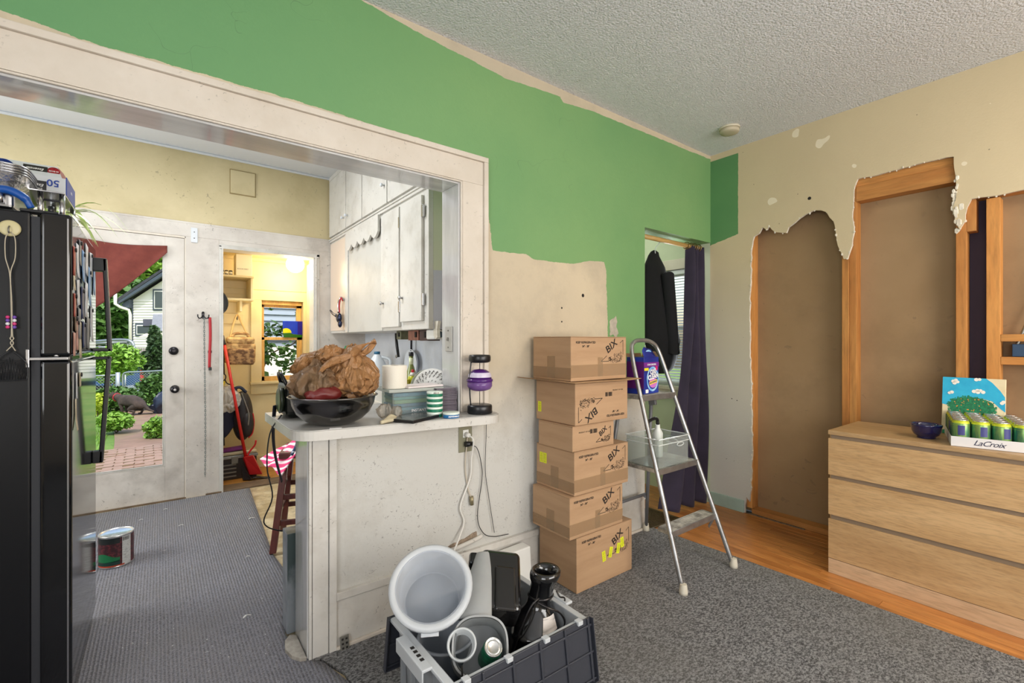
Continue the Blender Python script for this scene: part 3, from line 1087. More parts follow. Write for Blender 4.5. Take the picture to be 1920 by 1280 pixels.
# end panel, two paint tones
m2 = bpy.data.materials.new('two_tone_end_panel'); m2.use_nodes = True
t = NT(m2); v = t.coord(); sp = t.n('SeparateXYZ'); t.l(v, sp.inputs[0])
g = t.math('GREATER_THAN', t.math('ADD', sp.outputs[2], t.math('MULTIPLY', t.noise(v, 9, 3), .05)), .385)
t.out(t.mix(g, lin((196, 196, 206)), lin((206, 208, 182))), rough=.5)
MB().box(CX + .02, 2.548, 1.352, XK, 2.559, KCEIL).build('end_panel', m2, cb)
MB().box(CX - .01, 2.545, 1.352, CX + .022, 2.561, KCEIL).build('end_stile', M_white, cb, bev=.002)
# worn end of the moulding under the cabinets and a small round timer
MB().prism([(2.50, 1.40), (2.56, 1.40), (2.56, 1.31), (2.535, 1.29), (2.51, 1.30), (2.515, 1.35)], CX + .03, CX + .05, 'x').build('broken_edge', M_plaster, cb)
# things hanging on the cabinet side
op = thing('clothesline_reel', 'dark metal can opener with red wire hanging on the cabinet panel', 'can opener', (1.29, 4.17, 1.5))
m_ = MB()
m_.ball((1.262, 4.20, 1.485), (.022, .05, .045), 12, 8)
m_.ball((1.262, 4.17, 1.43), (.018, .03, .032), 10, 8)
m_.tube(spline([(1.262, 4.23, 1.50), (1.25, 4.33, 1.525), (1.245, 4.40, 1.56)], 4), [.018, .016, .014, .012, .011, .01, .009, .009, .008], 8)
m_.build('body', mat('dark_blue_metal', (40, 46, 72), .25, metal=.6), op)
MB().tube(spline([(1.262, 4.20, 1.53), (1.26, 4.21, 1.60), (1.27, 4.18, 1.66), (1.298, 4.165, 1.64)], 4), .012, 8).build('handle', M_chrome, op)
MB().tube(spline([(1.258, 4.17, 1.53), (1.255, 4.165, 1.60), (1.265, 4.15, 1.66), (1.275, 4.14, 1.63)], 4), .006, 6).build('red_wire', M_leash, op)
op.name = 'can_opener'

# base cabinets and worktop along the right wall (seen only in slivers)
bc = thing('base_cabinets', 'white painted base cabinets under the kitchen worktop', 'cabinet', (1.4, 3.4, 0))
MB().box(1.10, 2.52, .0, XK - .002, YK - .03, .875).build('carcass', M_white, bc)
for i in range(4): MB().box(1.08, 2.56 + i * .5, .12, 1.099, 3.03 + i * .5, .84).build('door', M_white, bc, bev=.003)
wt = MB().box(1.055, 2.50, .876, XK - .002, YK - .012, .91).build('worktop', mat('cream_laminate', (214, 208, 196), .3), loc=(1.35, 3.5, .876), bev=.005)
tag(wt, 'cream kitchen worktop under the wall cabinets', 'worktop')

# ---------------------------------------------------------------- small room behind the curtain
w = MB()
w.box(XE, 1.975, 0, XE + .15, 2.17, 2.7)
w.box(XE, 2.80, 0, XE + .15, 3.6, 2.7)
w.box(XE, 2.17, 0, XE + .15, 2.80, .90)
w.box(XE, 2.17, 1.88, XE + .15, 2.80, 2.7)
struct(w.build('wall_closet_east', M_mint))
struct(MB().box(1.72, 3.5, 0, XE, 3.6, 2.7).build('wall_closet_back', M_mint))
struct(MB().box(1.72, YB, 0, 1.76, 3.5, 2.7).build('wall_closet_left', M_mint))
w = MB()
w.box(XE - .02, 2.11, .89, XE - .001, 2.17, 1.96).box(XE - .02, 2.80, .89, XE - .001, 2.87, 1.96).box(XE - .022, 2.10, 1.88, XE - .001, 2.88, 1.965)
w.box(XE - .05, 2.08, .87, XE + .02, 2.90, .898).box(XE - .018, 2.12, .79, XE - .001, 2.86, .87)
win2 = struct(w.build('window_2', M_cream, bev=.002))
f = MB()
for (z0, z1, xx) in ((1.37, 1.87, XE + .085), (.90, 1.41, XE + .05)):
    f.box(xx, 2.172, z0, xx + .03, 2.21, z1).box(xx, 2.76, z0, xx + .03, 2.798, z1).box(xx, 2.172, z0, xx + .03, 2.798, z0 + .04).box(xx, 2.172, z1 - .035, xx + .03, 2.798, z1)
f.build('sash', M_white, win2, bev=.002)
MB().box(XE + .099, 2.21, 1.41, XE + .102, 2.76, 1.835).build('pane', M_pane, win2)
MB().box(XE + .064, 2.21, .94, XE + .067, 2.76, 1.375).build('pane', M_pane, win2)
bl = thing('venetian_blind', 'white venetian blind in the small room window behind the curtain', 'blind', (XE + .02, 2.48, 1.85))
MB().box(XE - .005, 2.18, 1.84, XE + .03, 2.79, 1.876).build('head_rail', M_blind, bl, bev=.002)
sl = None
for i in range(38):
    z = 1.825 - i * .0235
    if sl is None:
        sl = MB().quads([(-.011, -.3, -.006), (.011, -.3, .004), (.011, .3, .004), (-.011, .3, -.006), (-.011, -.3, -.0048), (.011, -.3, .0052), (.011, .3, .0052), (-.011, .3, -.0048)],
                        [(0, 3, 2, 1), (4, 5, 6, 7), (0, 1, 5, 4), (1, 2, 6, 5), (2, 3, 7, 6), (3, 0, 4, 7)]).build('slat', M_blind, bl, world=False)
        o = sl
    else:
        o = sl.copy(); COL.objects.link(o); o.parent = bl
    o.location = (-.008, .005, z - 1.85)
MB().box(XE + .001, 2.185, .925, XE + .023, 2.785, .940).build('bottom_rail', M_blind, bl, bev=.002)
MB().tube([(XE - .006, 2.36, 1.84), (XE - .006, 2.36, 1.30)], .003, 6).build('tilt_wand', M_blind, bl)

rod = tag(MB().cyl((2.55, 2.045, 2.018), (XE - .002, 2.045, 2.018), .017, seg=14).build('curtain_rod', wood('pale_wood_rod', (214, 178, 112), (190, 150, 88), 'x', 1, .4), loc=(3, 2.045, 2.018)), 'wooden curtain rod across the small doorway', 'curtain rod')
M_cur = mat('dark_purple_curtain_cloth', (50, 42, 62), .9, c2=(38, 32, 48), scale=4, sheen=.08, bump=.15, bscale=260, bdist=.001)
cu = thing('curtain', 'dark purple curtain pulled to the right of the small doorway', 'curtain', (3.3, 2.03, 2.0))
def curt(u, v):
    z = 2.02 - 2.005 * v
    spread = .20 + .24 * v ** 1.6
    x = 3.445 - spread * (1 - u) * (1.0 + .55 * max(0, v - .45) ** 1.5)
    f = math.sin(u * 2 * PI * 2.6 + .5 + v * 1.0)
    return (x + .012 * math.sin(v * 6 + u * 5), 2.035 - .022 * v + (.022 + .020 * v) * f + .010 * math.sin(v * 9 + u * 11), z + (.03 * (1 - u) + .012 * f) * v * .8)
MB().grid(curt, 64, 60, .003).build('cloth', M_cur, cu)
m_ = MB()
for i in range(4):
    m_.tube([(3.25 + i * .055, 2.045 + .027 * math.cos(a), 2.018 + .027 * math.sin(a)) for a in [2 * PI * q / 16 for q in range(16)]], .004, 6, closed=True)
m_.build('grommets', M_brass, cu)
# black hooded garment on a hanger
hd = thing('hooded_jacket', 'black hooded jacket hanging behind the small doorway', 'jacket', (3.12, 2.19, 1.95))
M_cloth = mat('black_fleece', (13, 14, 18), .95, c2=(8, 9, 12), scale=6, bump=.2, bscale=200, bdist=.002)
prof = [(1.02, .05, 3.20), (1.06, .12, 3.20), (1.14, .165, 3.20), (1.28, .205, 3.19), (1.45, .185, 3.15), (1.62, .160, 3.12), (1.76, .140, 3.10), (1.86, .118, 3.09), (1.91, .085, 3.085), (1.945, .062, 3.08), (1.975, .045, 3.09), (1.99, .015, 3.09)]
def hood(u, v):
    k = v * (len(prof) - 1)
    i = min(int(k), len(prof) - 2)
    t = k - i
    z, w, cx = [prof[i][q] * (1 - t) + prof[i + 1][q] * t for q in range(3)]
    a = u * 2 * PI
    fo = 1 + .10 * math.sin(a * 5 + z * 3) * (1 if z < 1.8 else .3)
    return (cx + w * math.cos(a), 2.22 + .42 * w * math.sin(a) * fo, z + .0)
MB().grid(hood, 40, 44).build('body', M_cloth, hd)
MB().grid(lambda u, v: (3.13 + .055 * math.cos(u * 2 * PI) + .075 * v, 2.13 + .045 * math.sin(u * 2 * PI), 1.80 - .62 * v + .01 * math.sin(u * 12 + v * 9)), 16, 14).build('sleeve', M_cloth, hd)
MB().tube(spline([(3.07, 2.20, 1.96), (3.06, 2.19, 2.0), (3.03, 2.12, 2.035), (3.02, 2.06, 2.045), (3.02, 2.024, 2.03)], 5), .003, 6).build('hanger_hook', M_kceil, hd)
rg = thing('floor_register', 'brown metal floor register in the wood floor by the doorway', 'floor vent', (2.82, 2.05, 0))
M_reg = mat('brown_register_metal', (92, 74, 48), .45, metal=.6)
MB().box(2.65, 1.93, 0, 2.985, 1.945, .006).box(2.65, 2.185, 0, 2.985, 2.20, .006).box(2.65, 1.945, 0, 2.667, 2.185, .006).box(2.968, 1.945, 0, 2.985, 2.185, .006).build('frame', M_reg, rg, bev=.001)
m_ = MB()
for i in range(19): m_.box(2.667, 1.953 + i * .0125, .001, 2.968, 1.9565 + i * .0125, .005)
for i in range(15): m_.box(2.682 + i * .0195, 1.945, .0012, 2.6845 + i * .0195, 2.185, .0048)
m_.build('grille', M_reg, rg)
MB().box(2.667, 1.945, .0002, 2.968, 2.185, .0008).build('dark_duct', M_dark, rg)
# ---------------------------------------------------------------- smoke detector
sd_ = thing('smoke_detector', 'round cream smoke detector on the popcorn ceiling near the corner', 'smoke detector', (3.11, 1.63, CEIL))
MB().lathe([(.066, 0), (.066, -.012)], (3.11, 1.63, CEIL), 28).build('base_ring', mat('cream_plastic', (214, 206, 184), .5), sd_)
MB().lathe([(.060, -.012), (.062, -.028), (.056, -.036), (.03, -.039), (0.0001, -.039)], (3.11, 1.63, CEIL), 28).build('cover', mat('aged_cream_plastic', (190, 180, 156), .5), sd_)

# ---------------------------------------------------------------- cartons
M_card = mat('corrugated_cardboard', (184, 150, 116), .85, c2=(174, 140, 107), scale=2, stretch=(1, 1, 8), dirt=(160, 124, 88), dscale=2, damt=.3, bump=.06, bscale=60)
M_cards = mat('cardboard_inside_edge', (160, 126, 90), .9)
M_ink = mat('black_carton_ink', (38, 30, 26), .8)
M_tape = milky('clear_packing_tape', (214, 192, 162), .78, .12, (240, 232, 220))
M_ylab = mat('fluorescent_yellow_label', (228, 232, 40), .6)


def carton(label, x0, x1, y0, z0, z1, rz=0, depth=.29, logo=True, flip=False, tape=True, yellow=(), sheet=False, small=False):
    """y0 = front face; depth goes back towards the wall"""
    w, h = x1 - x0, z1 - z0
    t = thing('cardboard_carton', label, 'box', ((x0 + x1) / 2, y0 + depth / 2, z0), rz, 'cartons stacked by the wall')
    a, b = w / 2, depth / 2
    m = MB().box(-a, -b, 0, a, b, h - .004)
    m.build('body', M_card, t, bev=.003, world=False)
    # top flaps with the slit between them
    MB().box(-a, -b, h - .0035, a, -.002, h).build('flap', M_card, t, world=False, bev=.001)
    MB().box(-a, .002, h - .0035, a * .55, b, h + .0006).build('flap', M_card, t, world=False, bev=.001)
    MB().box(a * .55 + .003, .002, h - .0035, a, b, h).build('flap', M_card, t, world=False, bev=.001)
    fr = -b - .0006
    F = (lambda x, z: basis((x, fr, z), (-1, 0, 0), (0, 0, -1))) if flip else (lambda x, z: basis((x, fr, z), (1, 0, 0), (0, 0, 1)))
    s = -1 if flip else 1
    cx, cz = s * a * .54, h / 2 + s * (h * .16 if not small else 0)
    if logo:
        k = .056 if not small else .036
        # slanted triangle outline
        A, B, C = (cx - k * 1.9, cz - s * k * .95), (cx + k * 1.25 * s + (0 if s > 0 else -0), cz + s * k * 1.05), (cx + s * k * 1.25, cz - s * k * .95)
        A = (cx - s * k * 1.9, cz - s * k * .95)
        mb = MB()
        def line(p, q, r=.0016):
            d = Vector((q[0] - p[0], 0, q[1] - p[1])); d.normalize()
            n = Vector((-d.z, 0, d.x)) * r
            P, Q = Vector((p[0], fr, p[1])), Vector((q[0], fr, q[1]))
            mb.quads([P - n, Q - n, Q + n, P + n], [(0, 1, 2, 3)])
        line(A, (A[0] + (B[0] - A[0]) * .26, A[1] + (B[1] - A[1]) * .26)); line((A[0] + (B[0] - A[0]) * .86, A[1] + (B[1] - A[1]) * .86), B); line(B, (C[0], C[1] + (B[1] - C[1]) * .3)); line(A, (A[0] + (C[0] - A[0]) * .35, A[1]))
        # engraved-looking heap of fruit: many small curls
        rnd = random.Random(9)
        for q in range(46):
            u, v_ = rnd.random(), rnd.random()
            px = cx + s * k * (-.75 + 1.9 * u)
            pz = cz + s * k * (-1.0 + (1.15 * (u * .8 + .3)) * v_ * .9)
            rr_ = k * rnd.uniform(.06, .16)
            a0 = rnd.uniform(0, 6.28)
            pts = [(px + rr_ * math.cos(a0 + i * .9), pz + rr_ * math.sin(a0 + i * .9)) for i in range(rnd.choice((4, 5, 7)))]
            for p, q2 in zip(pts[:-1], pts[1:]): line(p, q2, .0009)
        mb.build('fruit_drawing', M_ink, t, world=False)
        ang = math.atan2(k * 2.0, k * 3.15)
        text('BIX', .054 if not small else .036, M_ink, t, F(cx - s * k * .42, cz + s * k * .46) @ Matrix.Rotation(ang, 4, 'Z'), world=False, bold=.0008, name='brand_print', wide=1.15)
    if not small:
        text('KEEP REFRIGERATED', .0155, M_ink, t, F(-s * a * .50, h / 2 + s * (h / 2 - .030)), world=False, bold=.0004, name='storage_print')
        text("34° - 38°", .0145, M_ink, t, F(-s * a * .50, h / 2 + s * (h / 2 - .050)), world=False, bold=.0004, name='storage_print')
    if flip or small:
        mb = MB()
        bxx = .02 if flip else .03
        rnd = random.Random(4)
        xx = bxx - (.06 if small else 0)
        for q in range(22):
            wq = rnd.choice((.0009, .0018, .0027))
            if not 8 < q < 11: mb.quads([(xx, fr, h * .62), (xx + wq, fr, h * .62), (xx + wq, fr, h * .62 + .022), (xx, fr, h * .62 + .022)], [(0, 1, 2, 3)])
            xx += wq + .0009
        mb.build('barcode_print', M_ink, t, world=False)
        text('ORGANIC PRODUCE' if 0 else 'PRODUCT OF USA', .010, M_ink, t, basis((bxx + .10 if flip else -a * .45, fr, h * (.76 if flip else .72)), (1, 0, 0), (0, 0, 1)), world=False, name='storage_print')
    if tape:
        MB().box(-a - .0004, fr + .0001, h * .08, a + .0004, fr + .0003, h * .36).build('tape_strip', M_tape, t, world=False)
        MB().box(-a * .08, fr - .0002, h * .08, a * .10, fr, h * .52).build('tape_strip', M_tape, t, world=False)
        MB().box(-a - .0007, -b, h * .05, -a - .0004, b, h * .30).build('tape_strip', M_tape, t, world=False)
        MB().box(-a - .0011, -.03, h * .05, -a - .0008, .03, h * .55).build('tape_strip', M_tape, t, world=False)
    for (side, px, pz, rot) in yellow:
        w_, h_ = .026, .055
        if side == 'f':
            Mx = basis((px, fr - .0003, pz), (1, 0, 0), (0, 0, 1)) @ Matrix.Rotation(math.radians(rot), 4, 'Z')
        else:
            Mx = basis((-a - .001, px, pz), (0, -1, 0), (0, 0, 1)) @ Matrix.Rotation(math.radians(rot), 4, 'Z')
        MB().box(-w_ / 2, -h_ / 2, 0, w_ / 2, h_ / 2, .0004).xf(Mx).build('yellow_label', M_ylab, t, world=False)
        mb = MB()
        rnd = random.Random(int(px * 1000))
        for q in range(9):
            L = rnd.uniform(.3, .9) * w_ * .8
            zz = -h_ / 2 + .006 + q * .0052
            mb.quads([(-L / 2, zz, .0006), (L / 2, zz, .0006), (L / 2, zz + .0012, .0006), (-L / 2, zz + .0012, .0006)], [(0, 1, 2, 3)])
        mb.xf(Mx).build('label_print', M_ink, t, world=False)
    return t


carton('lowest cardboard carton of the stack, with four yellow stickers on its front', 1.66, 2.092, 1.652, .0095, .287, 0, .285, tape=False,
       yellow=(('f', -.015, .135, 8), ('f', .038, .143, -14), ('f', .10, .148, -12), ('f', .132, .172, 6)))
carton('second cardboard carton from the floor, shifted left, with clear tape', 1.612, 2.012, 1.652, .289, .500, 0, .285)
carton('third cardboard carton from the floor, two yellow labels on its left side', 1.642, 2.056, 1.650, .502, .722, 0, .29, yellow=(('l', .105, .15, 0), ('l', .075, .15, 0)))
carton('small flat cardboard carton squeezed between two large ones', 1.632, 1.940, 1.652, .7235, .851, 0, .26, small=True, tape=False)
carton('upside-down cardboard carton second from the top of the stack', 1.648, 2.052, 1.650, .8525, 1.066, 0, .30, flip=True, tape=False, yellow=(('l', .12, .07, 0),))
cs = MB().grid(lambda u, v: (1.525 + .60 * u, 1.612 + .35 * v, 1.0705 + .016 * (max(0, .18 - u) / .18) ** 1.3 + .004 * max(0, u - .85) / .15 + .002 * math.sin(u * 5)), 24, 6, .003).build('cardboard_sheet', M_cards, loc=(1.8, 1.8, 1.07))
tag(cs, 'thin cardboard sheet sticking out under the topmost carton', 'cardboard')
carton('topmost cardboard carton of the stack, shiny tape across its front', 1.618, 2.040, 1.650, 1.0755, 1.300, 0, .29)

# ---------------------------------------------------------------- step ladder
M_alu = mat('brushed_aluminium', (176, 178, 180), .38, metal=.85, c2=(150, 150, 150), scale=14, bump=.1, bscale=60)
M_tread = mat('worn_ladder_tread', (196, 192, 180), .55, metal=.3, c2=(120, 116, 106), scale=18, dirt=(96, 92, 80), dscale=9, damt=.5)
M_foot = mat('cream_rubber_foot', (206, 200, 184), .8)
ld = thing('step_ladder', 'aluminium three-step ladder with looped top rail beside the cartons', 'ladder', (2.32, 1.6, .01))
FLp, FRp = Vector((2.088, 1.330, .012)), Vector((2.560, 1.318, .012))
TL, TRp = Vector((2.172, 1.715, 1.19)), Vector((2.452, 1.715, 1.18))
loop = [FLp.lerp(TL, t) for t in (0, .25, .5, .75, .95)] + [Vector((2.186, 1.728, 1.235)), Vector((2.215, 1.737, 1.268)), Vector((2.262, 1.742, 1.281)), Vector((2.35, 1.742, 1.280)), Vector((2.405, 1.737, 1.262)), Vector((2.44, 1.728, 1.222))] + [FRp.lerp(TRp, t) for t in (.95, .75, .5, .25, 0)]
MB().tube(spline(loop, 5), .0125, 12).build('front_rail', M_alu, ld)
def rail(l, z): a, b = (FLp, TL) if l else (FRp, TRp); return a.lerp(b, (z - .012) / (b.z - .012))
for z, dep, nm in ((.29, .085, 'lower_step'), (.585, .235, 'middle_step'), (.968, .25, 'top_platform')):
    a, b = rail(1, z), rail(0, z)
    m = MB()
    x0, x1 = a.x - .004, b.x + .004
    y = a.y - .012
    m.box(x0, y, z - .022, x1, y + dep, z)
    o = m.build('step', M_tread, ld, bev=.004)
    MB().box(x0 - .002, y - .004, z - .03, x1 + .002, y + .002, z + .002).build('nosing', M_alu, o, bev=.002)
    m = MB()
    for i in range(int(dep / .014)): m.box(x0 + .01, y + .01 + i * .014, z, x1 - .01, y + .015 + i * .014, z + .0012)
    q = m.build('tread_ribs', M_tread, o); q['kind'] = 'stuff'
M_agrey = mat('dull_grey_leg_tube', (128, 130, 134), .5, metal=.5)
for (x_t, x_b) in ((2.165, 2.135), (2.47, 2.592)):
    MB().tube([(x_t, 1.80, .90), (x_b, 1.93, .012)], .0115, 10).build('rear_leg', M_agrey, ld)
    MB().obox((x_t, 1.79, .895), (.022, .05, .04), (-10, 0, 0)).build('pivot_bracket', M_agrey, ld, bev=.004)
MB().tube([(2.137, 1.91, .262), (2.566, 1.905, .268)], .010, 8).build('rear_brace', M_agrey, ld)
MB().obox((2.555, 1.90, .255), (.05, .004, .03), (0, 35, 0)).build('brace_plate', M_agrey, ld)
for z in (.29,):
    for l in (0, 1):
        p = rail(l, z - .03)
        MB().obox((p.x + (.03 if l else -.03), p.y + .02, p.z - .02), (.06, .003, .02), (0, 35 if l else -35, 0)).build('step_brace', M_alu, ld)
for p in (FLp, FRp, Vector((2.592, 1.93, .012)), Vector((2.135, 1.93, .012))):
    MB().lathe([(.021, -.0025), (.0215, .012), (.017, .045), (.016, .048)], (p.x, p.y, .0125), 14).build('rubber_foot', M_foot, ld)

# clear bin on the middle step
M_clear = milky('clear_acrylic', (222, 224, 222), .84, .08, (236, 240, 238))
cbn = thing('clear_storage_bin', 'clear plastic storage bin with handle cut-outs on the ladder middle step', 'bin', (2.28, 1.62, .587))
def tray(x0, y0, z0, x1, y1, z1, th, flare=.0):
    m = MB()
    m.box(x0, y0, z0, x1, y1, z0 + th)
    for (a, b, c, d) in ((x0 - flare, y0 - flare, x1 + flare, y0 - flare + th), (x0 - flare, y1 + flare - th, x1 + flare, y1 + flare), (x0 - flare, y0 - flare + th, x0 - flare + th, y1 + flare - th), (x1 + flare - th, y0 - flare + th, x1 + flare, y1 + flare - th)):
        m.box(a, b, z0 + (th if not flare else .0), c, d, z1)
    return m
tray(2.13, 1.505, .5895, 2.41, 1.72, .745, .003).build('body', M_clear, cbn, bev=.004)
M_cl2 = milky('clear_acrylic_rim', (232, 236, 234), .35, .08)
for z_, g_ in ((.745, .005), (.715, .003)):
    m = MB()
    m.box(2.13 - g_, 1.505 - g_, z_ - .003, 2.41 + g_, 1.505, z_ + .002).box(2.13 - g_, 1.72, z_ - .003, 2.41 + g_, 1.72 + g_, z_ + .002).box(2.13 - g_, 1.505, z_ - .003, 2.13, 1.72, z_ + .002).box(2.41, 1.505, z_ - .003, 2.41 + g_, 1.72, z_ + .002)
    m.build('rim', M_cl2, cbn, bev=.001)
MB().tube([(2.405 + .0 * a, 1.612 + .045 * math.cos(a) * 1.0, .692 + .013 * math.sin(a)) for a in [2 * PI * q / 20 for q in range(20)]], .003, 6, closed=True).build('handle_slot', M_cl2, cbn)
MB().tube([(2.33 + .032 * math.cos(a), 1.5035, .70 + .010 * math.sin(a)) for a in [2 * PI * q / 20 for q in range(20)]], .003, 6, closed=True).build('handle_slot', M_cl2, cbn)
wb = thing('spray_bottle', 'white bottle with a black trigger handle inside the clear bin', 'bottle', (2.34, 1.66, .595))
MB().lathe([(.028, 0), (.03, .01), (.03, .14), (.014, .17), (.013, .19)], (2.34, 1.66, .5955), 16).build('body', mat('white_bottle_plastic', (222, 226, 222), .35), wb)
MB().tube(spline([(2.34, 1.66, .785), (2.335, 1.66, .815), (2.30, 1.655, .825), (2.24, 1.65, .815), (2.215, 1.65, .79)], 4), .010, 8).build('trigger_handle', M_black, wb)
# detergent box on the top platform
M_blu = mat('deep_blue_carton_print', (22, 34, 120), .4, c2=(34, 60, 160), scale=6)
M_prp = mat('purple_carton_print', (120, 42, 140), .4)
dx = thing('detergent_box', 'opened blue and purple stain remover box on the ladder top platform', 'box', (2.24, 1.72, .97))
o = MB().box(-.082, -.05, .0, .082, .05, .205).build('body', [M_blu], dx, world=False, bev=.002)
dx.scale = (1.0, 1.15, 1.04)
dx.rotation_euler = (0, 0, math.radians(6)); dx.location = (2.285, 1.725, .9705)
XF[dx.name] = Matrix.Translation(dx.location) @ RZ(6)
MB().box(-.083, -.0508, .150, .083, -.050, .176).build('purple_band', M_prp, dx, world=False)
MB().box(-.0508, -.083, 0, -.0500, .083, 0).v
fy = -.0512
def disc(c, rx, rz, m, nm, dy=0, par=dx, n=28):
    return MB().quads([(c[0] + rx * math.cos(2 * PI * i / n), fy - dy, c[1] + rz * math.sin(2 * PI * i / n)) for i in range(n)], [tuple(range(n))]).build(nm, m, par, world=False)
disc((.012, .082), .066, .070, mat('cyan_swirl', (60, 150, 226), .4, c2=(190, 226, 246), scale=18), 'swirl_print')
disc((.012, .082), .054, .058, M_blu, 'swirl_print', .0003)
disc((.016, .060), .044, .028, mat('pink_swirl', (206, 120, 200), .4), 'swirl_print', .0005)
disc((.054, .142), .014, .014, mat('magenta_seal', (200, 40, 110), .4), 'seal_print', .0007)
M_wp = mat('white_print', (244, 244, 244), .5)
M_yp = mat('yellow_print', (246, 220, 40), .5)
text('OXI', .036, M_wp, dx, basis((.014, fy - .0012, .122), (1, 0, .12), (0, 0, 1)), world=False, bold=.0016, name='brand_print')
text('CLEAN', .036, M_wp, dx, basis((.016, fy - .0012, .094), (1, 0, .12), (0, 0, 1)), world=False, bold=.0016, name='brand_print')
MB().obox((.018, fy - .0008, .064), (.088, .0004, .017), (0, -8, 0)).build('yellow_banner', M_yp, dx, world=False)
text('MAX EFFICIENCY', .0105, M_blu, dx, basis((.018, fy - .0016, .064), (1, 0, .14), (0, 0, 1)), world=False, bold=.0003, name='banner_print')
MB().obox((-.058, fy - .0004, .138), (.046, .0004, .015)).build('yellow_tab', M_yp, dx, world=False)
MB().obox((-.052, fy - .0004, .016), (.030, .0004, .020)).build('label_patch', M_wp, dx, world=False)
text('STAIN REMOVER', .013, M_wp, dx, basis((.0, fy - .0004, .163), (1, 0, 0), (0, 0, 1)), world=False, bold=.0002, name='banner_print')
# raised flaps
fl_ = MB().quads([(-.08, -.05, .205), (.05, -.05, .205), (.035, -.03, .250), (-.05, -.03, .262), (-.078, -.036, .24)], [(0, 1, 2, 3, 4), (4, 3, 2, 1, 0)])
fl_.build('front_flap', M_blu, dx, world=False)
disc((-.012, .228), .034, .018, bpy.data.materials['cyan_swirl'], 'swirl_print', -.012)
MB().quads([(.082, -.05, .205), (.082, .05, .205), (.078, .04, .245), (.045, -.05, .235)], [(0, 1, 2, 3), (3, 2, 1, 0)]).build('side_flap', M_card, dx, world=False)
MB().quads([(-.082, .05, .205), (.082, .05, .205), (.082, .055, .225), (-.082, .055, .225)], [(0, 1, 2, 3), (3, 2, 1, 0)]).build('back_flap', M_card, dx, world=False)
MB().quads([(-.0826, -.05, .03), (-.0826, .05, .03), (-.0826, .05, .18), (-.0826, -.05, .18)], [(0, 1, 2, 3), (3, 2, 1, 0)]).build('side_print', M_prp, dx, world=False)

# ---------------------------------------------------------------- chest of drawers
M_oak = wood('white_oak_veneer', (204, 168, 122), (184, 146, 100), 'y', 1.3, .42, bump=.05, fine=1.5)
M_oakin = mat('shadow_gap_board', (140, 120, 98), .6)
DX0, DX1, DY0, DY1 = 2.945, 3.425, -.615, .985
dr = thing('chest_of_drawers', 'light oak chest of drawers standing against the opened wall', 'dresser', ((DX0 + DX1) / 2, (DY0 + DY1) / 2, 0))
MB().box(DX0 + .024, DY0, 0, DX1, DY0 + .02, .762).build('side_panel', M_oak, dr, bev=.001)
MB().box(DX0 + .024, DY1 - .02, 0, DX1, DY1, .762).build('side_panel', M_oak, dr, bev=.001)
MB().box(DX0, DY0 - .001, .762, DX1, DY1 + .001, .785).build('top', M_oak, dr, bev=.001)
MB().box(DX0 + .03, DY0 + .021, .06, DX1 - .005, DY1 - .021, .755).build('carcass', M_oakin, dr)
MB().box(DX0 + .001, DY0, .0, DX0 + .02, DY1, .080).build('plinth', wood('pale_oak_plinth', (206, 176, 142), (190, 158, 124), 'y', 1.3, .42, bump=.05), dr, bev=.001)
for (z0, z1) in ((.541, .741), (.322, .520), (.083, .297)):
    for (a, b) in ((.187, DY1), (DY0, .183)):
        MB().box(DX0, a, z0, DX0 + .018, b, z1).build('drawer_front', M_oak, dr, bev=.0008)
for zz in (.741, .520, .297): MB().box(DX0 + .012, DY0 + .01, zz - .004, DX0 + .03, DY1 - .01, zz + .022).build('recess_strip', M_oakin, dr)
# cobalt bowl
M_cob = mat('cobalt_blue_glaze', (18, 20, 74), .08, coat=.8)
bw = thing('ceramic_bowl', 'glossy cobalt blue bowl near the left end of the dresser top', 'bowl', (3.085, .595, .7855))
MB().lathe([(.036, 0), (.038, .004), (.036, .009), (.050, .018), (.058, .036), (.0605, .058), (.0625, .064), (.063, .070), (.0595, .073), (.056, .066), (.053, .040), (.042, .020), (.02, .014), (.0001, .013)], (3.10, .603, .7855), 36).build('bowl_body', M_cob, bw)
# canvas leaning on the wall studs
cv = thing('painted_canvas', 'small canvas painted with a fruit tree, blue sky and clouds', 'painting', (3.34, .47, .786), rot=(0, 8, 0))
CW, CH = .235, .300
def cp(y, z, x=-.0005): return (x - .009, y, z)
MB().box(-.009, -CW / 2, 0, .009, CW / 2, CH).build('canvas', mat('cream_canvas_ground', (226, 212, 178), .7, c2=(214, 198, 160), scale=9, bump=.2, bscale=120), cv, world=False, bev=.002)
def cpoly(pts, m, nm, dx_=.0006):
    """pts in picture coordinates (0..1 from the left, 0..1 up); the picture faces -x, its left edge is at +y"""
    k = len(pts)
    tr = tessellate_polygon([[Vector((p[0], p[1], 0)) for p in pts]])
    mb = MB()
    P = [(-.009 - dx_, CW / 2 - p[0] * CW, p[1] * CH) for p in pts]
    n0 = len(mb.v)
    mb.v += [Vector(p) for p in P]
    for t3 in tr: mb.face([n0 + i for i in t3])
    return mb, nm, m
mb, _, _ = cpoly([(0, 1), (.70, 1), (.80, .93), (.92, .80), (.99, .70), (1, .45), (.93, .50), (.80, .62), (.6, .66), (.4, .60), (.12, .50), (0, .52)], None, '')
mb.build('sky_paint', mat('cerulean_paint', (30, 160, 206), .6, c2=(46, 178, 216), scale=16), cv, world=False)
mb, _, _ = cpoly([(.48 + (.37 + .015 * math.sin(i * 5)) * math.cos(i * .157), .50 + .165 * math.sin(i * .157)) for i in range(40)], None, '', .0009)
mb.build('tree_base_paint', mat('deep_green_paint', (18, 100, 66), .6), cv, world=False)
rnd = random.Random(12)
mb = MB()
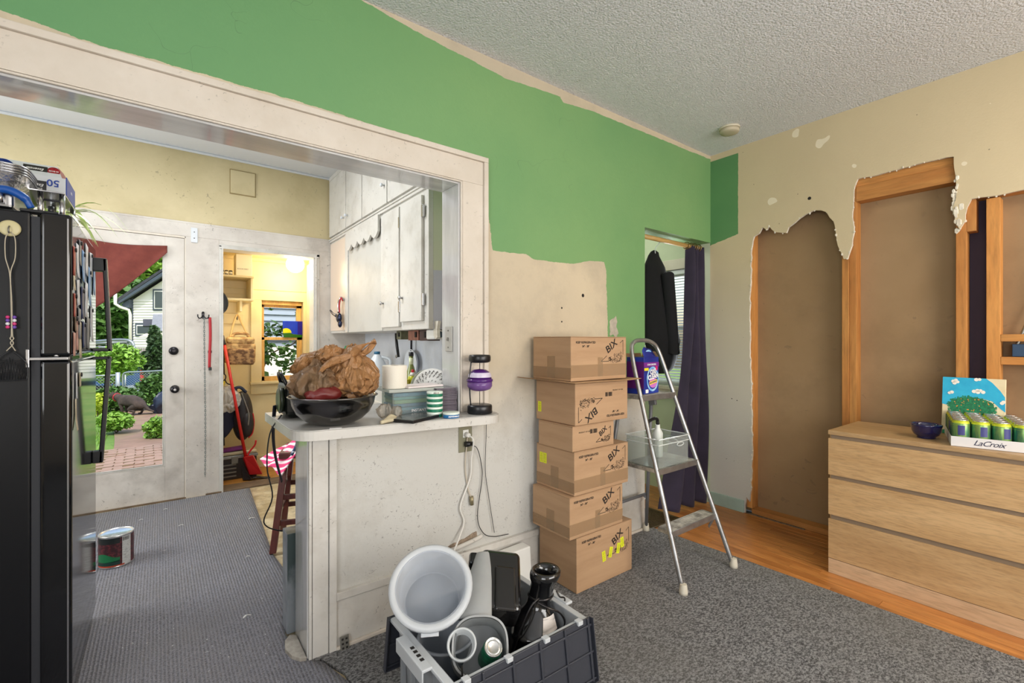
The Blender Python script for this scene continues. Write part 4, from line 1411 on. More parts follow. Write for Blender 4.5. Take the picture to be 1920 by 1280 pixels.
for _ in range(560):
    a = rnd.uniform(0, 2 * PI); rr_ = math.sqrt(rnd.random())
    px, pz = .48 + .40 * rr_ * math.cos(a), .50 + .19 * rr_ * math.sin(a) - .05 * (rnd.random() if math.cos(a) > 0 else 0)
    s_ = rnd.uniform(.010, .022)
    n0 = len(mb.v)
    for q in range(4):
        b = rnd.uniform(0, .8) + q * PI / 2
        mb.v.append(Vector((-.0100 - .0004 * rnd.random(), CW / 2 - (px + s_ * math.cos(b)) * CW, (pz + s_ * .8 * math.sin(b)) * CH)))
    mb.face([n0, n0 + 1, n0 + 2, n0 + 3])
o = mb.build('tree_paint', mat('green_tree_paint', (16, 110, 72), .6, c2=(30, 134, 88), scale=60), cv, world=False); o['kind'] = 'stuff'
def dots(n, f, s0, s1, m, nm, dxx):
    mb = MB()
    for i in range(n):
        px, pz = f(i)
        s_ = rnd.uniform(s0, s1)
        n0 = len(mb.v)
        for q in range(8):
            mb.v.append(Vector((-.0101 - dxx, CW / 2 - (px + s_ * math.cos(q * PI / 4)) * CW, (pz + s_ * .8 * math.sin(q * PI / 4)) * CH)))
        mb.face(list(range(n0, n0 + 8)))
    o = mb.build(nm, m, cv, world=False); o['kind'] = 'stuff'
dots(30, lambda i: (.48 + .33 * rnd.uniform(-1, 1), .50 + .14 * rnd.uniform(-1, 1)), .007, .013, mat('orange_dab', (222, 146, 60), .6), 'fruit_dabs', .0008)
cl_ = [(.18, .93), (.22, .95), (.20, .90), (.25, .92), (.12, .72), (.16, .735), (.55, .975), (.60, .98), (.52, .77), (.57, .79), (.62, .79), (.66, .765), (.58, .76), (.95, .60), (.97, .62)]
dots(len(cl_), lambda i: cl_[i], .030, .040, mat('white_cloud_dab', (240, 232, 222), .6), 'cloud_dabs', .0012)
mb, _, _ = cpoly([(0, .06), (.1, .075), (.3, .06), (.5, .05), (1, .06), (1, 0), (0, 0)], None, '')
mb.build('grass_paint', bpy.data.materials['green_tree_paint'], cv, world=False)
# tray of cans
ct = thing('can_tray', 'low white card tray full of sparkling water cans on the dresser', 'tray', (3.14, .33, .7855), rotz=-103)
# local x runs along the tray's long front edge, y away from the front
TW, TDp = .405, .272
M_tray = mat('white_tray_card', (214, 212, 212), .7)
def tl(p): return p
FO = Vector((2.960, .488, .786)); fx_ = Vector((math.sin(math.radians(13)) * 1, -math.cos(math.radians(13)), 0)); fyy = Vector((math.cos(math.radians(13)), math.sin(math.radians(13)), 0))
XF[ct.name] = Matrix.Translation(FO) @ Matrix((fx_, fyy, (0, 0, 1))).transposed().to_4x4()
ct.matrix_world = XF[ct.name]
TX, TY = .272, .405
m = MB().box(0, 0, 0, TX, TY, .002).box(0, 0, 0, TX, .002, .046).box(0, TY - .002, 0, TX, TY, .046).box(0, .002, 0, .002, TY - .002, .046).box(TX - .002, .002, 0, TX, TY - .002, .046)
m.build('tray_body', M_tray, ct, world=False, bev=.0008)
text('LaCroix', .034, mat('navy_script_ink', (40, 42, 70), .6), ct, basis((.125, -.0006, .023), (1, 0, 0), (0, 0, 1)), world=False, shear=.45, name='brand_print', sp=.9)
M_can = [mat('lime_can_print', (132, 166, 96), .3, metal=.5, c2=(50, 120, 100), scale=22, stretch=(1, 1, .25), contrast=(.42, .58)), mat('can_top_metal', (224, 224, 222), .25, metal=.9), mat('yellow_can_band', (206, 216, 60), .3, metal=.4), mat('navy_can_panel', (58, 60, 120), .4)]
can0 = None
k = 0
ords = ['first', 'second', 'third', 'fourth', 'fifth', 'sixth']
for j in range(6):
    for i in range(4):
        P = FO + fx_ * (.036 + i * .0667) + fyy * (.036 + j * .0667) + Vector((0, 0, .003))
        lb = 'green and yellow can in the white tray, %s row, %s from the painting side' % (ords[j], ords[i])
        if can0 is None:
            can0 = thing('drink_can', lb, 'can', tuple(P), group='sparkling water cans in the white tray')
            MB().lathe([(.024, 0), (.031, .008), (.033, .014), (.033, .098), (.031, .106)], (0, 0, 0), 20).build('can_body', M_can[0], can0, world=False)
            MB().lathe([(.0331, .094), (.0312, .1062), (.027, .116)], (0, 0, 0), 20).build('shoulder', M_can[2], can0, world=False)
            MB().lathe([(.0272, .116), (.0275, .120), (.0262, .121), (.0245, .117), (.0001, .117)], (0, 0, 0), 20).build('lid', M_can[1], can0, world=False)
            MB().obox((0, -.004, .1188), (.012, .018, .0012)).build('pull_tab', M_can[1], can0, world=False)
            n_ = MB().grid(lambda u, v: (.03325 * math.cos(3.0 + .75 * u), .03325 * math.sin(3.0 + .75 * u), .05 + .045 * v), 5, 1)
            n_.build('print_panel', M_can[3], can0, world=False)
        else:
            copy_tree(can0, loc=P, rotz=(k * 37) % 360 if j else i * 14, label=lb)
        k += 1
# dark wheel at the foot of the dresser
ww = thing('caster_wheel', 'dark rubber wheel on the floor behind the dresser', 'wheel', (3.40, 1.02, 0))
MB().lathe([(.012, -.012), (.040, -.012), (.045, -.006), (.045, .006), (.040, .012), (.012, .012)], (3.395, 1.035, .046), 24, RX(90)).build('tyre', mat('dark_rubber', (30, 34, 38), .6), ww)
MB().lathe([(.016, -.014), (.018, 0), (.016, .014)], (3.395, 1.035, .046), 16, RX(90)).build('hub', M_grey, ww)

# ---------------------------------------------------------------- things in the storage tote
M_tote = milky('cloudy_grey_tote_plastic', (170, 174, 178), .30, .35, (196, 200, 204))
M_totelip = mat('pale_grey_plastic_lip', (190, 194, 198), .4)
M_lid = mat('charcoal_tote_lid', (52, 54, 62), .42, bump=.1, bscale=90)
tt = thing('storage_tote', 'grey storage tote with open black hinged lid halves, in front of the half wall', 'storage box', (.9, 1.31, .01))
X0, X1, Y0, Y1, ZT = .650, 1.150, 1.125, 1.512, .325
m = MB()
ins = .03
def ringpts(x0, y0, x1, y1, z): return [(x0, y0, z), (x1, y0, z), (x1, y1, z), (x0, y1, z)]
P = ringpts(X0 + ins, Y0 + ins, X1 - ins, Y1 - ins, .0105) + ringpts(X0, Y0, X1, Y1, ZT) + ringpts(X0 + .004, Y0 + .004, X1 - .004, Y1 - .004, ZT) + ringpts(X0 + ins + .004, Y0 + ins + .004, X1 - ins - .004, Y1 - ins - .004, .0145)
f_ = [(0, 3, 2, 1), (12, 13, 14, 15)]
for i in range(4):
    j = (i + 1) % 4
    f_ += [(i, j, 4 + j, 4 + i), (4 + i, 4 + j, 8 + j, 8 + i), (8 + i, 8 + j, 12 + j, 12 + i)]
m.quads(P, f_)
m.build('body', M_tote, tt, bev=.004)
m = MB()
m.box(X0 - .022, Y0 - .010, ZT - .012, X0 + .004, Y1 + .010, ZT).box(X1 - .004, Y0 - .010, ZT - .012, X1 + .022, Y1 + .010, ZT)
m.box(X0, Y0 - .012, ZT - .010, X1, Y0 + .004, ZT).box(X0, Y1 - .004, ZT - .010, X1, Y1 + .012, ZT)
m.build('rim', M_totelip, tt, bev=.003)
MB().box(X0 - .05, Y0 + .09, ZT - .006, X0 - .018, Y1 - .11, ZT + .004).box(X0 - .052, Y0 + .09, ZT - .04, X0 - .046, Y1 - .11, ZT + .004).build('grip', M_totelip, tt, bev=.003)
MB().box(X1 + .018, Y0 + .09, ZT - .006, X1 + .05, Y1 - .11, ZT + .004).build('grip', M_totelip, tt, bev=.003)
for i in range(4): MB().obox((X0 - .030, Y0 + .135 + i * .022, ZT + .0045), (.012, .012, .001)).build('grip_slot', M_dark, tt)
for i in range(5): MB().box(X0 + .008 - .012, Y0 + .04 + i * .075, .05, X0 + .012, Y0 + .05 + i * .075, ZT - .03).build('side_rib', M_tote, tt)
def lidhalf(y, sgn, ang):
    M0 = TR(0, y, ZT + .004) @ RX(ang)
    n = MB()
    n.box(X0 - .026, 0, -.003, X1 + .026, .20, .001)
    for i in range(6): n.box(X0 - .026 + i * .1068, 0, -.010, X0 - .018 + i * .1068, .20, -.003)
    for i in range(3): n.box(X0 - .026, .02 + i * .085, -.009, X1 + .026, .027 + i * .085, -.003)
    n.box(X0 - .03, .0, -.018, X0 - .026, .20, .002).box(X1 + .026, 0, -.018, X1 + .03, .20, .002)
    n.box(X0 - .03, .20, -.018, X1 + .03, .204, .002)
    n.xf(M0 @ (Matrix.Diagonal((1, 1, 1, 1))))
    o = n.build('lid_half', M_lid, tt, bev=.0015)
    h = MB().tube([(X0 + .01, y, ZT + .002), (X1 - .01, y, ZT + .002)], .0032, 6)
    h.build('hinge_wire', M_lid, o)
    for i in range(4):
        MB().box(X0 + .02 + i * .148, y - .012, ZT - .004, X0 + .042 + i * .148, y + .010, ZT + .010).build('hinge_clip', M_totelip, o, bev=.002)
lidhalf(Y0 - .014, 1, -98 - 0)
lidhalf(Y1 + .014, 1, -80)
# round translucent bucket lying tilted in the tote
M_bucket = milky('cloudy_white_bucket_plastic', (196, 201, 208), .52, .25, (236, 240, 246))
M_bucket2 = milky('cloudy_bucket_rim', (226, 230, 234), .35, .25)
bk = thing('round_food_bucket', 'round translucent white bucket tilted towards the room in the tote', 'bucket', (.74, 1.42, .32))
ax = Vector((-.33, -.58, .75)).normalized()
BM = Matrix.Translation((.738, 1.425, .406) ) @ ax.to_track_quat('Z', 'Y').to_matrix().to_4x4()
m = MB().lathe([(.092, -.045), (.096, -.042), (.112, .085), (.119, .088), (.119, .094), (.110, .094), (.094, -.034), (.090, -.036), (.088, -.033), (.0001, -.033)], seg=44, M=BM)
m.build('bucket_body', M_bucket, bk)
MB().lathe([(.117, .070), (.134, .070), (.136, .092), (.128, .098), (.116, .096), (.112, .088)], seg=44, M=BM, cap=False).build('rim', M_bucket2, bk)
MB().lathe([(.102, .030), (.106, .034), (.104, .040)], seg=44, M=BM, cap=False).build('inner_ring', M_bucket2, bk)
MB().obox((0, -.136, .070), (.055, .012, .006)).xf(BM).build('lift_tab', M_bucket2, bk, bev=.002)

bk2 = thing('tall_food_bucket', 'upright cloudy plastic bucket under the tilted round bucket in the tote', 'bucket', (.765, 1.385, .016))
MB().lathe([(.070, 0), (.076, .004), (.088, .26), (.096, .262), (.096, .268), (.086, .268), (.074, .01), (.0001, .008)], (.765, 1.378, .016), 36).build('bucket_body', M_bucket, bk2)

# grey and black moulded dispenser with a round opening
M_gp = mat('mid_grey_moulded_plastic', (162, 164, 164), .38, c2=(152, 154, 155), scale=4)
M_bp = mat('smoked_black_plastic', (24, 23, 24), .12, coat=.5)
dp_ = thing('pet_feeder', 'grey and smoked black pet feeder lying on its back in the tote', 'pet feeder', (.93, 1.30, .22))
# frame: local z = facing direction of the opening
fz_ = Vector((-.40, -.66, .64)).normalized()
xx = Vector((.80, -.50, -.02)); xx = (xx - fz_ * xx.dot(fz_)).normalized()
yy_ = fz_.cross(xx)
GM = Matrix.Translation((.802, 1.222, .318)) @ Matrix((xx, yy_, fz_)).transposed().to_4x4()
def sq(a, rx, ry, p=2.6):
    c, s = math.cos(a), math.sin(a)
    return (rx * abs(c) ** (2 / p) * (1 if c > 0 else -1), ry * abs(s) ** (2 / p) * (1 if s > 0 else -1))
def shell(u, v):
    a = u * 2 * PI
    x, y = sq(a, .092, .088)
    z = -.10 + .10 * v - .0 * math.cos(a)
    k = 1 + .05 * math.sin(PI * v) - .06 * v
    return (x * k, y * k, z)
n = MB().grid(shell, 56, 8)
n.xf(GM); n.build('grey_shell', M_gp, dp_)
def shell_in(u, v):
    a = -u * 2 * PI
    x, y = sq(a, .087, .082)
    return (x * .94 * (1 - .1 * v), y * .94 * (1 - .1 * v), .0 - .10 * v)
n = MB().grid(shell_in, 56, 4)
n.xf(GM); n.build('shell_lining', mat('shadow_grey_plastic', (156, 159, 160), .4), dp_)
def lipf(u, v):
    a = u * 2 * PI
    x, y = sq(a, .089 - .006 * v, .085 - .006 * v)
    return (x, y, .0015)
n = MB().grid(lipf, 56, 1); n.xf(GM); n.build('shell_lip', M_gp, dp_)
n = MB().prism([(.078 * math.cos(2 * PI * i / 24), .076 * math.sin(2 * PI * i / 24)) for i in range(24)], -.102, -.098, 'z'); n.xf(GM); n.build('shell_back', mat('shadow_grey_back', (130, 133, 136), .4), dp_)
RM = GM @ TR(-.058, .004, .012)
MB().lathe([(.040, -.05), (.0455, -.03), (.0465, .003), (.043, .007), (.0395, .003), (.036, -.05), (.033, -.052)], seg=36, M=RM, cap=False).build('round_spout', mat('pale_grey_ring', (196, 200, 202), .3), dp_)
MB().tube([(-.056, -.050, .009), (-.054, -.078, .004)], .0025, 6).xf(GM).build('seam', M_dark, dp_)
# the broad strap rising behind it
st = MB()
def strap(u, v):
    w_ = .030 + .034 * (1 - v)
    y = .080 + .235 * v
    z = -.012 - .10 * v ** 1.2
    return ((-.022 + .040 * v) + w_ * (2 * u - 1), y, z - .016 * (2 * u - 1) ** 2)
n = MB().grid(strap, 8, 16, .01); n.xf(GM); n.build('broad_strap', M_gp, dp_, sub=1)
# smoked black body
n = MB()
n.obox((.070, .195, -.135), (.150, .235, .11), (-22, 6, -6))
n.xf(GM); n.build('smoked_body', M_bp, dp_, bev=.022, seg=4)
n = MB().obox((.090, .175, -.068), (.075, .165, .016), (-22, 8, -6)); n.xf(GM); n.build('raised_cover', M_bp, dp_, bev=.008, seg=3)
n = MB().obox((.030, .285, -.165), (.14, .05, .06), (-22, 0, -4)); n.xf(GM); n.build('top_cap', M_bp, dp_, bev=.012, seg=3)
n = MB().obox((.082, .232, -.098), (.028, .004, .006), (-22, 0, -30)); n.xf(GM); n.build('painted_highlight', M_totelip, dp_)  # pale strip standing in for a highlight on the glossy body
# green can inside the opening
gc = thing('green_drink_can', 'green drink can lying inside the grey opening of the pet feeder', 'can', (.90, 1.21, .28))
CM = GM @ TR(.032, -.018, -.056) @ Matrix.Rotation(math.radians(-14), 4, 'X') @ Matrix.Rotation(math.radians(10), 4, 'Y')
MB().lathe([(.028, -.045), (.031, -.04), (.031, .045), (.029, .053)], seg=28, M=CM).build('can_body', mat('dark_green_can_print', (24, 120, 84), .35, metal=.3, c2=(16, 92, 62), scale=60, contrast=(.45, .55)), gc)
MB().lathe([(.0292, .053), (.0285, .058), (.0262, .059), (.0245, .0545), (.020, .0545), (.019, .0562), (.017, .0545), (.0001, .0545)], seg=28, M=CM).build('can_base', M_can[1], gc)
# black enamel milk can with wire handle
M_enam = mat('black_enamel', (14, 14, 16), .14, coat=.7, dirt=(60, 54, 48), dscale=12, damt=.25)
mk = thing('milk_can', 'black enamel milk can with open neck and wire bail in the tote', 'milk can', (1.0, 1.30, .018))
ka = Vector((.10, .02, 1)).normalized()
KM = Matrix.Translation((1.004, 1.29, .018)) @ Matrix(((.96, 0, .24, 0), (0, .96, -.05, 0), (0, 0, .92, 0), (0, 0, 0, 1)))
MB().lathe([(.088, 0), (.094, .01), (.096, .04), (.094, .245), (.098, .252), (.096, .262), (.088, .272), (.064, .318), (.050, .336), (.046, .350), (.045, .420), (.054, .436), (.058, .452), (.056, .466), (.050, .470), (.041, .462), (.037, .44), (.036, .30), (.0001, .29)], seg=40, M=KM).build('can_body', M_enam, mk)
MB().lathe([(.0945, .176), (.0985, .18), (.0945, .186)], seg=40, M=KM, cap=False).build('seam_ring', M_enam, mk)
MB().lathe([(.047, .372), (.050, .376), (.047, .380)], seg=30, M=KM, cap=False).build('neck_wire', mat('dark_wire', (60, 58, 58), .3, metal=.8), mk)
wire = bpy.data.materials['dark_wire']
P = lambda x, y, z: KM @ Vector((x, y, z))
MB().tube(spline([P(-.10, -.02, .18), P(-.098, -.035, .30), P(-.085, -.045, .375), P(-.055, -.045, .395), P(-.050, -.04, .38)], 6), .0032, 6).build('bail_wire', wire, mk)
MB().tube(spline([P(.10, -.02, .15), P(.105, -.035, .27), P(.092, -.045, .345), P(.060, -.045, .365), P(.05, -.03, .385)], 6), .0032, 6).build('bail_wire', wire, mk)
MB().tube(spline([P(-.05, -.03, .378), P(-.02, -.07, .362), P(.03, -.085, .335), P(.072, -.085, .285), P(.086, -.07, .23)], 6), .0036, 6).build('bail_wire', wire, mk)
o = MB().grid(lambda u, v: tuple(P((.0655 + .026 * (1 - v)) * math.cos(-1.95 + .80 * u), (.0655 + .026 * (1 - v)) * math.sin(-1.95 + .80 * u), .277 + .046 * v)), 6, 2).build('paper_label', mat('printed_white_label', (226, 218, 212), .7, c2=(150, 142, 138), scale=60, stretch=(.2, .2, 2), contrast=(.5, .7)), mk)
# black case lying at the bottom of the tote
bc_ = thing('black_case', 'glossy black rounded case under the pet feeder in the tote', 'case', (.85, 1.26, .06))
MB().obox((.835, 1.25, .115), (.28, .17, .10), (20, 4, 4)).build('case_body', M_black, bc_, bev=.028, seg=4)
gj = thing('glass_jar', 'small clear jar with dark lid behind the smoked feeder body', 'jar', (1.02, 1.46, .30))
MB().lathe([(.026, 0), (.028, .01), (.028, .10), (.024, .115)], (.985, 1.462, .28), 18).build('jar_body', M_cl2, gj)
MB().lathe([(.027, .112), (.027, .132), (.022, .136), (.0001, .136)], (.985, 1.462, .28), 18).build('jar_lid', M_black, gj)

# ---------------------------------------------------------------- half-wall details
M_white2 = mat('clean_white_plastic', (232, 232, 228), .35)
wb_ = thing('white_wall_box', 'flat white plastic box standing against the baseboard behind the tote', 'box', (1.38, 1.90, .01))
MB().quads([(1.22, 1.86, .0105), (1.545, 1.86, .0105), (1.545, 1.942, .0105), (1.22, 1.942, .0105), (1.22, 1.875, .195), (1.545, 1.875, .205), (1.545, 1.942, .205), (1.22, 1.942, .195)], [(0, 3, 2, 1), (4, 5, 6, 7), (0, 1, 5, 4), (1, 2, 6, 5), (2, 3, 7, 6), (3, 0, 4, 7)]).build('body', M_white2, wb_, bev=.006)
# torn strip of plaster above the baseboard
tear = jag([(.96, .254), (1.02, .268), (1.12, .288), (1.22, .306), (1.27, .318)], .004, .02, 3) + jag([(1.275, .285), (1.2, .276), (1.1, .268), (1.0, .256), (.96, .25)], .003, .02, 4)
MB().prism(tear, YA - .004, YA + .001, 'y').build('torn_plaster', mat('exposed_brown_plaster', (172, 154, 134), .95, c2=(118, 102, 86), scale=30, bump=.8, bscale=60, bdist=.01), wall_north)
MB().tube(spline([(.94, YA - .004, .252), (1.0, YA - .016, .262), (1.1, YA - .024, .272), (1.2, YA - .02, .280), (1.28, YA - .008, .286), (1.30, YA - .003, .290)], 6), [.004] + [.011] * 29 + [.004], 8).build('plaster_bulge', M_white, wall_north)
MB().prism(jag([(2.275, 1.40), (2.30, 1.42), (2.335, 1.44), (2.35, 1.40), (2.34, 1.37), (2.36, 1.33), (2.34, 1.29), (2.31, 1.32), (2.28, 1.31), (2.275, 1.40)], .005, .015, 8)[:-1], YA - .0015, YA + .001, 'y').build('peeled_patch', mat('peeled_grey_plaster', (196, 186, 168), .9, c2=(170, 160, 146), scale=20, bump=.6, bscale=40), wall_north)
for (x, z, r_) in ((1.86, 1.47, .006), (2.035, 1.553, .011), (1.86, 1.39, .005)):
    MB().cyl((x, YA - .0008, z), (x, YA + .002, z), r_, seg=9).build('nail_hole', M_dark, wall_north)
for (y, z, r_) in ((1.27, 2.235, .011), (1.80, .84, .004), (1.76, .83, .004)):
    MB().cyl((XE - .0008, y, z), (XE + .002, y, z), r_, seg=9).build('nail_hole', M_dark, wall_east)
# outlet with plugs and cords
M_plate = mat('dull_nickel_plate', (134, 132, 110), .5, metal=.4)
ot = thing('wall_outlet', 'old greyish outlet plate on the half wall under the counter end', 'outlet', (1.205, YA, .79))
MB().box(1.166, YA - .004, .728, 1.243, YA, .858).build('cover_plate', M_plate, ot, bev=.002)
MB().box(1.190, YA - .006, .80, 1.222, YA - .003, .838).build('socket', M_white2, ot, bev=.003)
def cord(nm, lb, pts, r_, m, ends=()):
    t = thing(nm, lb, 'cord', pts[0])
    MB().tube(spline(pts, 8), r_, 7).build('cable', m, t)
    for (a, b, rr_, mm) in ends: MB().cyl(a, b, rr_, rr_ * .8, 10).build('plug', mm, t)
    return t
M_wc = mat('white_cable', (226, 224, 218), .45)
cord('extension_cord', 'white power cord hanging from the outlet down into the tote area', [(1.206, YA - .03, .815), (1.222, YA - .05, .79), (1.228, YA - .022, .70), (1.225, YA - .014, .60), (1.17, YA - .013, .47), (1.19, YA - .013, .39), (1.155, YA - .03, .33), (1.10, YA - .06, .26), (1.09, YA - .09, .21)], .0042, M_wc, (((1.206, YA - .006, .815), (1.206, YA - .035, .815), .013, M_wc),))
cord('black_power_cord', 'thin black cord looping from the outlet adapter to the floor', [(1.222, YA - .03, .765), (1.262, YA - .022, .74), (1.292, YA - .012, .66), (1.297, YA - .012, .58), (1.27, YA - .012, .40), (1.30, YA - .015, .31), (1.36, YA - .02, .275), (1.46, YA - .018, .262)], .0020, M_black, (((1.195, YA - .020, .77), (1.235, YA - .020, .768), .014, M_black),))
cord('lamp_cord', 'thin black cord hanging from the spinning lamp past the counter end', [(1.325, YA - .01, .93), (1.322, YA - .012, .80), (1.318, YA - .011, .62), (1.335, YA - .012, .50), (1.36, YA - .012, .36), (1.372, YA - .014, .29)], .0016, M_black)
cord('loose_white_cord', 'loose white two-wire cord ending in a bare plug on the half wall', [(1.21, YA - .012, .80), (1.20, YA - .009, .66), (1.215, YA - .009, .55), (1.232, YA - .012, .50)], .0030, mat('old_beige_cable', (196, 186, 170), .5), (((1.232, YA - .014, .505), (1.236, YA - .014, .462), .011, mat('bare_brass_plug', (150, 140, 110), .4, metal=.6)),))
mc = thing('metal_corner_plate', 'grey perforated metal plate lying at the foot of the half wall', 'metal plate', (.60, 1.93, .01))
MB().obox((.606, 1.940, .032), (.036, .004, .055), (-14, 0, 0)).build('plate', M_grey, mc, bev=.001)
for i in range(6): MB().obox((.598 + (i % 2) * .016, 1.9335 + .004 * (i // 2), .016 + .016 * (i // 2)), (.008, .003, .007), (-14, 0, 0)).build('slot', M_dark, mc)
# switch on the jamb
sw = thing('jamb_switch', 'grey painted switch plate on the inner jamb of the opening', 'switch', (1.160, 2.05, 1.29))
MB().box(1.152, 2.015, 1.225, 1.1595, 2.082, 1.35).build('plate', mat('painted_grey_plate', (186, 184, 178), .45), sw, bev=.003)
for zz in (1.33, 1.292, 1.246): MB().cyl((1.1515, 2.048, zz), (1.1495, 2.048, zz), .004, seg=8).build('screw', M_grey, sw)
MB().obox((1.149, 2.048, 1.287), (.012, .007, .016), (0, 20, 0)).build('toggle', M_grey, sw)
# broken tile and lumps at the post foot
sb = thing('broken_tile', 'broken pale tile lump at the foot of the post', 'tile', (.44, 2.07, 0))
MB().prism([(.418, 2.0), (.44, 1.965), (.463, 1.955), (.4635, 2.13), (.44, 2.15), (.415, 2.12), (.405, 2.06)], .003, .026, 'z').build('tile_body', mat('broken_tile_grey', (176, 170, 160), .8, c2=(140, 134, 126), scale=20, bump=.5, bscale=40), sb, bev=.004)
cb2 = thing('marbled_board_box', 'thin grey marbled box standing behind the post on the kitchen floor', 'box', (.58, 2.20, .012))
MB().box(.436, 2.172, .0145, .74, 2.262, .445).build('box_body', [mat('marbled_grey_board', (120, 126, 132), .5, c2=(52, 66, 66), scale=7, stretch=(1, 1, .5), contrast=(.44, .58))], cb2, bev=.002)
MB().box(.4345, 2.175, .015, .4358, 2.260, .444).build('side_print', mat('pale_grey_board', (160, 166, 174), .5, c2=(120, 126, 136), scale=9), cb2)

# ---------------------------------------------------------------- counter on the half wall
CT = .93
def corner(cx, cy, r_, a0, a1, n=8): return [(cx + r_ * math.cos(math.radians(a0 + (a1 - a0) * i / n)), cy + r_ * math.sin(math.radians(a0 + (a1 - a0) * i / n))) for i in range(n + 1)]
outl = [(.405, 2.52)] + corner(.505, 1.985, .10, 180, 262) + corner(1.235, 1.865, .080, -95, 0) + [(1.318, 1.945), (1.318, 1.9715), (1.1595, 1.9715), (1.1595, 2.52)]
M_ctop = mat('greyish_laminate_top', (188, 186, 182), .35, c2=(176, 174, 170), scale=5, dirt=(140, 134, 124), dscale=8, damt=.35)
ctr = thing('breakfast_counter', 'white edged counter top on the half wall, rounded at both ends', 'countertop', (.8, 2.1, .89))
MB().prism(outl, .889, CT - .004, 'z').build('counter_edge', M_white, ctr, bev=.003)
MB().prism([(x if x < 1.16 else x - .004, y + (.004 if y < 2 else -.004)) for x, y in outl], CT - .0038, CT, 'z').build('laminate', M_ctop, ctr, bev=.0015)
Zc = CT + .0006
M_steel = mat('brushed_steel_bowl', (120, 118, 116), .16, metal=1)
sbw = thing('mixing_bowl', 'large stainless steel mixing bowl on the left end of the counter', 'bowl', (.575, 2.0, Zc))
MB().lathe([(.070, 0), (.082, .004), (.116, .020), (.146, .048), (.164, .085), (.170, .114), (.178, .116), (.180, .119), (.176, .121), (.168, .118), (.161, .086), (.143, .052), (.113, .024), (.08, .008), (.0001, .006)], (.583, 2.012, Zc), 56).build('bowl_body', M_steel, sbw)


# plastic shopping bags heaped in the bowl
def blob(c, R, seed, amp=.14, sc=3.0, m=48, pinch=None):
    n = MB()
    n.ball((0, 0, 0), 1, m, m // 2)
    for i, p in enumerate(n.v):
        d = p.normalized()
        q = Vector((d.x * sc + seed, d.y * sc, d.z * sc * .6))
        f = 1 + amp * (noise.noise(q) * 1.2 + .5 * noise.noise(q * 2.3)) - amp * .28 * abs(noise.noise(q * 3.6 + Vector((2, 9, 4)))) + amp * .3 * (.5 - abs(noise.noise(Vector((q.x * 2.2, q.y * 2.2, q.z * .5 + 3))))) - amp * .9 * abs(noise.noise(q * 1.6 + Vector((7, 3, 1)))) * 1.5
        r_ = Vector((d.x * R[0], d.y * R[1], d.z * R[2])) * f
        if pinch and d.z > 0:
            k = max(0, d.z) ** 2
            r_.x *= 1 - .75 * k; r_.y *= 1 - .75 * k
            r_.z += pinch * k
        n.v[i] = r_ + Vector(c)
    return n


def plastic(name, c, see, tint):
    m_ = milky(name, c, see, .28, tint)
    t_ = NT.__new__(NT)
    t_.t = m_.node_tree; t_.b = m_.node_tree.nodes['Principled BSDF']
    v_ = t_.coord((1, 1, .6))
    vo = t_.n('TexVoronoi', feature='DISTANCE_TO_EDGE'); t_.l(v_, vo.inputs['Vector']); vo.inputs['Scale'].default_value = 16
    t_.out(normal=t_.bump(t_.math('ADD', t_.math('MULTIPLY', vo.outputs['Distance'], 3), t_.noise(v_, 14, 5, .65, 1.2)), .9, .028))
    return m_


M_bag = plastic('tan_bag_film', (184, 136, 90), .16, (236, 200, 160))
M_bag2 = plastic('thin_tan_bag_film', (160, 130, 100), .40, (226, 202, 176))
bg1 = thing('tan_shopping_bag', 'full tan plastic bag with knotted handles at the right of the steel bowl', 'bag', (.66, 2.0, 1.05))
blob((.662, 2.005, 1.125), (.118, .105, .095), 2.2, .15, 2.6, 88, pinch=.055).build('bag_body', M_bag, bg1)
hp = spline([(.640, 1.97, 1.21), (.655, 1.965, 1.235), (.70, 1.96, 1.262), (.742, 1.96, 1.275)], 6)
MB().tube(hp, [.014 + .010 * math.sin(i * .35) for i in range(len(hp))], 9).build('bag_handle', M_bag, bg1)
hp = spline([(.745, 1.965, 1.272), (.71, 1.97, 1.235), (.675, 1.975, 1.215), (.65, 1.97, 1.205)], 6)
MB().tube(hp, [.009 + .006 * math.sin(i * .3) for i in range(len(hp))], 8).build('bag_handle', M_bag, bg1)
hp = spline([(.635, 1.955, 1.215), (.60, 1.955, 1.205), (.55, 1.955, 1.185), (.515, 1.965, 1.15), (.50, 1.98, 1.12)], 6)
MB().tube(hp, [.010 + .008 * math.sin(i * .2) for i in range(len(hp))], 8).build('bag_handle', M_bag, bg1)
bg2 = thing('thin_shopping_bag', 'thin translucent tan bag with dark things inside at the left of the steel bowl', 'bag', (.51, 2.02, 1.05))
blob((.520, 2.02, 1.10), (.108, .100, .080), 8.1, .17, 2.4, 72, pinch=.02).build('bag_body', M_bag2, bg2)
blob((.535, 2.10, 1.165), (.10, .06, .065), 5.5, .16, 2.2).build('bag_back_fold', M_bag, bg2)
blob((.575, 2.03, 1.215), (.065, .035, .045), 3.3, .2, 2.5).build('bag_top_fold', M_bag, bg2)
rb = thing('red_bag', 'dark red crumpled wrapping showing in the steel bowl', 'wrapper', (.53, 1.93, 1.06))
blob((.525, 1.945, 1.062), (.072, .030, .034), 4.4, .10, 2.2).build('wrapper_body', mat('dark_red_film', (104, 30, 28), .4), rb)
for i in range(3): blob((.47 + i * .04, 2.03, 1.10 + .015 * i), (.035, .03, .035), i * 3.1, .1, 3, 16).build('contents', mat('dark_bag_content_%s' % 'abc'[i], [(70, 56, 48), (92, 84, 40), (50, 44, 50)][i], .5), bg2)

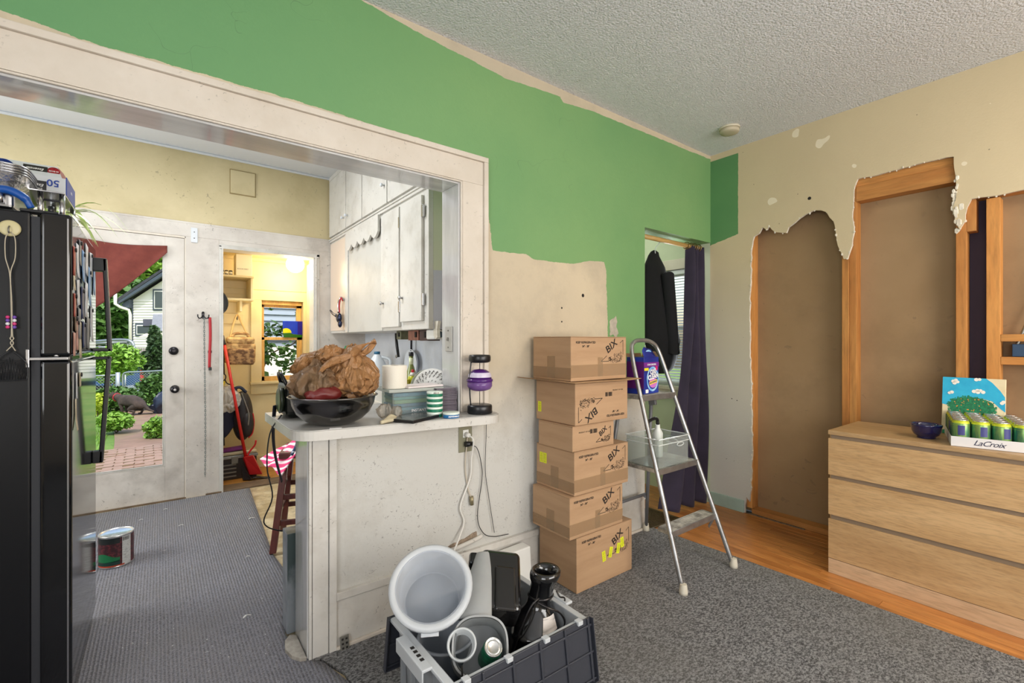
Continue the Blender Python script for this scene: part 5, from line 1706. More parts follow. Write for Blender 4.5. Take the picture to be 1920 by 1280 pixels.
# clear lidded box of teal packets, roll on its lid
cl = thing('clear_lidded_box', 'clear lidded box filled with teal and green packets on the counter', 'box', (.955, 2.08, Zc), -3)
tray(-.108, -.075, .0005, .108, .075, .120, .003).build('box_body', M_clear, cl, world=False, bev=.004)
MB().box(-.128, -.092, .1205, .134, .092, .126).box(-.132, -.096, .112, .138, -.0921, .1265).box(-.132, .0921, .112, .138, .096, .1265).box(-.132, -.092, .112, -.1281, .092, .1265).box(.1341, -.092, .112, .138, .092, .1265).build('box_lid', milky('clear_lid_plastic', (214, 218, 208), .5, .15), cl, world=False, bev=.002)
for i, (c_, z0, z1, off) in enumerate(((( 24, 96, 120), .004, .022, 0), ((20, 120, 150), .022, .040, .004), ((36, 110, 150), .040, .056, -.004), ((110, 160, 110), .056, .074, .002), ((40, 140, 140), .074, .088, -.002), ((26, 130, 170), .088, .106, 0))):
    MB().box(-.098 + off, -.066, z0, .098 + off, .064, z1 - .001).build('packet', mat('packet_print_%s' % 'abcdef'[i], c_, .35, c2=[min(255, q + 34) for q in c_], scale=24, stretch=(1, 1, 3)), cl, world=False, bev=.003)
text('INSTANT', .018, M_wp, cl, basis((.02, -.0755, .022), (1, 0, 0), (0, 0, 1)), world=False, name='packet_print')
tr_ = thing('paper_roll', 'white toilet paper roll standing on the lid of the clear box', 'paper roll', (.872, 2.06, CT + .127))
MB().lathe([(.020, .002), (.055, .0), (.0565, .004), (.0565, .102), (.055, .106), (.020, .106), (.019, .004)], (.874, 2.06, CT + .1275), 40).build('roll_body', mat('soft_white_paper', (236, 230, 216), .95, bump=.35, bscale=260, bdist=.002), tr_)
MB().lathe([(.0195, .0), (.0195, .1055), (.018, .1055), (.018, .0)], (.874, 2.06, CT + .1275), 20, cap=False).build('cardboard_core', M_cards, tr_)
pl = tag(MB().obox((1.0, 2.06, CT + .132), (.19, .13, .008), (0, 0, 4)).build('paper_stack', mat('pinkish_paper', (226, 216, 214), .8), loc=(1.0, 2.06, CT + .13), bev=.001), 'thin stack of pale papers on the lid of the clear box', 'papers')
# stack of thin dark cases
r3 = random.Random(2)
M_case = mat('dark_cd_case', (64, 58, 66), .2, c2=(96, 88, 100), scale=9)
for i in range(16):
    o = MB().obox((0, 0, 0), (.104, .115, .0068)).build('slim_case', M_case, loc=(0, 0, 0), bev=.0006)
    o.location = (1.094 + r3.uniform(-.003, .003), 2.005 + r3.uniform(-.004, .004), Zc + .0036 + i * .0077)
    o.rotation_euler = (0, 0, math.radians(-4 + r3.uniform(-1.5, 1.5)))
    tag(o, 'thin dark disc case, %s in the stack left of the spinning lamp' % (['lowest', 'second from the bottom', 'third from the bottom', 'fourth from the bottom', 'fifth from the bottom', 'sixth from the bottom', 'seventh from the bottom', 'eighth from the bottom', 'eighth from the top', 'seventh from the top', 'sixth from the top', 'fifth from the top', 'fourth from the top', 'third from the top', 'second from the top', 'topmost'][i]), 'disc case', 'dark disc cases stacked on the counter')
# mint tins
M_tin = [mat('green_white_tin', (18, 110, 82), .35, c2=(26, 126, 94), scale=30), mat('white_tin_band', (226, 236, 226), .4), mat('blue_tin', (40, 116, 176), .35)]
for i in range(5):
    z = Zc + i * .0232
    t_i = thing('mint_tin', 'round green and white mint tin, %s in the stack of five' % ('lowest', 'second lowest', 'middle', 'second highest', 'topmost')[i], 'tin', (1.007, 1.915, z), group='stack of mint tins')
    MB().lathe([(.0355, .0003), (.036, .001), (.036, .013)], (1.007, 1.915, z), 28).build('tin_body', M_tin[0], t_i)
    MB().lathe([(.0362, .013), (.0366, .014), (.0366, .0222), (.035, .0228), (.0001, .0228)], (1.007, 1.915, z), 28).build('tin_lid', M_tin[1], t_i)
    if i == 4: MB().grid(lambda u, v: (1.007 + .0368 * math.cos(-2.2 + .7 * u), 1.915 + .0368 * math.sin(-2.2 + .7 * u), z + .014 + .007 * v), 5, 1).build('barcode_patch', M_grey, t_i)
t_i = thing('blue_mint_tin', 'single blue peppermint tin on the counter beside the tin stack', 'tin', (1.052, 1.842, Zc))
MB().lathe([(.036, .0003), (.037, .001), (.037, .016)], (1.052, 1.842, Zc), 30).build('tin_body', M_tin[2], t_i)
MB().lathe([(.0372, .016), (.0378, .017), (.0378, .0245), (.036, .0255), (.0001, .0255)], (1.052, 1.842, Zc), 30).build('tin_lid', M_tin[1], t_i)
text('PEPPERMINT', .009, M_wp, t_i, basis((1.044, 1.8042, Zc + .009), (1, -.2, 0), (0, 0, 1)), name='brand_print', bold=.0002)
# flat dvd case, twisted clear wrap, folded cloth
dv = thing('dvd_case', 'black flat disc case lying slantwise at the counter edge', 'disc case', (.895, 1.895, Zc), 27)
MB().box(-.095, -.068, .0, .095, .068, .013).build('case_shell', M_black, dv, world=False, bev=.002)
MB().box(-.090, -.062, .0131, .090, .062, .0136).build('cover_print', mat('grey_photo_print', (128, 126, 120), .2, c2=(70, 74, 76), scale=14), dv, world=False)
cw = thing('crumpled_wrap', 'crumpled clear plastic wrap in front of the clear box', 'plastic wrap', (.82, 2.0, Zc))
M_wrap = plastic('clear_wrap_film', (226, 220, 210), .68, (238, 232, 224))
blob((.798, 1.985, Zc + .036), (.038, .030, .034), 1.7, .22, 2.6, 28).build('wrap_body', M_wrap, cw)
blob((.838, 1.955, Zc + .033), (.026, .024, .028), 9.7, .22, 2.6, 24).build('wrap_twist', M_wrap, cw)
fc = thing('folded_cloth', 'small folded cream cloth beside the steel bowl', 'cloth', (.775, 1.90, Zc))
for i in range(4): MB().tube(spline([(.73 + i * .012, 1.862 + i * .012, Zc + .008), (.765 + i * .010, 1.875 + i * .014, Zc + .010 + .004 * i), (.81 + i * .006, 1.90 + i * .012, Zc + .008)], 5), .008, 8).build('fold', mat('cream_cotton', (206, 194, 164), .9) if i == 0 else bpy.data.materials['cream_cotton'], fc)
pn = tag(MB().obox((.555, 1.888, Zc + .001), (.045, .02, .0015), (0, 0, -20)).build('paper_scrap', M_wp, loc=(.555, 1.888, Zc), bev=.0003), 'small cream paper scrap at the front corner of the counter', 'paper')
# purple spinning bubble lamp
lp = thing('spinning_globe_stand', 'purple ball on a rod between two black discs at the counter end', 'toy', (1.232, 1.868, Zc))
L0 = (1.226, 1.872, Zc)
MB().lathe([(.056, 0), (.060, .004), (.060, .034), (.057, .040), (.052, .042), (.0001, .042)], L0, 36).build('base_disc', M_black, lp)
MB().lathe([(.040, .243), (.050, .247), (.053, .255), (.053, .272), (.050, .280), (.034, .281), (.032, .277), (.0001, .277)], L0, 36).build('top_disc', M_black, lp)
MB().lathe([(.0018, .042), (.0018, .243)], L0, 8).build('centre_rod', M_grey, lp)
MB().tube(spline([(L0[0] - .048, L0[1] + .005, L0[2] + .04), (L0[0] - .053, L0[1] + .005, L0[2] + .10), (L0[0] - .054, L0[1] + .005, L0[2] + .18), (L0[0] - .045, L0[1] + .005, L0[2] + .252)], 6), .0035, 8).build('side_arm', M_black, lp)
M_pur = milky('violet_translucent', (84, 40, 120), .15, .15, (190, 150, 220))
MB().lathe([(.0001, .105), (.030, .108), (.052, .116), (.060, .130), (.060, .150), (.057, .152)], L0, 36).build('lower_cup', milky('violet_translucent_light', (126, 92, 156), .3, .15, (206, 176, 230)), lp)
MB().lathe([(.058, .150), (.0635, .153), (.0635, .163), (.058, .166)], L0, 36, cap=False).build('middle_band', M_pur, lp)
MB().lathe([(.057, .166), (.055, .182), (.046, .198), (.030, .209), (.0001, .213)], L0, 36).build('upper_dome', M_pur, lp)
MB().lathe([(.0562, .174), (.0552, .185), (.049, .196)], L0, 36, cap=False).build('white_stripe', mat('pale_lilac_stripe', (206, 198, 220), .3), lp)
# radio behind the bowl and strap
rd = thing('black_bag_radio', 'black rounded radio behind the steel bowl at the counter left end', 'radio', (.50, 2.33, Zc))
MB().obox((.505, 2.33, Zc + .082), (.13, .20, .160), (0, 0, 0)).build('radio_body', mat('dark_green_black_plastic', (14, 18, 16), .25), rd, bev=.03, seg=4)
MB().lathe([(.055, 0), (.060, .012), (.050, .018), (.0001, .014)], (.440, 2.30, Zc + .08), 24, RY(-90)).build('speaker_ring', mat('olive_ring', (38, 48, 32), .3), rd)
MB().tube(spline([(.45, 2.25, Zc + .15), (.43, 2.28, Zc + .20), (.44, 2.38, Zc + .19), (.46, 2.42, Zc + .14)], 5), .008, 8).build('handle', M_black, rd)
M_strap = mat('navy_webbing', (26, 26, 40), .8, bump=.2, bscale=200)
MB().grid(lambda u, v: (.412 - .020 * math.sin(PI * v) + .035 * v + .020 * u * (1 - .5 * v), 2.36 + .03 * u, CT + .05 - .36 * v), 2, 20, .003).build('hanging_strap', M_strap, rd)
MB().tube(spline([(.43, 2.26, CT + .02), (.385, 2.27, CT - .06), (.375, 2.28, .72), (.40, 2.30, .58), (.372, 2.34, .46), (.44, 2.36, .40), (.52, 2.36, .39)], 6), .0030, 6).build('cord', M_black, rd)

# ---------------------------------------------------------------- kitchen worktop things along the right wall
WK = .9106
def stand(nm, lb, cat, x, y, prof, m, seg=24, part='body', group=None):
    t = thing(nm, lb, cat, (x, y, WK), group=group)
    MB().lathe(prof, (x, y, WK), seg).build(part, m, t)
    return t
def kx(u, d):
    k = (u - 960) / 869
    return (d * (.6046 + k * .7965), d * (.7965 - k * .6046))
x, y = kx(707, 3.75)
mj = thing('milk_jug', 'translucent white milk jug with blue tag on the kitchen worktop', 'jug', (x, y, WK))
MB().lathe([(.074, 0), (.078, .01), (.078, .15), (.066, .195), (.030, .248), (.022, .262), (.022, .275)], (x, y, WK), 20).build('jug_body', mat('milky_jug_plastic', (214, 220, 226), .3), mj)
MB().lathe([(.024, .262), (.024, .283), (.0001, .284)], (x, y, WK), 16).build('cap', mat('teal_cap', (30, 96, 130), .4), mj)
MB().tube(spline([(x + .03, y - .02, WK + .24), (x + .085, y - .05, WK + .22), (x + .088, y - .05, WK + .16), (x + .06, y - .04, WK + .12)], 5), .012, 8).build('handle', bpy.data.materials['milky_jug_plastic'], mj)
x, y = kx(696, 3.7)
t = stand('blue_carton', 'blue and orange drink carton beside the milk jug', 'carton', x, y, [(.028, 0), (.028, .18), (.012, .20)], mat('blue_orange_carton', (30, 96, 190), .4, c2=(222, 110, 60), scale=12), 4)
x, y = kx(668, 3.9)
t = thing('herb_bag', 'dark leafy greens in a black bag on the worktop behind the tan bag', 'bag', (x, y, WK))
blob((x, y, WK + .11), (.12, .10, .14), 3.2, .2, 3, 28).build('bag_body', mat('black_bag_film', (26, 34, 34), .3, c2=(16, 60, 44), scale=14), t)
MB().obox((x - .06, y, WK + .28), (.10, .02, .06), (0, 25, 20)).build('green_packet', mat('green_packet', (16, 110, 70), .4), t)
MB().ball((x - .11, y - .03, WK + .27), .03, 12, 8).build('dark_cap', M_black, t)
# plates hanging or standing against the wall
def standing_disc(nm, lb, cat, u, d, r_, m, zc, rz=-8, part='dish', ring=None):
    x, y = kx(u, d)
    t = thing(nm, lb, cat, (x, y, WK))
    M0 = TR(x, y, zc) @ RZ(rz) @ RY(-84)
    MB().lathe([(.0001, 0), (r_ * .7, .001), (r_, .014), (r_ * 1.02, .017), (r_ * .99, .020), (r_ * .68, .006), (.0001, .005)], seg=40, M=M0).build(part, m, t)
    return t
M_pan = mat('dark_pan_rim', (50, 50, 56), .35, metal=.5)
pnn = thing('hanging_frying_pan', 'white frying pan with dark handle hanging under the cabinet', 'pan', (1.60, 3.45, 1.33))
pc = Vector((1.615, 3.44, 1.10))
MB().lathe([(.0001, 0), (.095, 0), (.112, .022), (.115, .024), (.110, .026), (.092, .005), (.0001, .005)], seg=40, M=TR(*pc) @ RY(-90)).build('pan_body', mat('pale_enamel', (218, 222, 228), .3), pnn)
MB().tube([(1.60, 3.44, 1.20), (1.60, 3.44, 1.335)], .009, 8).build('pan_handle', M_pan, pnn)
pn2 = thing('hanging_black_ladle', 'black handled ladle hanging under the left end of the cabinet doors', 'ladle', (1.52, 3.30, 1.33))
MB().tube([(1.40, 3.28, 1.335), (1.40, 3.26, 1.25), (1.405, 3.24, 1.16)], [.008, .012, .010], 8).build('handle', M_black, pn2)
MB().lathe([(.012, 0), (.014, .006), (.010, .008)], seg=12, M=TR(1.392, 3.24, 1.165) @ RY(-90)).build('eyelet', M_grey, pn2)
for (nm, lb, y0_, y1_, z0_, c_) in (('knife_block_rack', 'reddish wooden rack fixed under the cabinet', 2.86, 3.02, 1.283, (150, 96, 78)), ('dark_rack', 'dark brown rack fixed under the cabinet, right of the red one', 2.72, 2.84, 1.280, (84, 60, 58)), ('spice_rack', 'greenish metal bracket fixed under the cabinet left of the racks', 3.14, 3.22, 1.29, (110, 110, 84))):
    t = thing(nm, lb, 'rack', (1.42, (y0_ + y1_) / 2, 1.351))
    MB().box(1.38, y0_, z0_, 1.47, y1_, 1.351).build('rack_body', mat(nm + '_paint', c_, .6, c2=[q * .8 for q in c_], scale=20), t, bev=.003)
    MB().box(1.372, y0_ + .02, z0_ + .02, 1.38, y0_ + .04, 1.34).build('rack_slot', M_dark, t)
mg = thing('small_round_gadget', 'small white gadget with a round grey face under the cabinet end', 'timer', (1.38, 2.60, 1.351))
MB().box(1.35, 2.575, 1.288, 1.45, 2.69, 1.351).build('gadget_body', M_white2, mg, bev=.01)
MB().lathe([(.018, 0), (.020, .003), (.012, .004), (.011, .001), (.0001, .001)], seg=20, M=TR(1.392, 2.575, 1.318) @ RX(90)).build('round_face', mat('grey_blue_face', (84, 104, 116), .4), mg)
# bottles
x, y = kx(771, 3.25)
t = thing('tall_oil_bottle', 'tall green bottle with black cap and pale label on the worktop', 'bottle', (x, y, WK))
MB().lathe([(.030, 0), (.031, .01), (.031, .15), (.016, .20), (.014, .215), (.014, .27)], (x, y, WK), 20).build('bottle_glass', mat('olive_bottle_glass', (120, 130, 60), .15, coat=.4), t)
MB().lathe([(.0155, .205), (.0155, .25)], (x, y, WK), 16).build('neck_label', mat('pale_neck_label', (222, 226, 190), .5), t)
MB().lathe([(.017, .262), (.017, .290), (.0001, .291)], (x, y, WK), 16).build('cap', M_black, t)
x, y = kx(774, 2.95)
t = thing('dish_soap_bottle', 'yellow green bottle with a red tip cap on the worktop', 'bottle', (x, y, WK))
MB().lathe([(.032, 0), (.034, .01), (.034, .11), (.028, .14), (.012, .152)], (x, y, WK), 20).build('bottle_body', mat('yellow_green_liquid', (190, 190, 30), .2, coat=.4), t)
MB().lathe([(.022, .148), (.016, .165), (.012, .168)], (x, y, WK), 16).build('collar', M_white2, t)
MB().lathe([(.010, .166), (.009, .185), (.0001, .187)], (x, y, WK), 14).build('red_tip', mat('red_cap', (206, 30, 44), .4), t)
x, y = kx(757, 2.9)
t = stand('yellow_cup', 'small yellow green cup beside the paper roll', 'cup', x, y, [(.030, 0), (.034, .10), (.036, .128), (.033, .126), (.028, .004)], mat('yellow_green_cup', (196, 188, 50), .4))
M_redg = mat('dark_red_glass', (120, 18, 34), .1, coat=.8)
for i, (u, d) in enumerate(((781, 2.80), (791, 2.74), (799, 2.78))):
    x, y = kx(u, d)
    stand('red_glass_mug', 'dark red glass mug on the worktop, ' + ('leftmost of three', 'middle of three', 'rightmost of three')[i], 'mug', x, y, [(.026, 0), (.030, .006), (.033, .085), (.035, .088), (.031, .086), (.027, .008), (.0001, .006)], M_redg, part='mug_body')
x, y = kx(796, 3.1)
t = thing('glass_canister', 'clear glass canister with metal lid behind the red mugs', 'jar', (x, y, WK))
MB().lathe([(.042, 0), (.044, .01), (.044, .12), (.04, .13)], (x, y, WK), 20).build('jar_body', M_cl2, t)
MB().lathe([(.046, .125), (.046, .15), (.0001, .152)], (x, y, WK), 20).build('lid', M_grey, t)
t = thing('black_shoe_box', 'tilted black package with white print beside the paper roll', 'package', (*kx(762, 2.68), WK))
M0 = TR(*kx(766, 2.70), WK + .062) @ RZ(-20) @ RX(28)
MB().obox((0, 0, 0), (.15, .05, .085), (0, 0, 0)).xf(M0).build('package_body', M_black, t, bev=.010)
MB().obox((-.04, -.0256, 0), (.03, .0008, .05), (0, 18, 0)).xf(M0).build('white_mark', mat('mark_grey', (190, 190, 190), .5), t)
# decorated white plate standing behind the disc cases, edge-on dish beside it
def plate_on_edge(nm, lb, x, y, zc, r_, m, rz, squash=.8):
    t = thing(nm, lb, 'plate', (x, y, zc - r_))
    M0 = TR(x, y, zc) @ RZ(rz) @ RX(78)
    MB().lathe([(.0001, 0), (r_ * .65, 0), (r_, .013), (r_ * 1.01, .017), (r_ * .97, .018), (r_ * .64, .005), (.0001, .005)], seg=48, M=M0).build('plate_body', m, t)
    return t, M0
t, M0 = plate_on_edge('patterned_plate', 'white plate with black swirl pattern standing on edge behind the disc cases', 1.125, 2.165, CT + .105, .098, M_white2, -38)
mb = MB(); rnd = random.Random(14)
for ring, n_, ww_ in ((.080, 26, .0017), (.060, 18, .0015), (.036, 12, .0013), (.070, 20, .0012)):
    for i in range(n_):
        a = 2 * PI * i / n_
        q = [(ring * math.cos(a + .18 * s) * (1 + .10 * math.sin(s * 6)), ring * math.sin(a + .18 * s) * (1 + .10 * math.sin(s * 6)), .0185 if ring > .065 else .0075) for s in (0, .25, .5, .75)]
        mb.tube(q, ww_, 3)
o = mb.xf(M0).build('swirl_pattern', M_ink, t); o['kind'] = 'stuff'
t, M0 = plate_on_edge('pale_dish', 'pale grey-green dish standing behind the patterned plate', 1.135, 2.235, CT + .100, .095, mat('sage_ceramic', (176, 180, 162), .35), -50)
hs_ = tag(MB().box(XK - .008, 2.70, 1.075, XK - .001, 2.80, 1.095).build('blue_wall_strip', M_blue, loc=(XK, 2.75, 1.085), bev=.001), 'small dark blue strip stuck to the kitchen wall above the mugs', 'strip')

# ---------------------------------------------------------------- stool with pink striped cloth
M_maho = wood('red_brown_stool_wood', (104, 46, 38), (76, 30, 26), 'z', 1, .35, coat=.3)
stl = thing('bar_stool', 'red brown wooden stool behind the half wall', 'stool', (.778, 3.185, 0), -19)
for (sx, sy) in ((-1, -1), (1, -1), (-1, 1), (1, 1)):
    a = Vector((sx * .19, sy * .19, .014 if sx < 0 and sy < 0 else .002)); b = Vector((sx * .13, sy * .13, .56))
    n = MB()
    w_ = .019
    n.quads([a + Vector((i, j, 0)) for i, j in ((-w_, -w_), (w_, -w_), (w_, w_), (-w_, w_))] + [b + Vector((i, j, 0)) for i, j in ((-w_, -w_), (w_, -w_), (w_, w_), (-w_, w_))], [(0, 3, 2, 1), (4, 5, 6, 7), (0, 1, 5, 4), (1, 2, 6, 5), (2, 3, 7, 6), (3, 0, 4, 7)])
    n.build('leg', M_maho, stl, world=False, bev=.003)
for z, k in ((.18, .172), (.33, .156)):
    MB().box(-k, -k - .008, z - .016, k, -k + .008, z + .016).build('stretcher', M_maho, stl, world=False, bev=.003)
    MB().box(-k, k - .008, z - .016, k, k + .008, z + .016).build('stretcher', M_maho, stl, world=False, bev=.003)
    MB().box(-k - .008, -k, z + .024, -k + .008, k, z + .056).build('stretcher', M_maho, stl, world=False, bev=.003)
    MB().box(k - .008, -k, z + .024, k + .008, k, z + .056).build('stretcher', M_maho, stl, world=False, bev=.003)
MB().box(-.165, -.165, .560, .165, .165, .60).build('seat', M_maho, stl, world=False, bev=.008)
mpk = bpy.data.materials.new('pink_striped_cotton'); mpk.use_nodes = True
t = NT(mpk); v = t.coord(); wv = t.n('TexWave', bands_direction='DIAGONAL'); t.l(v, wv.inputs[0]); wv.inputs['Scale'].default_value = 9; wv.inputs['Distortion'].default_value = 3
t.out(t.mix(t.ramp(wv.outputs[1], .55, .62), lin((222, 70, 122)), lin((244, 224, 226))), rough=.9)
pk = thing('striped_cloth', 'pink and white striped cloth draped over the wooden stool', 'cloth', (.70, 3.15, .60))
MB().grid(lambda u, v: (.765 - .19 * u - .08 * u * v, 3.02 + .24 * v - .02 * u, .604 + .075 * math.sin(PI * min(1, v * 1.1)) * (1 - u) * (1 - u) + .012 * math.sin(11 * v + 3 * u) - (.24 * max(0, u - .38) ** 1.25 * (1 - .35 * v)) + .012), 22, 26, .006).build('cloth_body', mpk, pk)
tws = thing('patterned_strap', 'blue patterned lanyard lying over the pink cloth on the stool', 'strap', (.66, 3.05, .64))
MB().tube(spline([(.62, 2.98, .60), (.655, 3.0, .66), (.685, 3.03, .745)], 6), .009, 8).build('strap_body', mat('navy_white_weave', (40, 60, 100), .7, c2=(200, 206, 220), scale=90, contrast=(.55, .6)), tws)

# ---------------------------------------------------------------- pantry things
M_camo = mat('tan_camouflage_canvas', (206, 172, 118), .85, c2=(150, 112, 70), scale=16, stretch=(1, 1, 1.2), contrast=(.46, .58), dirt=(92, 66, 44), dscale=26, damt=.7)
cbg = thing('camo_bag', 'tan camouflage shoulder bag hanging in the pantry', 'bag', (.60, 5.03, 1.06))
MB().obox((.598, 5.03, 1.165), (.245, .17, .20), (0, 2, 0)).build('bag_body', M_camo, cbg, bev=.03, seg=4)
MB().obox((.60, 4.955, 1.135), (.215, .06, .15), (0, 2, 0)).build('front_pocket', mat('brown_camouflage_canvas', (174, 136, 92), .85, c2=(104, 74, 50), scale=26, stretch=(1, 1, 1.3), contrast=(.42, .56)), cbg, bev=.018, seg=3)
MB().obox((.60, 5.01, 1.285), (.225, .13, .06), (4, 0, 0)).build('top_flap', M_camo, cbg, bev=.02, seg=3)
MB().tube(spline([(.535, 5.0, 1.32), (.55, 5.0, 1.345), (.61, 5.0, 1.352), (.655, 5.0, 1.342), (.665, 5.0, 1.315)], 5), .013, 8).build('grab_handle', M_camo, cbg)
MB().tube(spline([(.52, 5.06, 1.30), (.56, 5.15, 1.45), (.60, 5.225, 1.535), (.63, 5.15, 1.45), (.69, 5.06, 1.28)], 6), .009, 6).build('shoulder_strap', mat('tan_webbing', (206, 172, 118), .8), cbg)
bb = thing('brown_strap_bundle', 'dark brown strap and small yellow tag hanging by the pantry jamb', 'strap', (.455, 5.02, 1.2))
MB().tube([(.458, 4.98, 1.30), (.452, 4.97, 1.15), (.456, 4.97, .98)], .016, 8).build('strap_body', mat('dark_brown_leather', (74, 44, 28), .6), bb)
MB().tube([(.458 + .02 * math.cos(a), 4.955, .95 + .03 * math.sin(a)) for a in [2 * PI * q / 14 for q in range(14)]], .005, 6, closed=True).build('ring', M_black, bb)
MB().obox((.462, 4.965, .90), (.03, .01, .055)).build('yellow_tag', M_yp, bb, bev=.002)
br = thing('broom', 'red handled broom leaning in the pantry doorway', 'broom', (.62, 4.86, .015))
p0, p1 = Vector((.628, 4.855, .19)), Vector((.464, 4.93, 1.245))
MB().cyl(p0, p1, .0135, .0125, 12).build('handle', mat('red_painted_tube', (206, 36, 30), .35), br)
d_ = (p1 - p0).normalized()
MB().cyl(p1, p1 + d_ * .085, .0145, .013, 12).build('grip', mat('dark_grey_grip', (70, 60, 58), .6), br)
M_rp = mat('red_plastic', (196, 30, 34), .35)
# dustpan clipped to it
dpn = thing('dustpan', 'red upright dustpan clipped to the broom in the pantry', 'dustpan', (.68, 4.85, .015))
MB().quads([(.605, 4.835, .225), (.672, 4.80, .235), (.752, 4.82, .045), (.655, 4.85, .05), (.598, 4.86, .215), (.69, 4.87, .225), (.765, 4.88, .040), (.650, 4.88, .045)], [(0, 3, 2, 1), (4, 5, 6, 7), (0, 1, 5, 4), (2, 3, 7, 6), (3, 0, 4, 7)]).build('pan', M_rp, dpn, bev=.004)
MB().quads([(.672, 4.80, .235), (.69, 4.87, .225), (.765, 4.88, .040), (.752, 4.82, .045)], [(0, 1, 2, 3), (3, 2, 1, 0)]).build('side_wall', M_rp, dpn)
MB().tube(spline([(.635, 4.87, .22), (.665, 4.87, .27), (.698, 4.86, .315), (.708, 4.86, .36)], 5), .008, 8).build('clip', M_rp, dpn)
MB().quads([(.588, 4.84, .165), (.645, 4.80, .05), (.665, 4.80, .016), (.60, 4.84, .016), (.588, 4.88, .165), (.65, 4.87, .05), (.67, 4.87, .016), (.60, 4.88, .016)], [(0, 3, 2, 1), (4, 5, 6, 7), (0, 1, 5, 4), (1, 2, 6, 5), (2, 3, 7, 6), (3, 0, 4, 7)]).build('bristles', mat('black_bristles', (38, 28, 30), .9, bump=.8, bscale=120), br)
MB().grid(lambda u, v: (.665 + .15 * u, 4.79 + .06 * v, .018 + .014 * (1 - u) + .006 * math.sin(u * 6)), 10, 4, .008).build('rubber_lip', M_black, dpn)
# backpack, jacket, white sack
bpk = thing('backpack', 'black backpack with red piping hanging in the pantry', 'backpack', (.61, 5.0, .35))
M_pack = mat('black_nylon', (32, 28, 30), .5, c2=(50, 44, 46), scale=9, bump=.3, bscale=40)
n = MB().ball((.618, 5.02, .575), (.088, .10, .235), 24, 16); n.build('pack_body', M_pack, bpk)
MB().ball((.648, 4.945, .50), (.055, .05, .12), 18, 12).build('front_pocket', M_pack, bpk)
MB().tube(spline([(.60, 4.94, .80), (.63, 4.925, .70), (.655, 4.905, .60), (.648, 4.885, .50)], 6), .006, 6).build('zip', M_grey, bpk)
MB().tube(spline([(.695, 4.945, .60), (.703, 4.94, .52), (.69, 4.93, .42), (.655, 4.93, .375)], 6), .005, 6).build('red_piping', M_rp, bpk)
MB().tube(spline([(.56, 4.96, .82), (.545, 4.95, .84), (.59, 4.94, .85), (.64, 4.96, .80)], 5), .014, 8).build('top_loop', mat('dark_blue_nylon', (30, 44, 72), .5), bpk)
jk = thing('navy_coat', 'dark navy coat hanging low by the pantry jamb', 'coat', (.49, 5.0, .5))
MB().grid(lambda u, v: (.40 + .19 * u + .01 * math.sin(v * 7), 4.955 + .05 * math.sin(u * 9 + 1) * .5 + .03 * v, .73 - (.30 + .05 * math.sin(u * 7)) * v), 20, 14, .02).build('coat_body', mat('navy_cloth', (36, 38, 60), .85, bump=.2, bscale=150), jk)
MB().tube(spline([(.452, 4.94, .46), (.46, 4.935, .40), (.462, 4.935, .33)], 4), .006, 6).build('hanging_cord', M_black, jk)
ws = thing('white_sack', 'white plastic sack with a grey bottom hanging by the pantry jamb', 'bag', (.49, 4.93, .75))
blob((.475, 4.93, .745), (.115, .05, .125), 6.6, .12, 2.4, 32).build('sack_body', plastic('white_sack_film', (226, 222, 216), .15, (240, 238, 236)), ws)
ck = thing('clip_light', 'small black clip and pale cap above the white sack', 'clip', (.50, 4.97, .88))
MB().tube(spline([(.47, 4.96, .93), (.49, 4.95, .89), (.54, 4.95, .875)], 4), .005, 6).build('clip_wire', M_black, ck)
MB().obox((.50, 4.965, .872), (.07, .03, .04), (0, 20, 0)).build('cap', mat('pale_yellow_plastic', (226, 212, 160), .5), ck, bev=.008)
chs = thing('tool_chest', 'silver lidded dark case on the pantry floor under the coats', 'case', (.58, 5.04, .005))
MB().box(.42, 4.955, .005, .728, 5.15, .195).build('case_body', mat('dark_ribbed_case', (52, 46, 44), .4), chs, bev=.005)
for i in range(4): MB().box(.42, 4.948, .03 + i * .035, .56, 4.9545, .042 + i * .035).build('rib', M_grey, chs, bev=.001)
MB().box(.41, 4.945, .196, .738, 5.16, .222).build('lid_frame', M_alu, chs, bev=.004)
MB().box(.42, 4.955, .2225, .73, 5.15, .255).build('lid', mat('silver_beige_lid', (190, 176, 146), .4, metal=.3), chs, bev=.012, seg=3)
MB().box(.52, 4.938, .15, .575, 4.9475, .215).build('latch', M_grey, chs, bev=.002)
pf = tag(MB().obox((.54, 5.02, .273), (.20, .10, .028), (0, -3, 0)).build('folded_purple_cloth', mat('violet_cloth', (122, 50, 118), .9), loc=(.54, 5.02, .27), bev=.010), 'folded purple cloth on top of the pantry case', 'cloth')
hat = thing('black_hat', 'round black pan hanging beside the pantry shelf', 'pan', (.44, 4.95, 1.62))
MB().ball((.425, 4.935, 1.625), (.072, .012, .105), 24, 12).build('pan_body', M_black, hat)
hat.name = 'round_pan'
MB().tube([(.425, 4.94, 1.72), (.425, 4.94, 1.80)], .008, 6).build('pan_handle', M_black, hat)
ck2 = tag(MB().box(.72, 4.80, .0155, .775, 4.83, .019).build('floor_scrap', M_dark, loc=(.75, 4.81, .0155)), 'small dark scrap on the pantry threshold', 'scrap')
COL.objects.unlink(ck2); bpy.data.objects.remove(ck2)
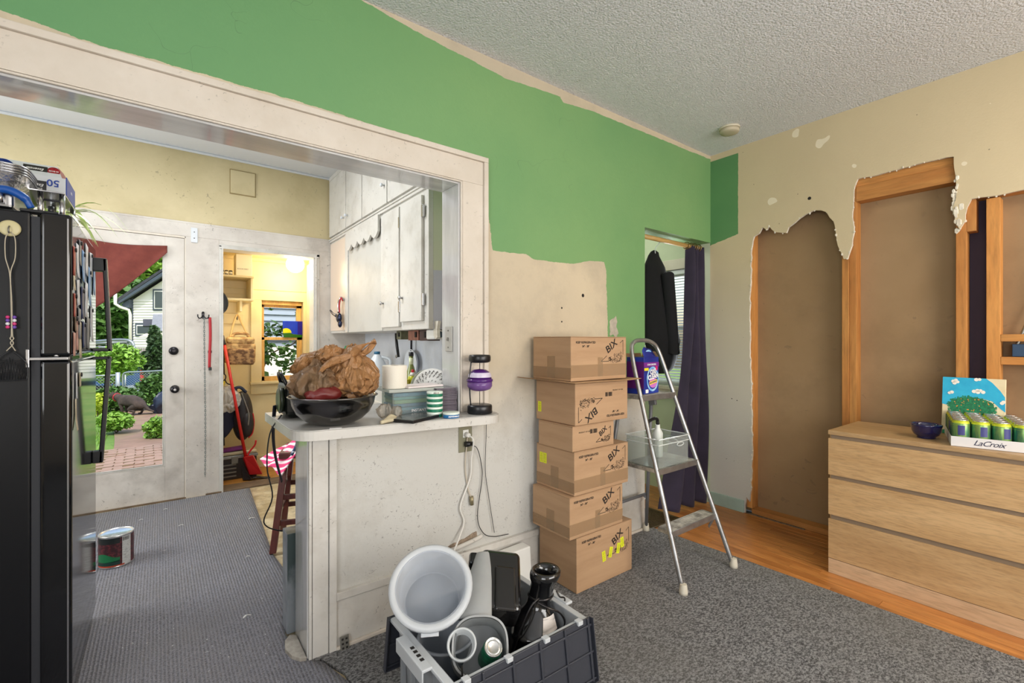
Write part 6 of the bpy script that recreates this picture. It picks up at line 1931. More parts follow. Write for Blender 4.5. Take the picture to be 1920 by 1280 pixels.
# litter on the kitchen carpet
rnd = random.Random(77)
M_lit = mat('white_lint', (222, 222, 218), .9)
for i, (x, y, k) in enumerate(((.30, 2.42, .017), (.50, 3.75, .02), (.10, 3.9, .014), (-.12, 4.2, .012), (.02, 4.35, .012), (.40, 3.1, .01))):
    zz = matz(x, y)
    lt = tag(MB().tube(spline([(x, y, zz + .004), (x + k, y + k * .8, zz + .006), (x + k * 2, y + k * .3, zz + .004)], 4), [.0015, .004 if i < 2 else .0018, .004 if i < 2 else .0018, .004 if i < 2 else .0018] + [.0016] * 5, 6).build('lint_scrap', M_lit, loc=(x, y, zz)), 'tiny white scrap lying on the ribbed kitchen carpet', 'litter', 'white scraps on the ribbed carpet')
# big tomato can
bc3 = thing('large_food_can', 'large bean can with a red, green and black label on the kitchen carpet', 'can', (-.235, 3.50, .014))
zc = matz(-.235, 3.5) + .003
LC = (-.200, 3.475, zc)
MB().lathe([(.078, 0), (.080, .003), (.0785, .006), (.0785, .172), (.080, .175), (.078, .178), (.076, .176), (.075, .1735), (.06, .1735), (.058, .1725), (.0001, .1725)], LC, 44).build('can_metal', M_can[1], bc3)
def band(nm, z0, z1, m, a0=0, a1=360, r_=.0792, f=None):
    MB().grid(lambda u, v: (LC[0] + r_ * math.cos(math.radians(a0 + (a1 - a0) * u)), LC[1] + r_ * math.sin(math.radians(a0 + (a1 - a0) * u)), LC[2] + z0 + (z1 - z0) * v + (f(u) * v if f else 0)), 30, 2).build(nm, m, bc3)
band('label', .008, .166, mat('bean_photo_print', (104, 44, 50), .35, c2=(58, 26, 32), scale=70, contrast=(.4, .55)))
band('label_black', .135, .166, mat('black_label_print', (26, 34, 34), .35), 200, 285, .0794)
band('label_green', .035, .070, mat('green_label_print', (20, 112, 66), .35), 200, 285, .0795, lambda u: .012 * math.sin(u * 5))
band('label_bottom', .008, .030, mat('dark_green_print', (20, 56, 48), .35), 200, 285, .0795, lambda u: .012 * u)
band('label_orange', .008, .016, mat('orange_print', (176, 62, 34), .35), 200, 300, .0797)
band('label_white', .008, .166, mat('white_info_print', (206, 206, 204), .4, c2=(140, 140, 140), scale=60, stretch=(1, 1, 3), contrast=(.5, .7)), 292, 325, .0796)
mb = MB(); a = 294
for q in range(14):
    wq = rnd.choice((.6, 1.2)); mb.grid(lambda u, v: (LC[0] + .0799 * math.cos(math.radians(a + wq * u)), LC[1] + .0799 * math.sin(math.radians(a + wq * u)), LC[2] + .142 + .02 * v), 1, 1); a += wq + .8
mb.build('barcode', M_ink, bc3)
# ---------------------------------------------------------------- garden beyond the door
M_grass = mat('lawn_grass', (116, 142, 62), .9, c2=(86, 122, 44), scale=1.2, dirt=(158, 150, 96), dscale=.8, damt=.6, bump=.8, bscale=14, bdist=.05)
M_path = mat('worn_brick_path', (150, 120, 102), .9, c2=(128, 102, 86), scale=2.5, dirt=(120, 124, 76), dscale=1.2, damt=.6)
def gz(y):
    if y < 7: return -.38
    if y < 14: return -.38 - .012 * (y - 7)
    return -.46 - .036 * (y - 14)
w = MB().grid(lambda u, v: (-30 + 60 * u, 5.45 + 60 * v, gz(5.45 + 60 * v) - .01), 8, 60)
struct(w.build('ground', M_grass))
# brick path: near bricks one by one, the far end as one surface
M_brick = mat('weathered_paving_brick', (158, 130, 114), .9, c2=(136, 110, 96), scale=6, dirt=(128, 126, 92), dscale=4, damt=.75)
path = struct(MB().grid(lambda u, v: (-.62 + .95 * u - .02 * (6.2 + 10 * v - 6) + .12 * math.sin(v * 5), 5.9 + 10 * v, gz(5.9 + 10 * v) + .004), 4, 24).build('path', M_path))
r = random.Random(11)
bm0 = None
for i in range(34):
    y = 6.0 + i * .105
    for j in range(4):
        if r.random() < .10: continue
        x = -.56 + j * .215 + (.1 if i % 2 else 0) - .02 * (y - 6)
        if bm0 is None:
            bm0 = MB().box(-.1, -.048, -.03, .1, .048, .018).build('brick', M_brick, path, world=False)
            o = bm0
        else:
            o = bm0.copy(); COL.objects.link(o); o.parent = path
        o.location = (x, y, gz(y) + r.uniform(-.004, .006))
        o.rotation_euler = (r.uniform(-.03, .03), r.uniform(-.03, .03), r.uniform(-.05, .05))
M_leaf = [mat('leaf_green_' + n, c, .6, c2=c2, scale=3) for n, c, c2 in (('bright', (132, 172, 62), (100, 144, 44)), ('mid', (84, 122, 52), (60, 96, 40)), ('dark', (62, 92, 50), (40, 66, 36)), ('yellow', (190, 206, 70), (150, 176, 50)))]
M_bark = mat('grey_bark', (92, 80, 66), .9)


def leaves(mb, c, R, n, s, rnd, flat=1.0):
    for _ in range(n):
        while True:
            p = Vector((rnd.uniform(-1, 1), rnd.uniform(-1, 1), rnd.uniform(-1, 1)))
            if .25 < p.length < 1: break
        p = Vector((p.x * R[0], p.y * R[1], p.z * R[2])) + Vector(c)
        a = Euler((rnd.uniform(-1, 1), rnd.uniform(-1, 1), rnd.uniform(0, 6.3))).to_matrix()
        k = s * rnd.uniform(.6, 1.3)
        q = [a @ Vector(t) * k for t in ((-.5, 0, 0), (0, -.32, .06), (.6, 0, -.05), (0, .32, .06))]
        n0 = len(mb.v)
        mb.v += [p + t for t in q]
        mb.face([n0, n0 + 1, n0 + 2, n0 + 3])


def plant(name, label, cat, loc, blobs, m, n, s, seed, stem=.03, group=None, h=None):
    rnd = random.Random(seed)
    th = thing(name, label, cat, loc, group=group)
    mb = MB()
    for (c, R) in blobs:
        leaves(mb, c, R, int(n / len(blobs)), s, rnd)
    o = mb.build('foliage', m, th)
    o['kind'] = 'stuff'
    st = MB()
    for (c, R) in blobs[:4]:
        st.tube([loc, ((loc[0] + c[0]) / 2 + rnd.uniform(-.05, .05), (loc[1] + c[1]) / 2, (loc[2] + c[2]) / 2), c], [stem, stem * .7, stem * .4], 6)
    st.build('stem', M_bark, th)
    return th


def at(u, v, d):
    """garden layout point: direction through the door, distance d"""
    k = (u - 960) / 869
    return Vector((d * (.6046 + k * .7965), d * (.7965 - k * .6046), 1.275 - (v - 640) / 869 * d))


def gp(u, d):
    p = at(u, 640, d)
    return Vector((p.x, p.y, gz(p.y)))


for i, (u, d, hh, ww, m, sd) in enumerate([(120, 44, 17, 8, 1, 1), (205, 40, 16, 6.5, 0, 2), (262, 48, 19, 8, 2, 3), (330, 46, 20, 8, 1, 4), (30, 42, 15, 7, 0, 5), (410, 50, 16, 8, 2, 6), (236, 36, 8.0, 3.4, 1, 7)]):
    p = gp(u, d)
    rnd = random.Random(sd)
    bl = [((p.x + rnd.uniform(-ww, ww) * .45, p.y + rnd.uniform(-2, 2), p.z + hh * rnd.uniform(.25, .9)), (ww * rnd.uniform(.3, .5), ww * .4, hh * rnd.uniform(.14, .24))) for _ in range(14)]
    plant('tree', ['tall green tree beyond the truck at the far left', 'bright green tree behind the fridge handle, left of the white house', 'tall dark tree rising over the roof of the white house', 'large green tree behind the gable peak', 'bright tree at the outer left of the garden', 'dark tree right of the white house', 'low bushy tree in front of the left wall of the white house'][i], 'tree', tuple(p), bl, M_leaf[m], 5200, .62, sd, .28, 'trees behind the garden')
# shrubs by the fence and the path
plant('shrub', 'dark fir-like shrub right of the gate beside the truck', 'shrub', tuple(gp(292, 17.5)), [(tuple(at(292 + a, v, 17.5)), (.55 - b, .5, .35)) for a, v, b in ((0, 690, 0), (-6, 672, .1), (4, 655, .2), (0, 640, .3), (-3, 627, .38))], M_leaf[2], 2600, .16, 21, .04)
plant('shrub', 'pale green feathery shrub left of the gate post', 'shrub', tuple(gp(205, 16)), [(tuple(at(u, v, 16)), (.5, .4, .35)) for u, v in ((190, 690), (210, 672), (228, 662), (205, 700), (180, 670), (222, 690), (240, 676))], M_leaf[0], 2600, .16, 22, .03)
plant('shrub', 'leafy green shrub at the fence behind the dog', 'shrub', tuple(gp(225, 12)), [(tuple(at(u, v, 12)), (.36, .3, .22)) for u, v in ((205, 742), (222, 740), (238, 745), (250, 752), (212, 755))], M_leaf[1], 2400, .13, 23, .02)
plant('shrub', 'shrub with reddish tips growing through the gate at the right', 'shrub', tuple(gp(292, 12)), [(tuple(at(u, v, 12)), (.3, .3, .25)) for u, v in ((282, 722), (296, 726), (302, 715), (290, 738), (300, 745))], M_leaf[1], 1900, .12, 24, .02)
plant('bush', 'low pale green plant beside the path in front of the dog', 'plant', tuple(gp(218, 8.6)), [(tuple(at(u, v, 8.6)), (.22, .22, .12)) for u, v in ((206, 786), (216, 784), (226, 792), (212, 796))], M_leaf[0], 1500, .085, 25, .01)
plant('bush', 'clump of tall grass right of the path', 'plant', tuple(gp(300, 8.2)), [(tuple(at(u, v, 8.2)), (.2, .22, .13)) for u, v in ((292, 800), (302, 793), (310, 805), (298, 812))], M_leaf[0], 1200, .08, 26, .01)
plant('bush', 'small yellow green plant behind the lower fridge handle', 'plant', tuple(gp(184, 10)), [(tuple(at(u, v, 10)), (.14, .14, .12)) for u, v in ((182, 748), (188, 756), (180, 768))], M_leaf[3], 500, .09, 27, .01)
# grass blades along the path edges
mb = MB()
rnd = random.Random(31)
for _ in range(5200):
    y = 5.7 + rnd.random() ** 1.6 * 7
    side = rnd.choice((-1, 1))
    x = (-.66 - .02 * (y - 6) - abs(rnd.gauss(0, .55))) if side < 0 else (.22 - .02 * (y - 6) + min(.5, abs(rnd.gauss(0, .25))))
    hgt = rnd.uniform(.04, .12)
    a = rnd.uniform(0, 6.3)
    dx, dy = .006 * math.cos(a), .006 * math.sin(a)
    lx, ly = rnd.uniform(-.05, .05), rnd.uniform(-.05, .05)
    n0 = len(mb.v)
    z = gz(y) - .01
    mb.v += [Vector((x - dx, y - dy, z)), Vector((x + dx, y + dy, z)), Vector((x + lx, y + ly, z + hgt))]
    mb.face([n0, n0 + 1, n0 + 2])
tag(mb.build('grass_blades', M_leaf[0]), 'uneven grass along both edges of the brick path', 'grass', kind='stuff')
# chain link fence and gate
M_galv = mat('galvanised_steel', (156, 164, 168), .4, metal=.5)
FD = 12.6
fz = lambda v: at(260, v, FD).z
def fp(u, v): return at(u, v, FD)
def mesh_between(nm, u0, u1, v0, v1, par, n):
    mb = MB()
    for i in range(-n, n * 2):
        for s in (1, -1):
            a0, a1 = i / n, i / n + .55 * s
            p, q = [], None
            ta, tb = 0.0, 1.0
            # clip to 0..1
            pts = []
            for tt in (0, 1):
                pts.append((a0 + (a1 - a0) * tt, tt))
            (x0, y0), (x1, y1) = pts
            if max(x0, x1) < 0 or min(x0, x1) > 1: continue
            def cl(x0, y0, x1, y1):
                if x0 < 0: y0 += (0 - x0) / (x1 - x0) * (y1 - y0); x0 = 0
                if x0 > 1: y0 += (1 - x0) / (x1 - x0) * (y1 - y0); x0 = 1
                return x0, y0
            A = cl(x0, y0, x1, y1); B = cl(x1, y1, x0, y0)
            mb.tube([fp(u0 + (u1 - u0) * A[0], v0 + (v1 - v0) * A[1]), fp(u0 + (u1 - u0) * B[0], v0 + (v1 - v0) * B[1])], .0035, 3)
    o = mb.build(nm, M_galv, par)
    o['kind'] = 'stuff'
gt = thing('garden_gate', 'galvanised chain link gate with curved top rail in front of the truck', 'gate', tuple(fp(262, 748)))
MB().tube(spline([fp(231, 750), fp(230, 715), fp(231, 703), fp(237, 698), fp(262, 697), fp(318, 694)], 5), .022, 8).build('frame_rail', M_galv, gt)
MB().tube([fp(231, 733), fp(318, 731)], .018, 6).build('lower_rail', M_galv, gt)
MB().tube([fp(235, 702), fp(235, 738)], .018, 6).build('gate_upright', M_galv, gt)
mesh_between('wire_mesh', 233, 318, 698, 736, gt, 16)
fe = thing('chain_link_fence', 'galvanised chain link fence left of the garden gate', 'fence', tuple(fp(200, 748)))
MB().tube([fp(221, 752), fp(221, 698)], .05, 10).build('post', M_galv, fe)
MB().tube([fp(130, 706), fp(221, 703)], .02, 6).build('top_rail', M_galv, fe)
mesh_between('wire_mesh', 130, 221, 704, 748, fe, 14)
# blue pickup with a ladder rack
M_truck = mat('blue_truck_paint', (34, 72, 128), .25, coat=.6)
TD = 20
def tp(u, v, d=TD): return at(u, v, d)
tk = thing('pickup_truck', 'blue pickup truck parked behind the garden gate', 'truck', tuple(gp(260, TD)))
def slab(name, m, u0, v0, u1, v1, d0, d1, par, bev=.05):
    a, b = tp(u0, v0, d0), tp(u1, v1, d0)
    ax = (b - a); ax.z = 0; ax.normalize()
    back = Vector((-ax.y, ax.x, 0)) * (d1 - d0)
    z0, z1 = min(a.z, b.z), max(a.z, b.z)
    P = [Vector((a.x, a.y, z0)), Vector((b.x, b.y, z0))]
    P += [P[1] + back, P[0] + back]
    P += [Vector((p.x, p.y, z1)) for p in P]
    return MB().quads(P, [(0, 3, 2, 1), (4, 5, 6, 7), (0, 1, 5, 4), (1, 2, 6, 5), (2, 3, 7, 6), (3, 0, 4, 7)]).build(name, m, par, bev=bev)
slab('bed_side', M_truck, 160, 686, 263, 724, 20, 21.9, tk)
slab('tailgate', M_truck, 268, 686, 330, 722, 19.8, 21.8, tk)
slab('bumper', M_galv, 232, 723, 330, 731, 19.3, 19.7, tk)
slab('bed_rail', M_black, 165, 683, 262, 687, 19.95, 20.3, tk, .02)
slab('tool_box', mat('silver_toolbox', (200, 204, 206), .3, metal=.6), 212, 676, 268, 683, 20.6, 21.6, tk)
slab('tail_light', mat('red_tail_light', (190, 24, 30), .25), 262, 691, 268, 714, 19.7, 19.95, tk, .02)
slab('plate', mat('white_plate', (210, 214, 220), .4), 276, 699, 286, 702, 19.75, 19.79, tk, .005)
m_ = MB()
for (u, v) in ((188, 732), (255, 734), (318, 732)):
    p = tp(u, v, 20.4)
    m_.cyl(p, p + Vector((.25, .3, 0)), .38, seg=18)
m_.build('wheels', M_black, tk)
M_rack = mat('grey_rack_steel', (140, 146, 150), .35, metal=.6)
MB().tube(spline([tp(130, 670), tp(190, 668), tp(248, 661), tp(250, 650), tp(245, 640), tp(225, 637), tp(180, 640)], 6), .07, 8).build('rack_hoop', M_rack, tk)
MB().tube([tp(120, 646), tp(240, 641)], .06, 8).tube([tp(120, 653), tp(240, 650)], .06, 8).build('rack_rail', M_rack, tk)
MB().tube([tp(238, 645), tp(244, 660), tp(250, 682)], [.10, .09, .13], 8).build('rack_post', M_rack, tk)
# wooden fence behind the truck: boards one by one
wf = thing('board_fence', 'grey weathered vertical board fence behind the truck', 'fence', tuple(gp(260, 25)))
M_fb = mat('grey_weathered_board', (158, 150, 146), .9, c2=(136, 128, 124), scale=4, stretch=(1, 1, .3))
for i in range(44):
    u = 150 + i * 4.2
    p0, p1 = tp(u, 690, 25), tp(u + 3.9, 690, 25)
    top = tp(u, 652, 25).z
    MB().quads([(p0.x, p0.y, gz(p0.y)), (p1.x, p1.y, gz(p0.y)), (p1.x, p1.y + .02, gz(p0.y)), (p0.x, p0.y + .02, gz(p0.y)), (p0.x, p0.y, top), (p1.x, p1.y, top), (p1.x, p1.y + .02, top), (p0.x, p0.y + .02, top)],
               [(0, 3, 2, 1), (4, 5, 6, 7), (0, 1, 5, 4), (1, 2, 6, 5), (2, 3, 7, 6), (3, 0, 4, 7)]).build('board', M_fb, wf)
# white house
hs = thing('white_house', 'white sided house with dark trim and steep gable roof', 'house', tuple(gp(300, 30)))
HD = 30
hx = (Vector((.7965, -.6046, 0)))
hy = Vector((.6046, .7965, 0))
def hpnt(u, v, dd=0): return at(u, v, HD) + hy * dd
def hprism(name, m, pts, d0, d1, par=None, bev=0):
    k = len(pts)
    A = [hpnt(u, v, d0) for u, v in pts]; B = [hpnt(u, v, d1) for u, v in pts]
    return MB().quads(A + B, [tuple(range(k)), tuple(reversed(range(k, 2 * k)))] + [(i, i + k, (i + 1) % k + k, (i + 1) % k) for i in range(k)]).build(name, m, par or hs, bev=bev)
M_side = mat('white_lap_siding', (226, 224, 216), .7)
M_trim = mat('slate_blue_trim', (70, 80, 92), .6)
M_roof = mat('dark_shingle', (66, 68, 76), .9, c2=(52, 54, 60), scale=8)
hprism('gable_wall', M_side, [(249, 700), (450, 700), (450, 572), (345, 500), (249, 562)], 0, 8)
for i in range(26):
    v = 566 + i * 5
    MB().quads([hpnt(250, v, -.01), hpnt(449, v, -.01), hpnt(449, v - 1.2, -.045), hpnt(250, v - 1.2, -.045), hpnt(250, v - 4.6, -.01), hpnt(449, v - 4.6, -.01)], [(0, 1, 2, 3), (3, 2, 5, 4)]).build('lap_board', M_side, hs)
hprism('rake_board', M_trim, [(232, 572), (234, 566), (345, 492), (345, 500)], -.5, -.35)
hprism('roof', M_roof, [(232, 567), (345, 490), (456, 567), (456, 562), (345, 485), (230, 562)], -.5, 9)
hprism('upper_roof', M_roof, [(258, 540), (345, 478), (345, 486), (262, 545)], 3, 12)
hprism('corner_board', M_trim, [(248, 700), (250.5, 700), (250.5, 560), (248, 560)], -.06, 0)
hprism('soffit', M_trim, [(234, 571), (249, 562), (249, 578), (238, 575)], -.3, -.05)
MB().tube([hpnt(231, 552, -.6), hpnt(231, 571, -.6), hpnt(238, 577, -.5), hpnt(246, 581, -.2), hpnt(247, 590, -.12), hpnt(247, 665, -.12)], .09, 8).build('downspout', M_side, hs)
def hwin(u0, v0, u1, v1):
    o = hprism('window', M_trim, [(u0, v1), (u1, v1), (u1, v0), (u0, v0)], -.08, 0)
    a = hprism('sash', M_side, [(u0 + 3, v1 - 3), (u1 - 3, v1 - 3), (u1 - 3, v0 + 3), (u0 + 3, v0 + 3)], -.10, -.079)
    b = hprism('pane', mat('dark_window', (70, 80, 84), .1) if 'dark_window' not in bpy.data.materials else bpy.data.materials['dark_window'], [(u0 + 5, v1 - 5), (u1 - 5, v1 - 5), (u1 - 5, v0 + 5), (u0 + 5, v0 + 5)], -.12, -.099)
    for q in (a, b): q.parent = o
hwin(288, 542, 322, 582)
hwin(255, 606, 292, 630)
pr = thing('porch_roof', 'grey shingled porch roof in front of the white house', 'roof', tuple(gp(300, 27)))
MB().quads([tp(287, 589, 27), tp(330, 589, 27), tp(330, 620, 25), tp(283, 620, 25), tp(287, 591, 27.2), tp(330, 591, 27.2), tp(330, 623, 25.1), tp(283, 623, 25.1)], [(3, 2, 1, 0), (4, 5, 6, 7), (0, 1, 5, 4), (2, 3, 7, 6), (1, 2, 6, 5), (3, 0, 4, 7)]).build('roof_slope', mat('grey_shingle', (132, 136, 142), .9, c2=(112, 116, 122), scale=10), pr)
MB().quads([tp(268, 598, 28), tp(290, 598, 28), tp(290, 611, 27), tp(268, 611, 27), tp(268, 613, 27.1), tp(290, 613, 27.1)], [(3, 2, 1, 0), (3, 4, 5, 2)]).build('dormer_slope', M_roof, pr)
MB().tube([tp(300, 622, 25.5), tp(300, 640, 25.5)], .1, 6).tube([tp(325, 622, 25.5), tp(325, 690, 25.5)], .1, 6).build('porch_post', M_side, pr)
# patio umbrella by the porch
um = thing('patio_umbrella', 'cream patio umbrella below the porch roof', 'umbrella', tuple(gp(290, 23.4)))
p = tp(289, 624, 23.4)
MB().lathe([(.62, 0), (.4, .12), (.02, .34)], (p.x, p.y, p.z - .2), 8, smooth=False).build('canopy', mat('cream_canvas', (222, 210, 180), .8), um)
MB().cyl((p.x, p.y, gz(p.y)), (p.x, p.y, p.z + .1), .02, seg=8).build('pole', M_bark, um)
# neighbour wall and vines behind the pantry window
nw = thing('neighbour_house', 'blue grey sided house wall seen through the pantry window', 'house', (2.2, 8.2, gz(8)))
M_bs = mat('blue_grey_siding', (150, 164, 178), .7)
MB().box(.75, 8.2, -.5, 4.5, 8.5, 4.6).build('wall', M_bs, nw)
for i in range(44):
    MB().quads([(.75, 8.19, i * .1 - .3), (4.5, 8.19, i * .1 - .3), (4.5, 8.165, i * .1 - .295), (.75, 8.165, i * .1 - .295), (.75, 8.19, i * .1 - .205), (4.5, 8.19, i * .1 - .205)], [(0, 1, 2, 3), (3, 2, 5, 4)]).build('lap_board', M_bs, nw)
MB().box(1.93, 8.13, 1.3, 1.99, 8.19, 4.6).box(1.3, 8.13, 1.28, 3.0, 8.19, 1.34).build('trim_board', M_trim, nw)
MB().box(1.0, 8.10, -.4, 3.6, 8.16, 1.2).build('white_panel', M_side, nw)
vn = thing('grape_vine', 'leafy green vine climbing outside the pantry window', 'vine', (.9, 5.9, gz(6)))
rnd = random.Random(41)
mb = MB()
for c, R, n in (((1.03, 5.95, 1.12), (.22, .12, .12), 60), ((.90, 5.9, 1.25), (.12, .1, .2), 70), ((1.25, 5.95, 1.05), (.16, .1, .35), 120), ((.95, 5.9, .75), (.3, .1, .16), 70), ((1.05, 5.95, 1.42), (.24, .08, .08), 60), ((1.0, 5.85, 1.70), (.03, .05, .1), 10), ((1.32, 5.85, 1.60), (.05, .05, .22), 24), ((.88, 5.9, 1.5), (.05, .05, .15), 20)):
    leaves(mb, c, R, n, .085, rnd)
o = mb.build('foliage', M_leaf[1], vn); o['kind'] = 'stuff'
MB().tube(spline([(.9, 5.95, gz(6)), (.88, 5.93, .6), (1.0, 5.95, 1.1), (1.3, 5.93, 1.3), (1.36, 5.9, 1.8)], 6), .008, 6).tube(spline([(.88, 5.93, .6), (.86, 5.93, 1.2), (.95, 5.93, 1.8)], 6), .006, 6).build('stem', M_bark, vn)
# the dog on the path
dp = gp(252, 11.0)
dg = thing('dog', 'dark brown dog squatting side-on across the garden path', 'dog', (dp.x, dp.y, dp.z))
M_dog = mat('dark_brown_fur', (72, 60, 54), .9, c2=(52, 44, 40), scale=9, bump=.4, bscale=60, bdist=.01)
def skin(nm, verts, edges, radii, m, par, M):
    me = bpy.data.meshes.new(nm)
    me.from_pydata([tuple(M @ Vector(p)) for p in verts], edges, [])
    me.materials.append(m)
    o = bpy.data.objects.new(nm, me)
    COL.objects.link(o)
    o.parent = par
    sk = o.modifiers.new('skin', 'SKIN')
    for i, q in enumerate(radii):
        me.skin_vertices[0].data[i].radius = (q, q)
    me.skin_vertices[0].data[0].use_root = True
    sk.use_smooth_shade = True
    s = o.modifiers.new('subdivision', 'SUBSURF'); s.levels = s.render_levels = 2
    return o
# local: x along the body towards the tail, z up
DV = [(.14, 0, .27), (0, 0, .34), (-.18, 0, .36), (-.30, 0, .36), (-.40, 0, .42), (-.50, 0, .46), (-.60, 0, .43), (-.68, 0, .41),
      (.24, 0, .20), (.34, .0, .12), (.46, .0, .08),
      (.10, .09, .22), (-.04, .12, .13), (.10, .12, .10), (.05, .13, .02), (-.02, .13, .015),
      (.10, -.09, .22), (-.04, -.12, .13), (.10, -.12, .10), (.05, -.13, .02), (-.02, -.13, .015),
      (-.26, .07, .26), (-.24, .08, .14), (-.25, .08, .03), (-.29, .08, .015),
      (-.26, -.07, .26), (-.22, -.08, .14), (-.22, -.08, .03), (-.26, -.08, .015)]
DE = [(0, 1), (1, 2), (2, 3), (3, 4), (4, 5), (5, 6), (6, 7), (0, 8), (8, 9), (9, 10), (0, 11), (11, 12), (12, 13), (13, 14), (14, 15), (0, 16), (16, 17), (17, 18), (18, 19), (19, 20), (2, 21), (21, 22), (22, 23), (23, 24), (2, 25), (25, 26), (26, 27), (27, 28)]
DR = [.13, .14, .13, .11, .08, .085, .05, .03, .05, .03, .015, .09, .06, .035, .024, .022, .09, .06, .035, .024, .022, .05, .035, .024, .024, .05, .035, .024, .024]
ang = math.atan2(-.6046, .7965)
DM = Matrix.Rotation(ang, 4, 'Z') @ Matrix.Scale(1.02, 4)
skin('body', DV, DE, DR, M_dog, dg, DM)
m_ = MB()
for s in (-1, 1):
    m_.ball((-.46, .065 * s, .49), (.035, .014, .06), 8, 6, RX(18 * s))
m_.xf(DM).build('ears', M_dog, dg, world=False)
MB().ball((-.70, 0, .42), .018, 8, 6).ball((-.555, .062, .475), .009, 6, 4).ball((-.555, -.062, .475), .009, 6, 4).xf(DM).build('nose_and_eyes', M_black, dg, world=False)
MB().tube([(-.40 + .085 * .3 * math.cos(a), .088 * math.cos(a), .41 + .088 * math.sin(a)) for a in [2 * PI * q / 16 for q in range(16)]], .010, 6, closed=True).xf(DM).build('collar', M_leash, dg, world=False)
# dark navy planter fabric at the right
bg = thing('garden_bag', 'dark navy garden sack lying at the right of the path', 'sack', tuple(gp(300, 11.2)))
p = gp(298, 11.2)
m_ = MB()
m_.ball((p.x + .12, p.y, p.z + .24), (.24, .20, .32), 20, 14)
m_.ball((p.x + .0, p.y + .1, p.z + .12), (.20, .16, .15), 18, 12)
for i, q in enumerate(m_.v): m_.v[i] = q + noise.noise_vector(q * 7) * .10
m_.build('bag', mat('navy_plastic', (34, 42, 62), .4), bg)
# ---------------------------------------------------------------- refrigerator
M_fr = mat('black_textured_enamel', (11, 12, 16), .32, bump=.2, bscale=420, bdist=.0005, spec=.35)
M_frd = mat('black_gloss_door', (12, 13, 16), .07, spec=.6)
M_gask = mat('dark_rubber_gasket', (34, 36, 42), .6)
FX, FY0, FY1, FH = -.236, 2.135, 2.862, 1.695
fg = thing('refrigerator', 'black top-freezer refrigerator with loop handles at the kitchen left', 'refrigerator', (-.60, 2.5, .014))
MB().box(-1.0, FY0 + .004, .04, -.335, FY1, FH).build('cabinet_body', M_fr, fg, bev=.006)
MB().box(-.98, FY0 + .03, .014, -.30, FY1 - .03, .04).build('toe_grille', M_black, fg)
MB().box(-.3345, FY0 + .012, .06, -.3135, FY1 - .012, FH - .012).build('door_gasket', M_gask, fg)
frz = MB().box(-.313, FY0, 1.226, FX, FY1, FH + .005).build('freezer_door', M_frd, fg, bev=.010, seg=4)
frg = MB().box(-.313, FY0, .062, FX, FY1, 1.212).build('fridge_door', M_frd, fg, bev=.010, seg=4)
MB().box(FX - .012, FY0 - .0008, 1.24, FX - .008, FY0 + .0002, FH - .01).build('edge_trim', M_chrome, frz)
MB().box(FX - .012, FY0 - .0008, .075, FX - .008, FY0 + .0002, 1.20).build('edge_trim', M_chrome, frg)
# hinges
MB().box(-.335, FY0 - .010, 1.2135, -.245, FY0 + .04, 1.2235).box(-.345, FY0 - .006, 1.190, -.336, FY0 + .003, 1.250).build('middle_hinge', M_chrome, fg, bev=.002)
MB().cyl((-.275, FY0 + .012, 1.224), (-.275, FY0 + .012, 1.234), .010, seg=12).build('hinge_pin', M_chrome, fg)
MB().box(-.36, FY0 + .006, FH + .0005, -.27, FY0 + .05, FH + .010).build('top_hinge', M_black, fg, bev=.002)
MB().cyl((-.29, FY0 + .028, FH + .006), (-.29, FY0 + .028, FH + .030), .008, seg=12).build('hinge_cap', M_black, fg)
# handles: freezer, then fridge
def handle(y, zt, zb, xt, xb, par, top_block, bot_block):
    w0 = .019
    n = MB()
    n.quads([(xt - .016, y - w0, zt), (xt, y - w0, zt), (xt, y + w0, zt), (xt - .016, y + w0, zt), (xb - .016, y - w0, zb), (xb, y - w0, zb), (xb, y + w0, zb), (xb - .016, y + w0, zb)], [(0, 1, 2, 3), (4, 7, 6, 5), (0, 4, 5, 1), (1, 5, 6, 2), (2, 6, 7, 3), (3, 7, 4, 0)])
    if top_block: n.box(FX, y - w0, zt - top_block, xt, y + w0, zt + .0005)
    if bot_block: n.box(FX, y - w0, zb - .0005, xb, y + w0, zb + bot_block)
    return n.build('handle', M_black, par, bev=.004, seg=3)
handle(2.72, 1.640, 1.232, -.187, -.170, frz, .058, .014)
handle(2.72, 1.208, .745, -.173, -.200, frg, .012, .052)
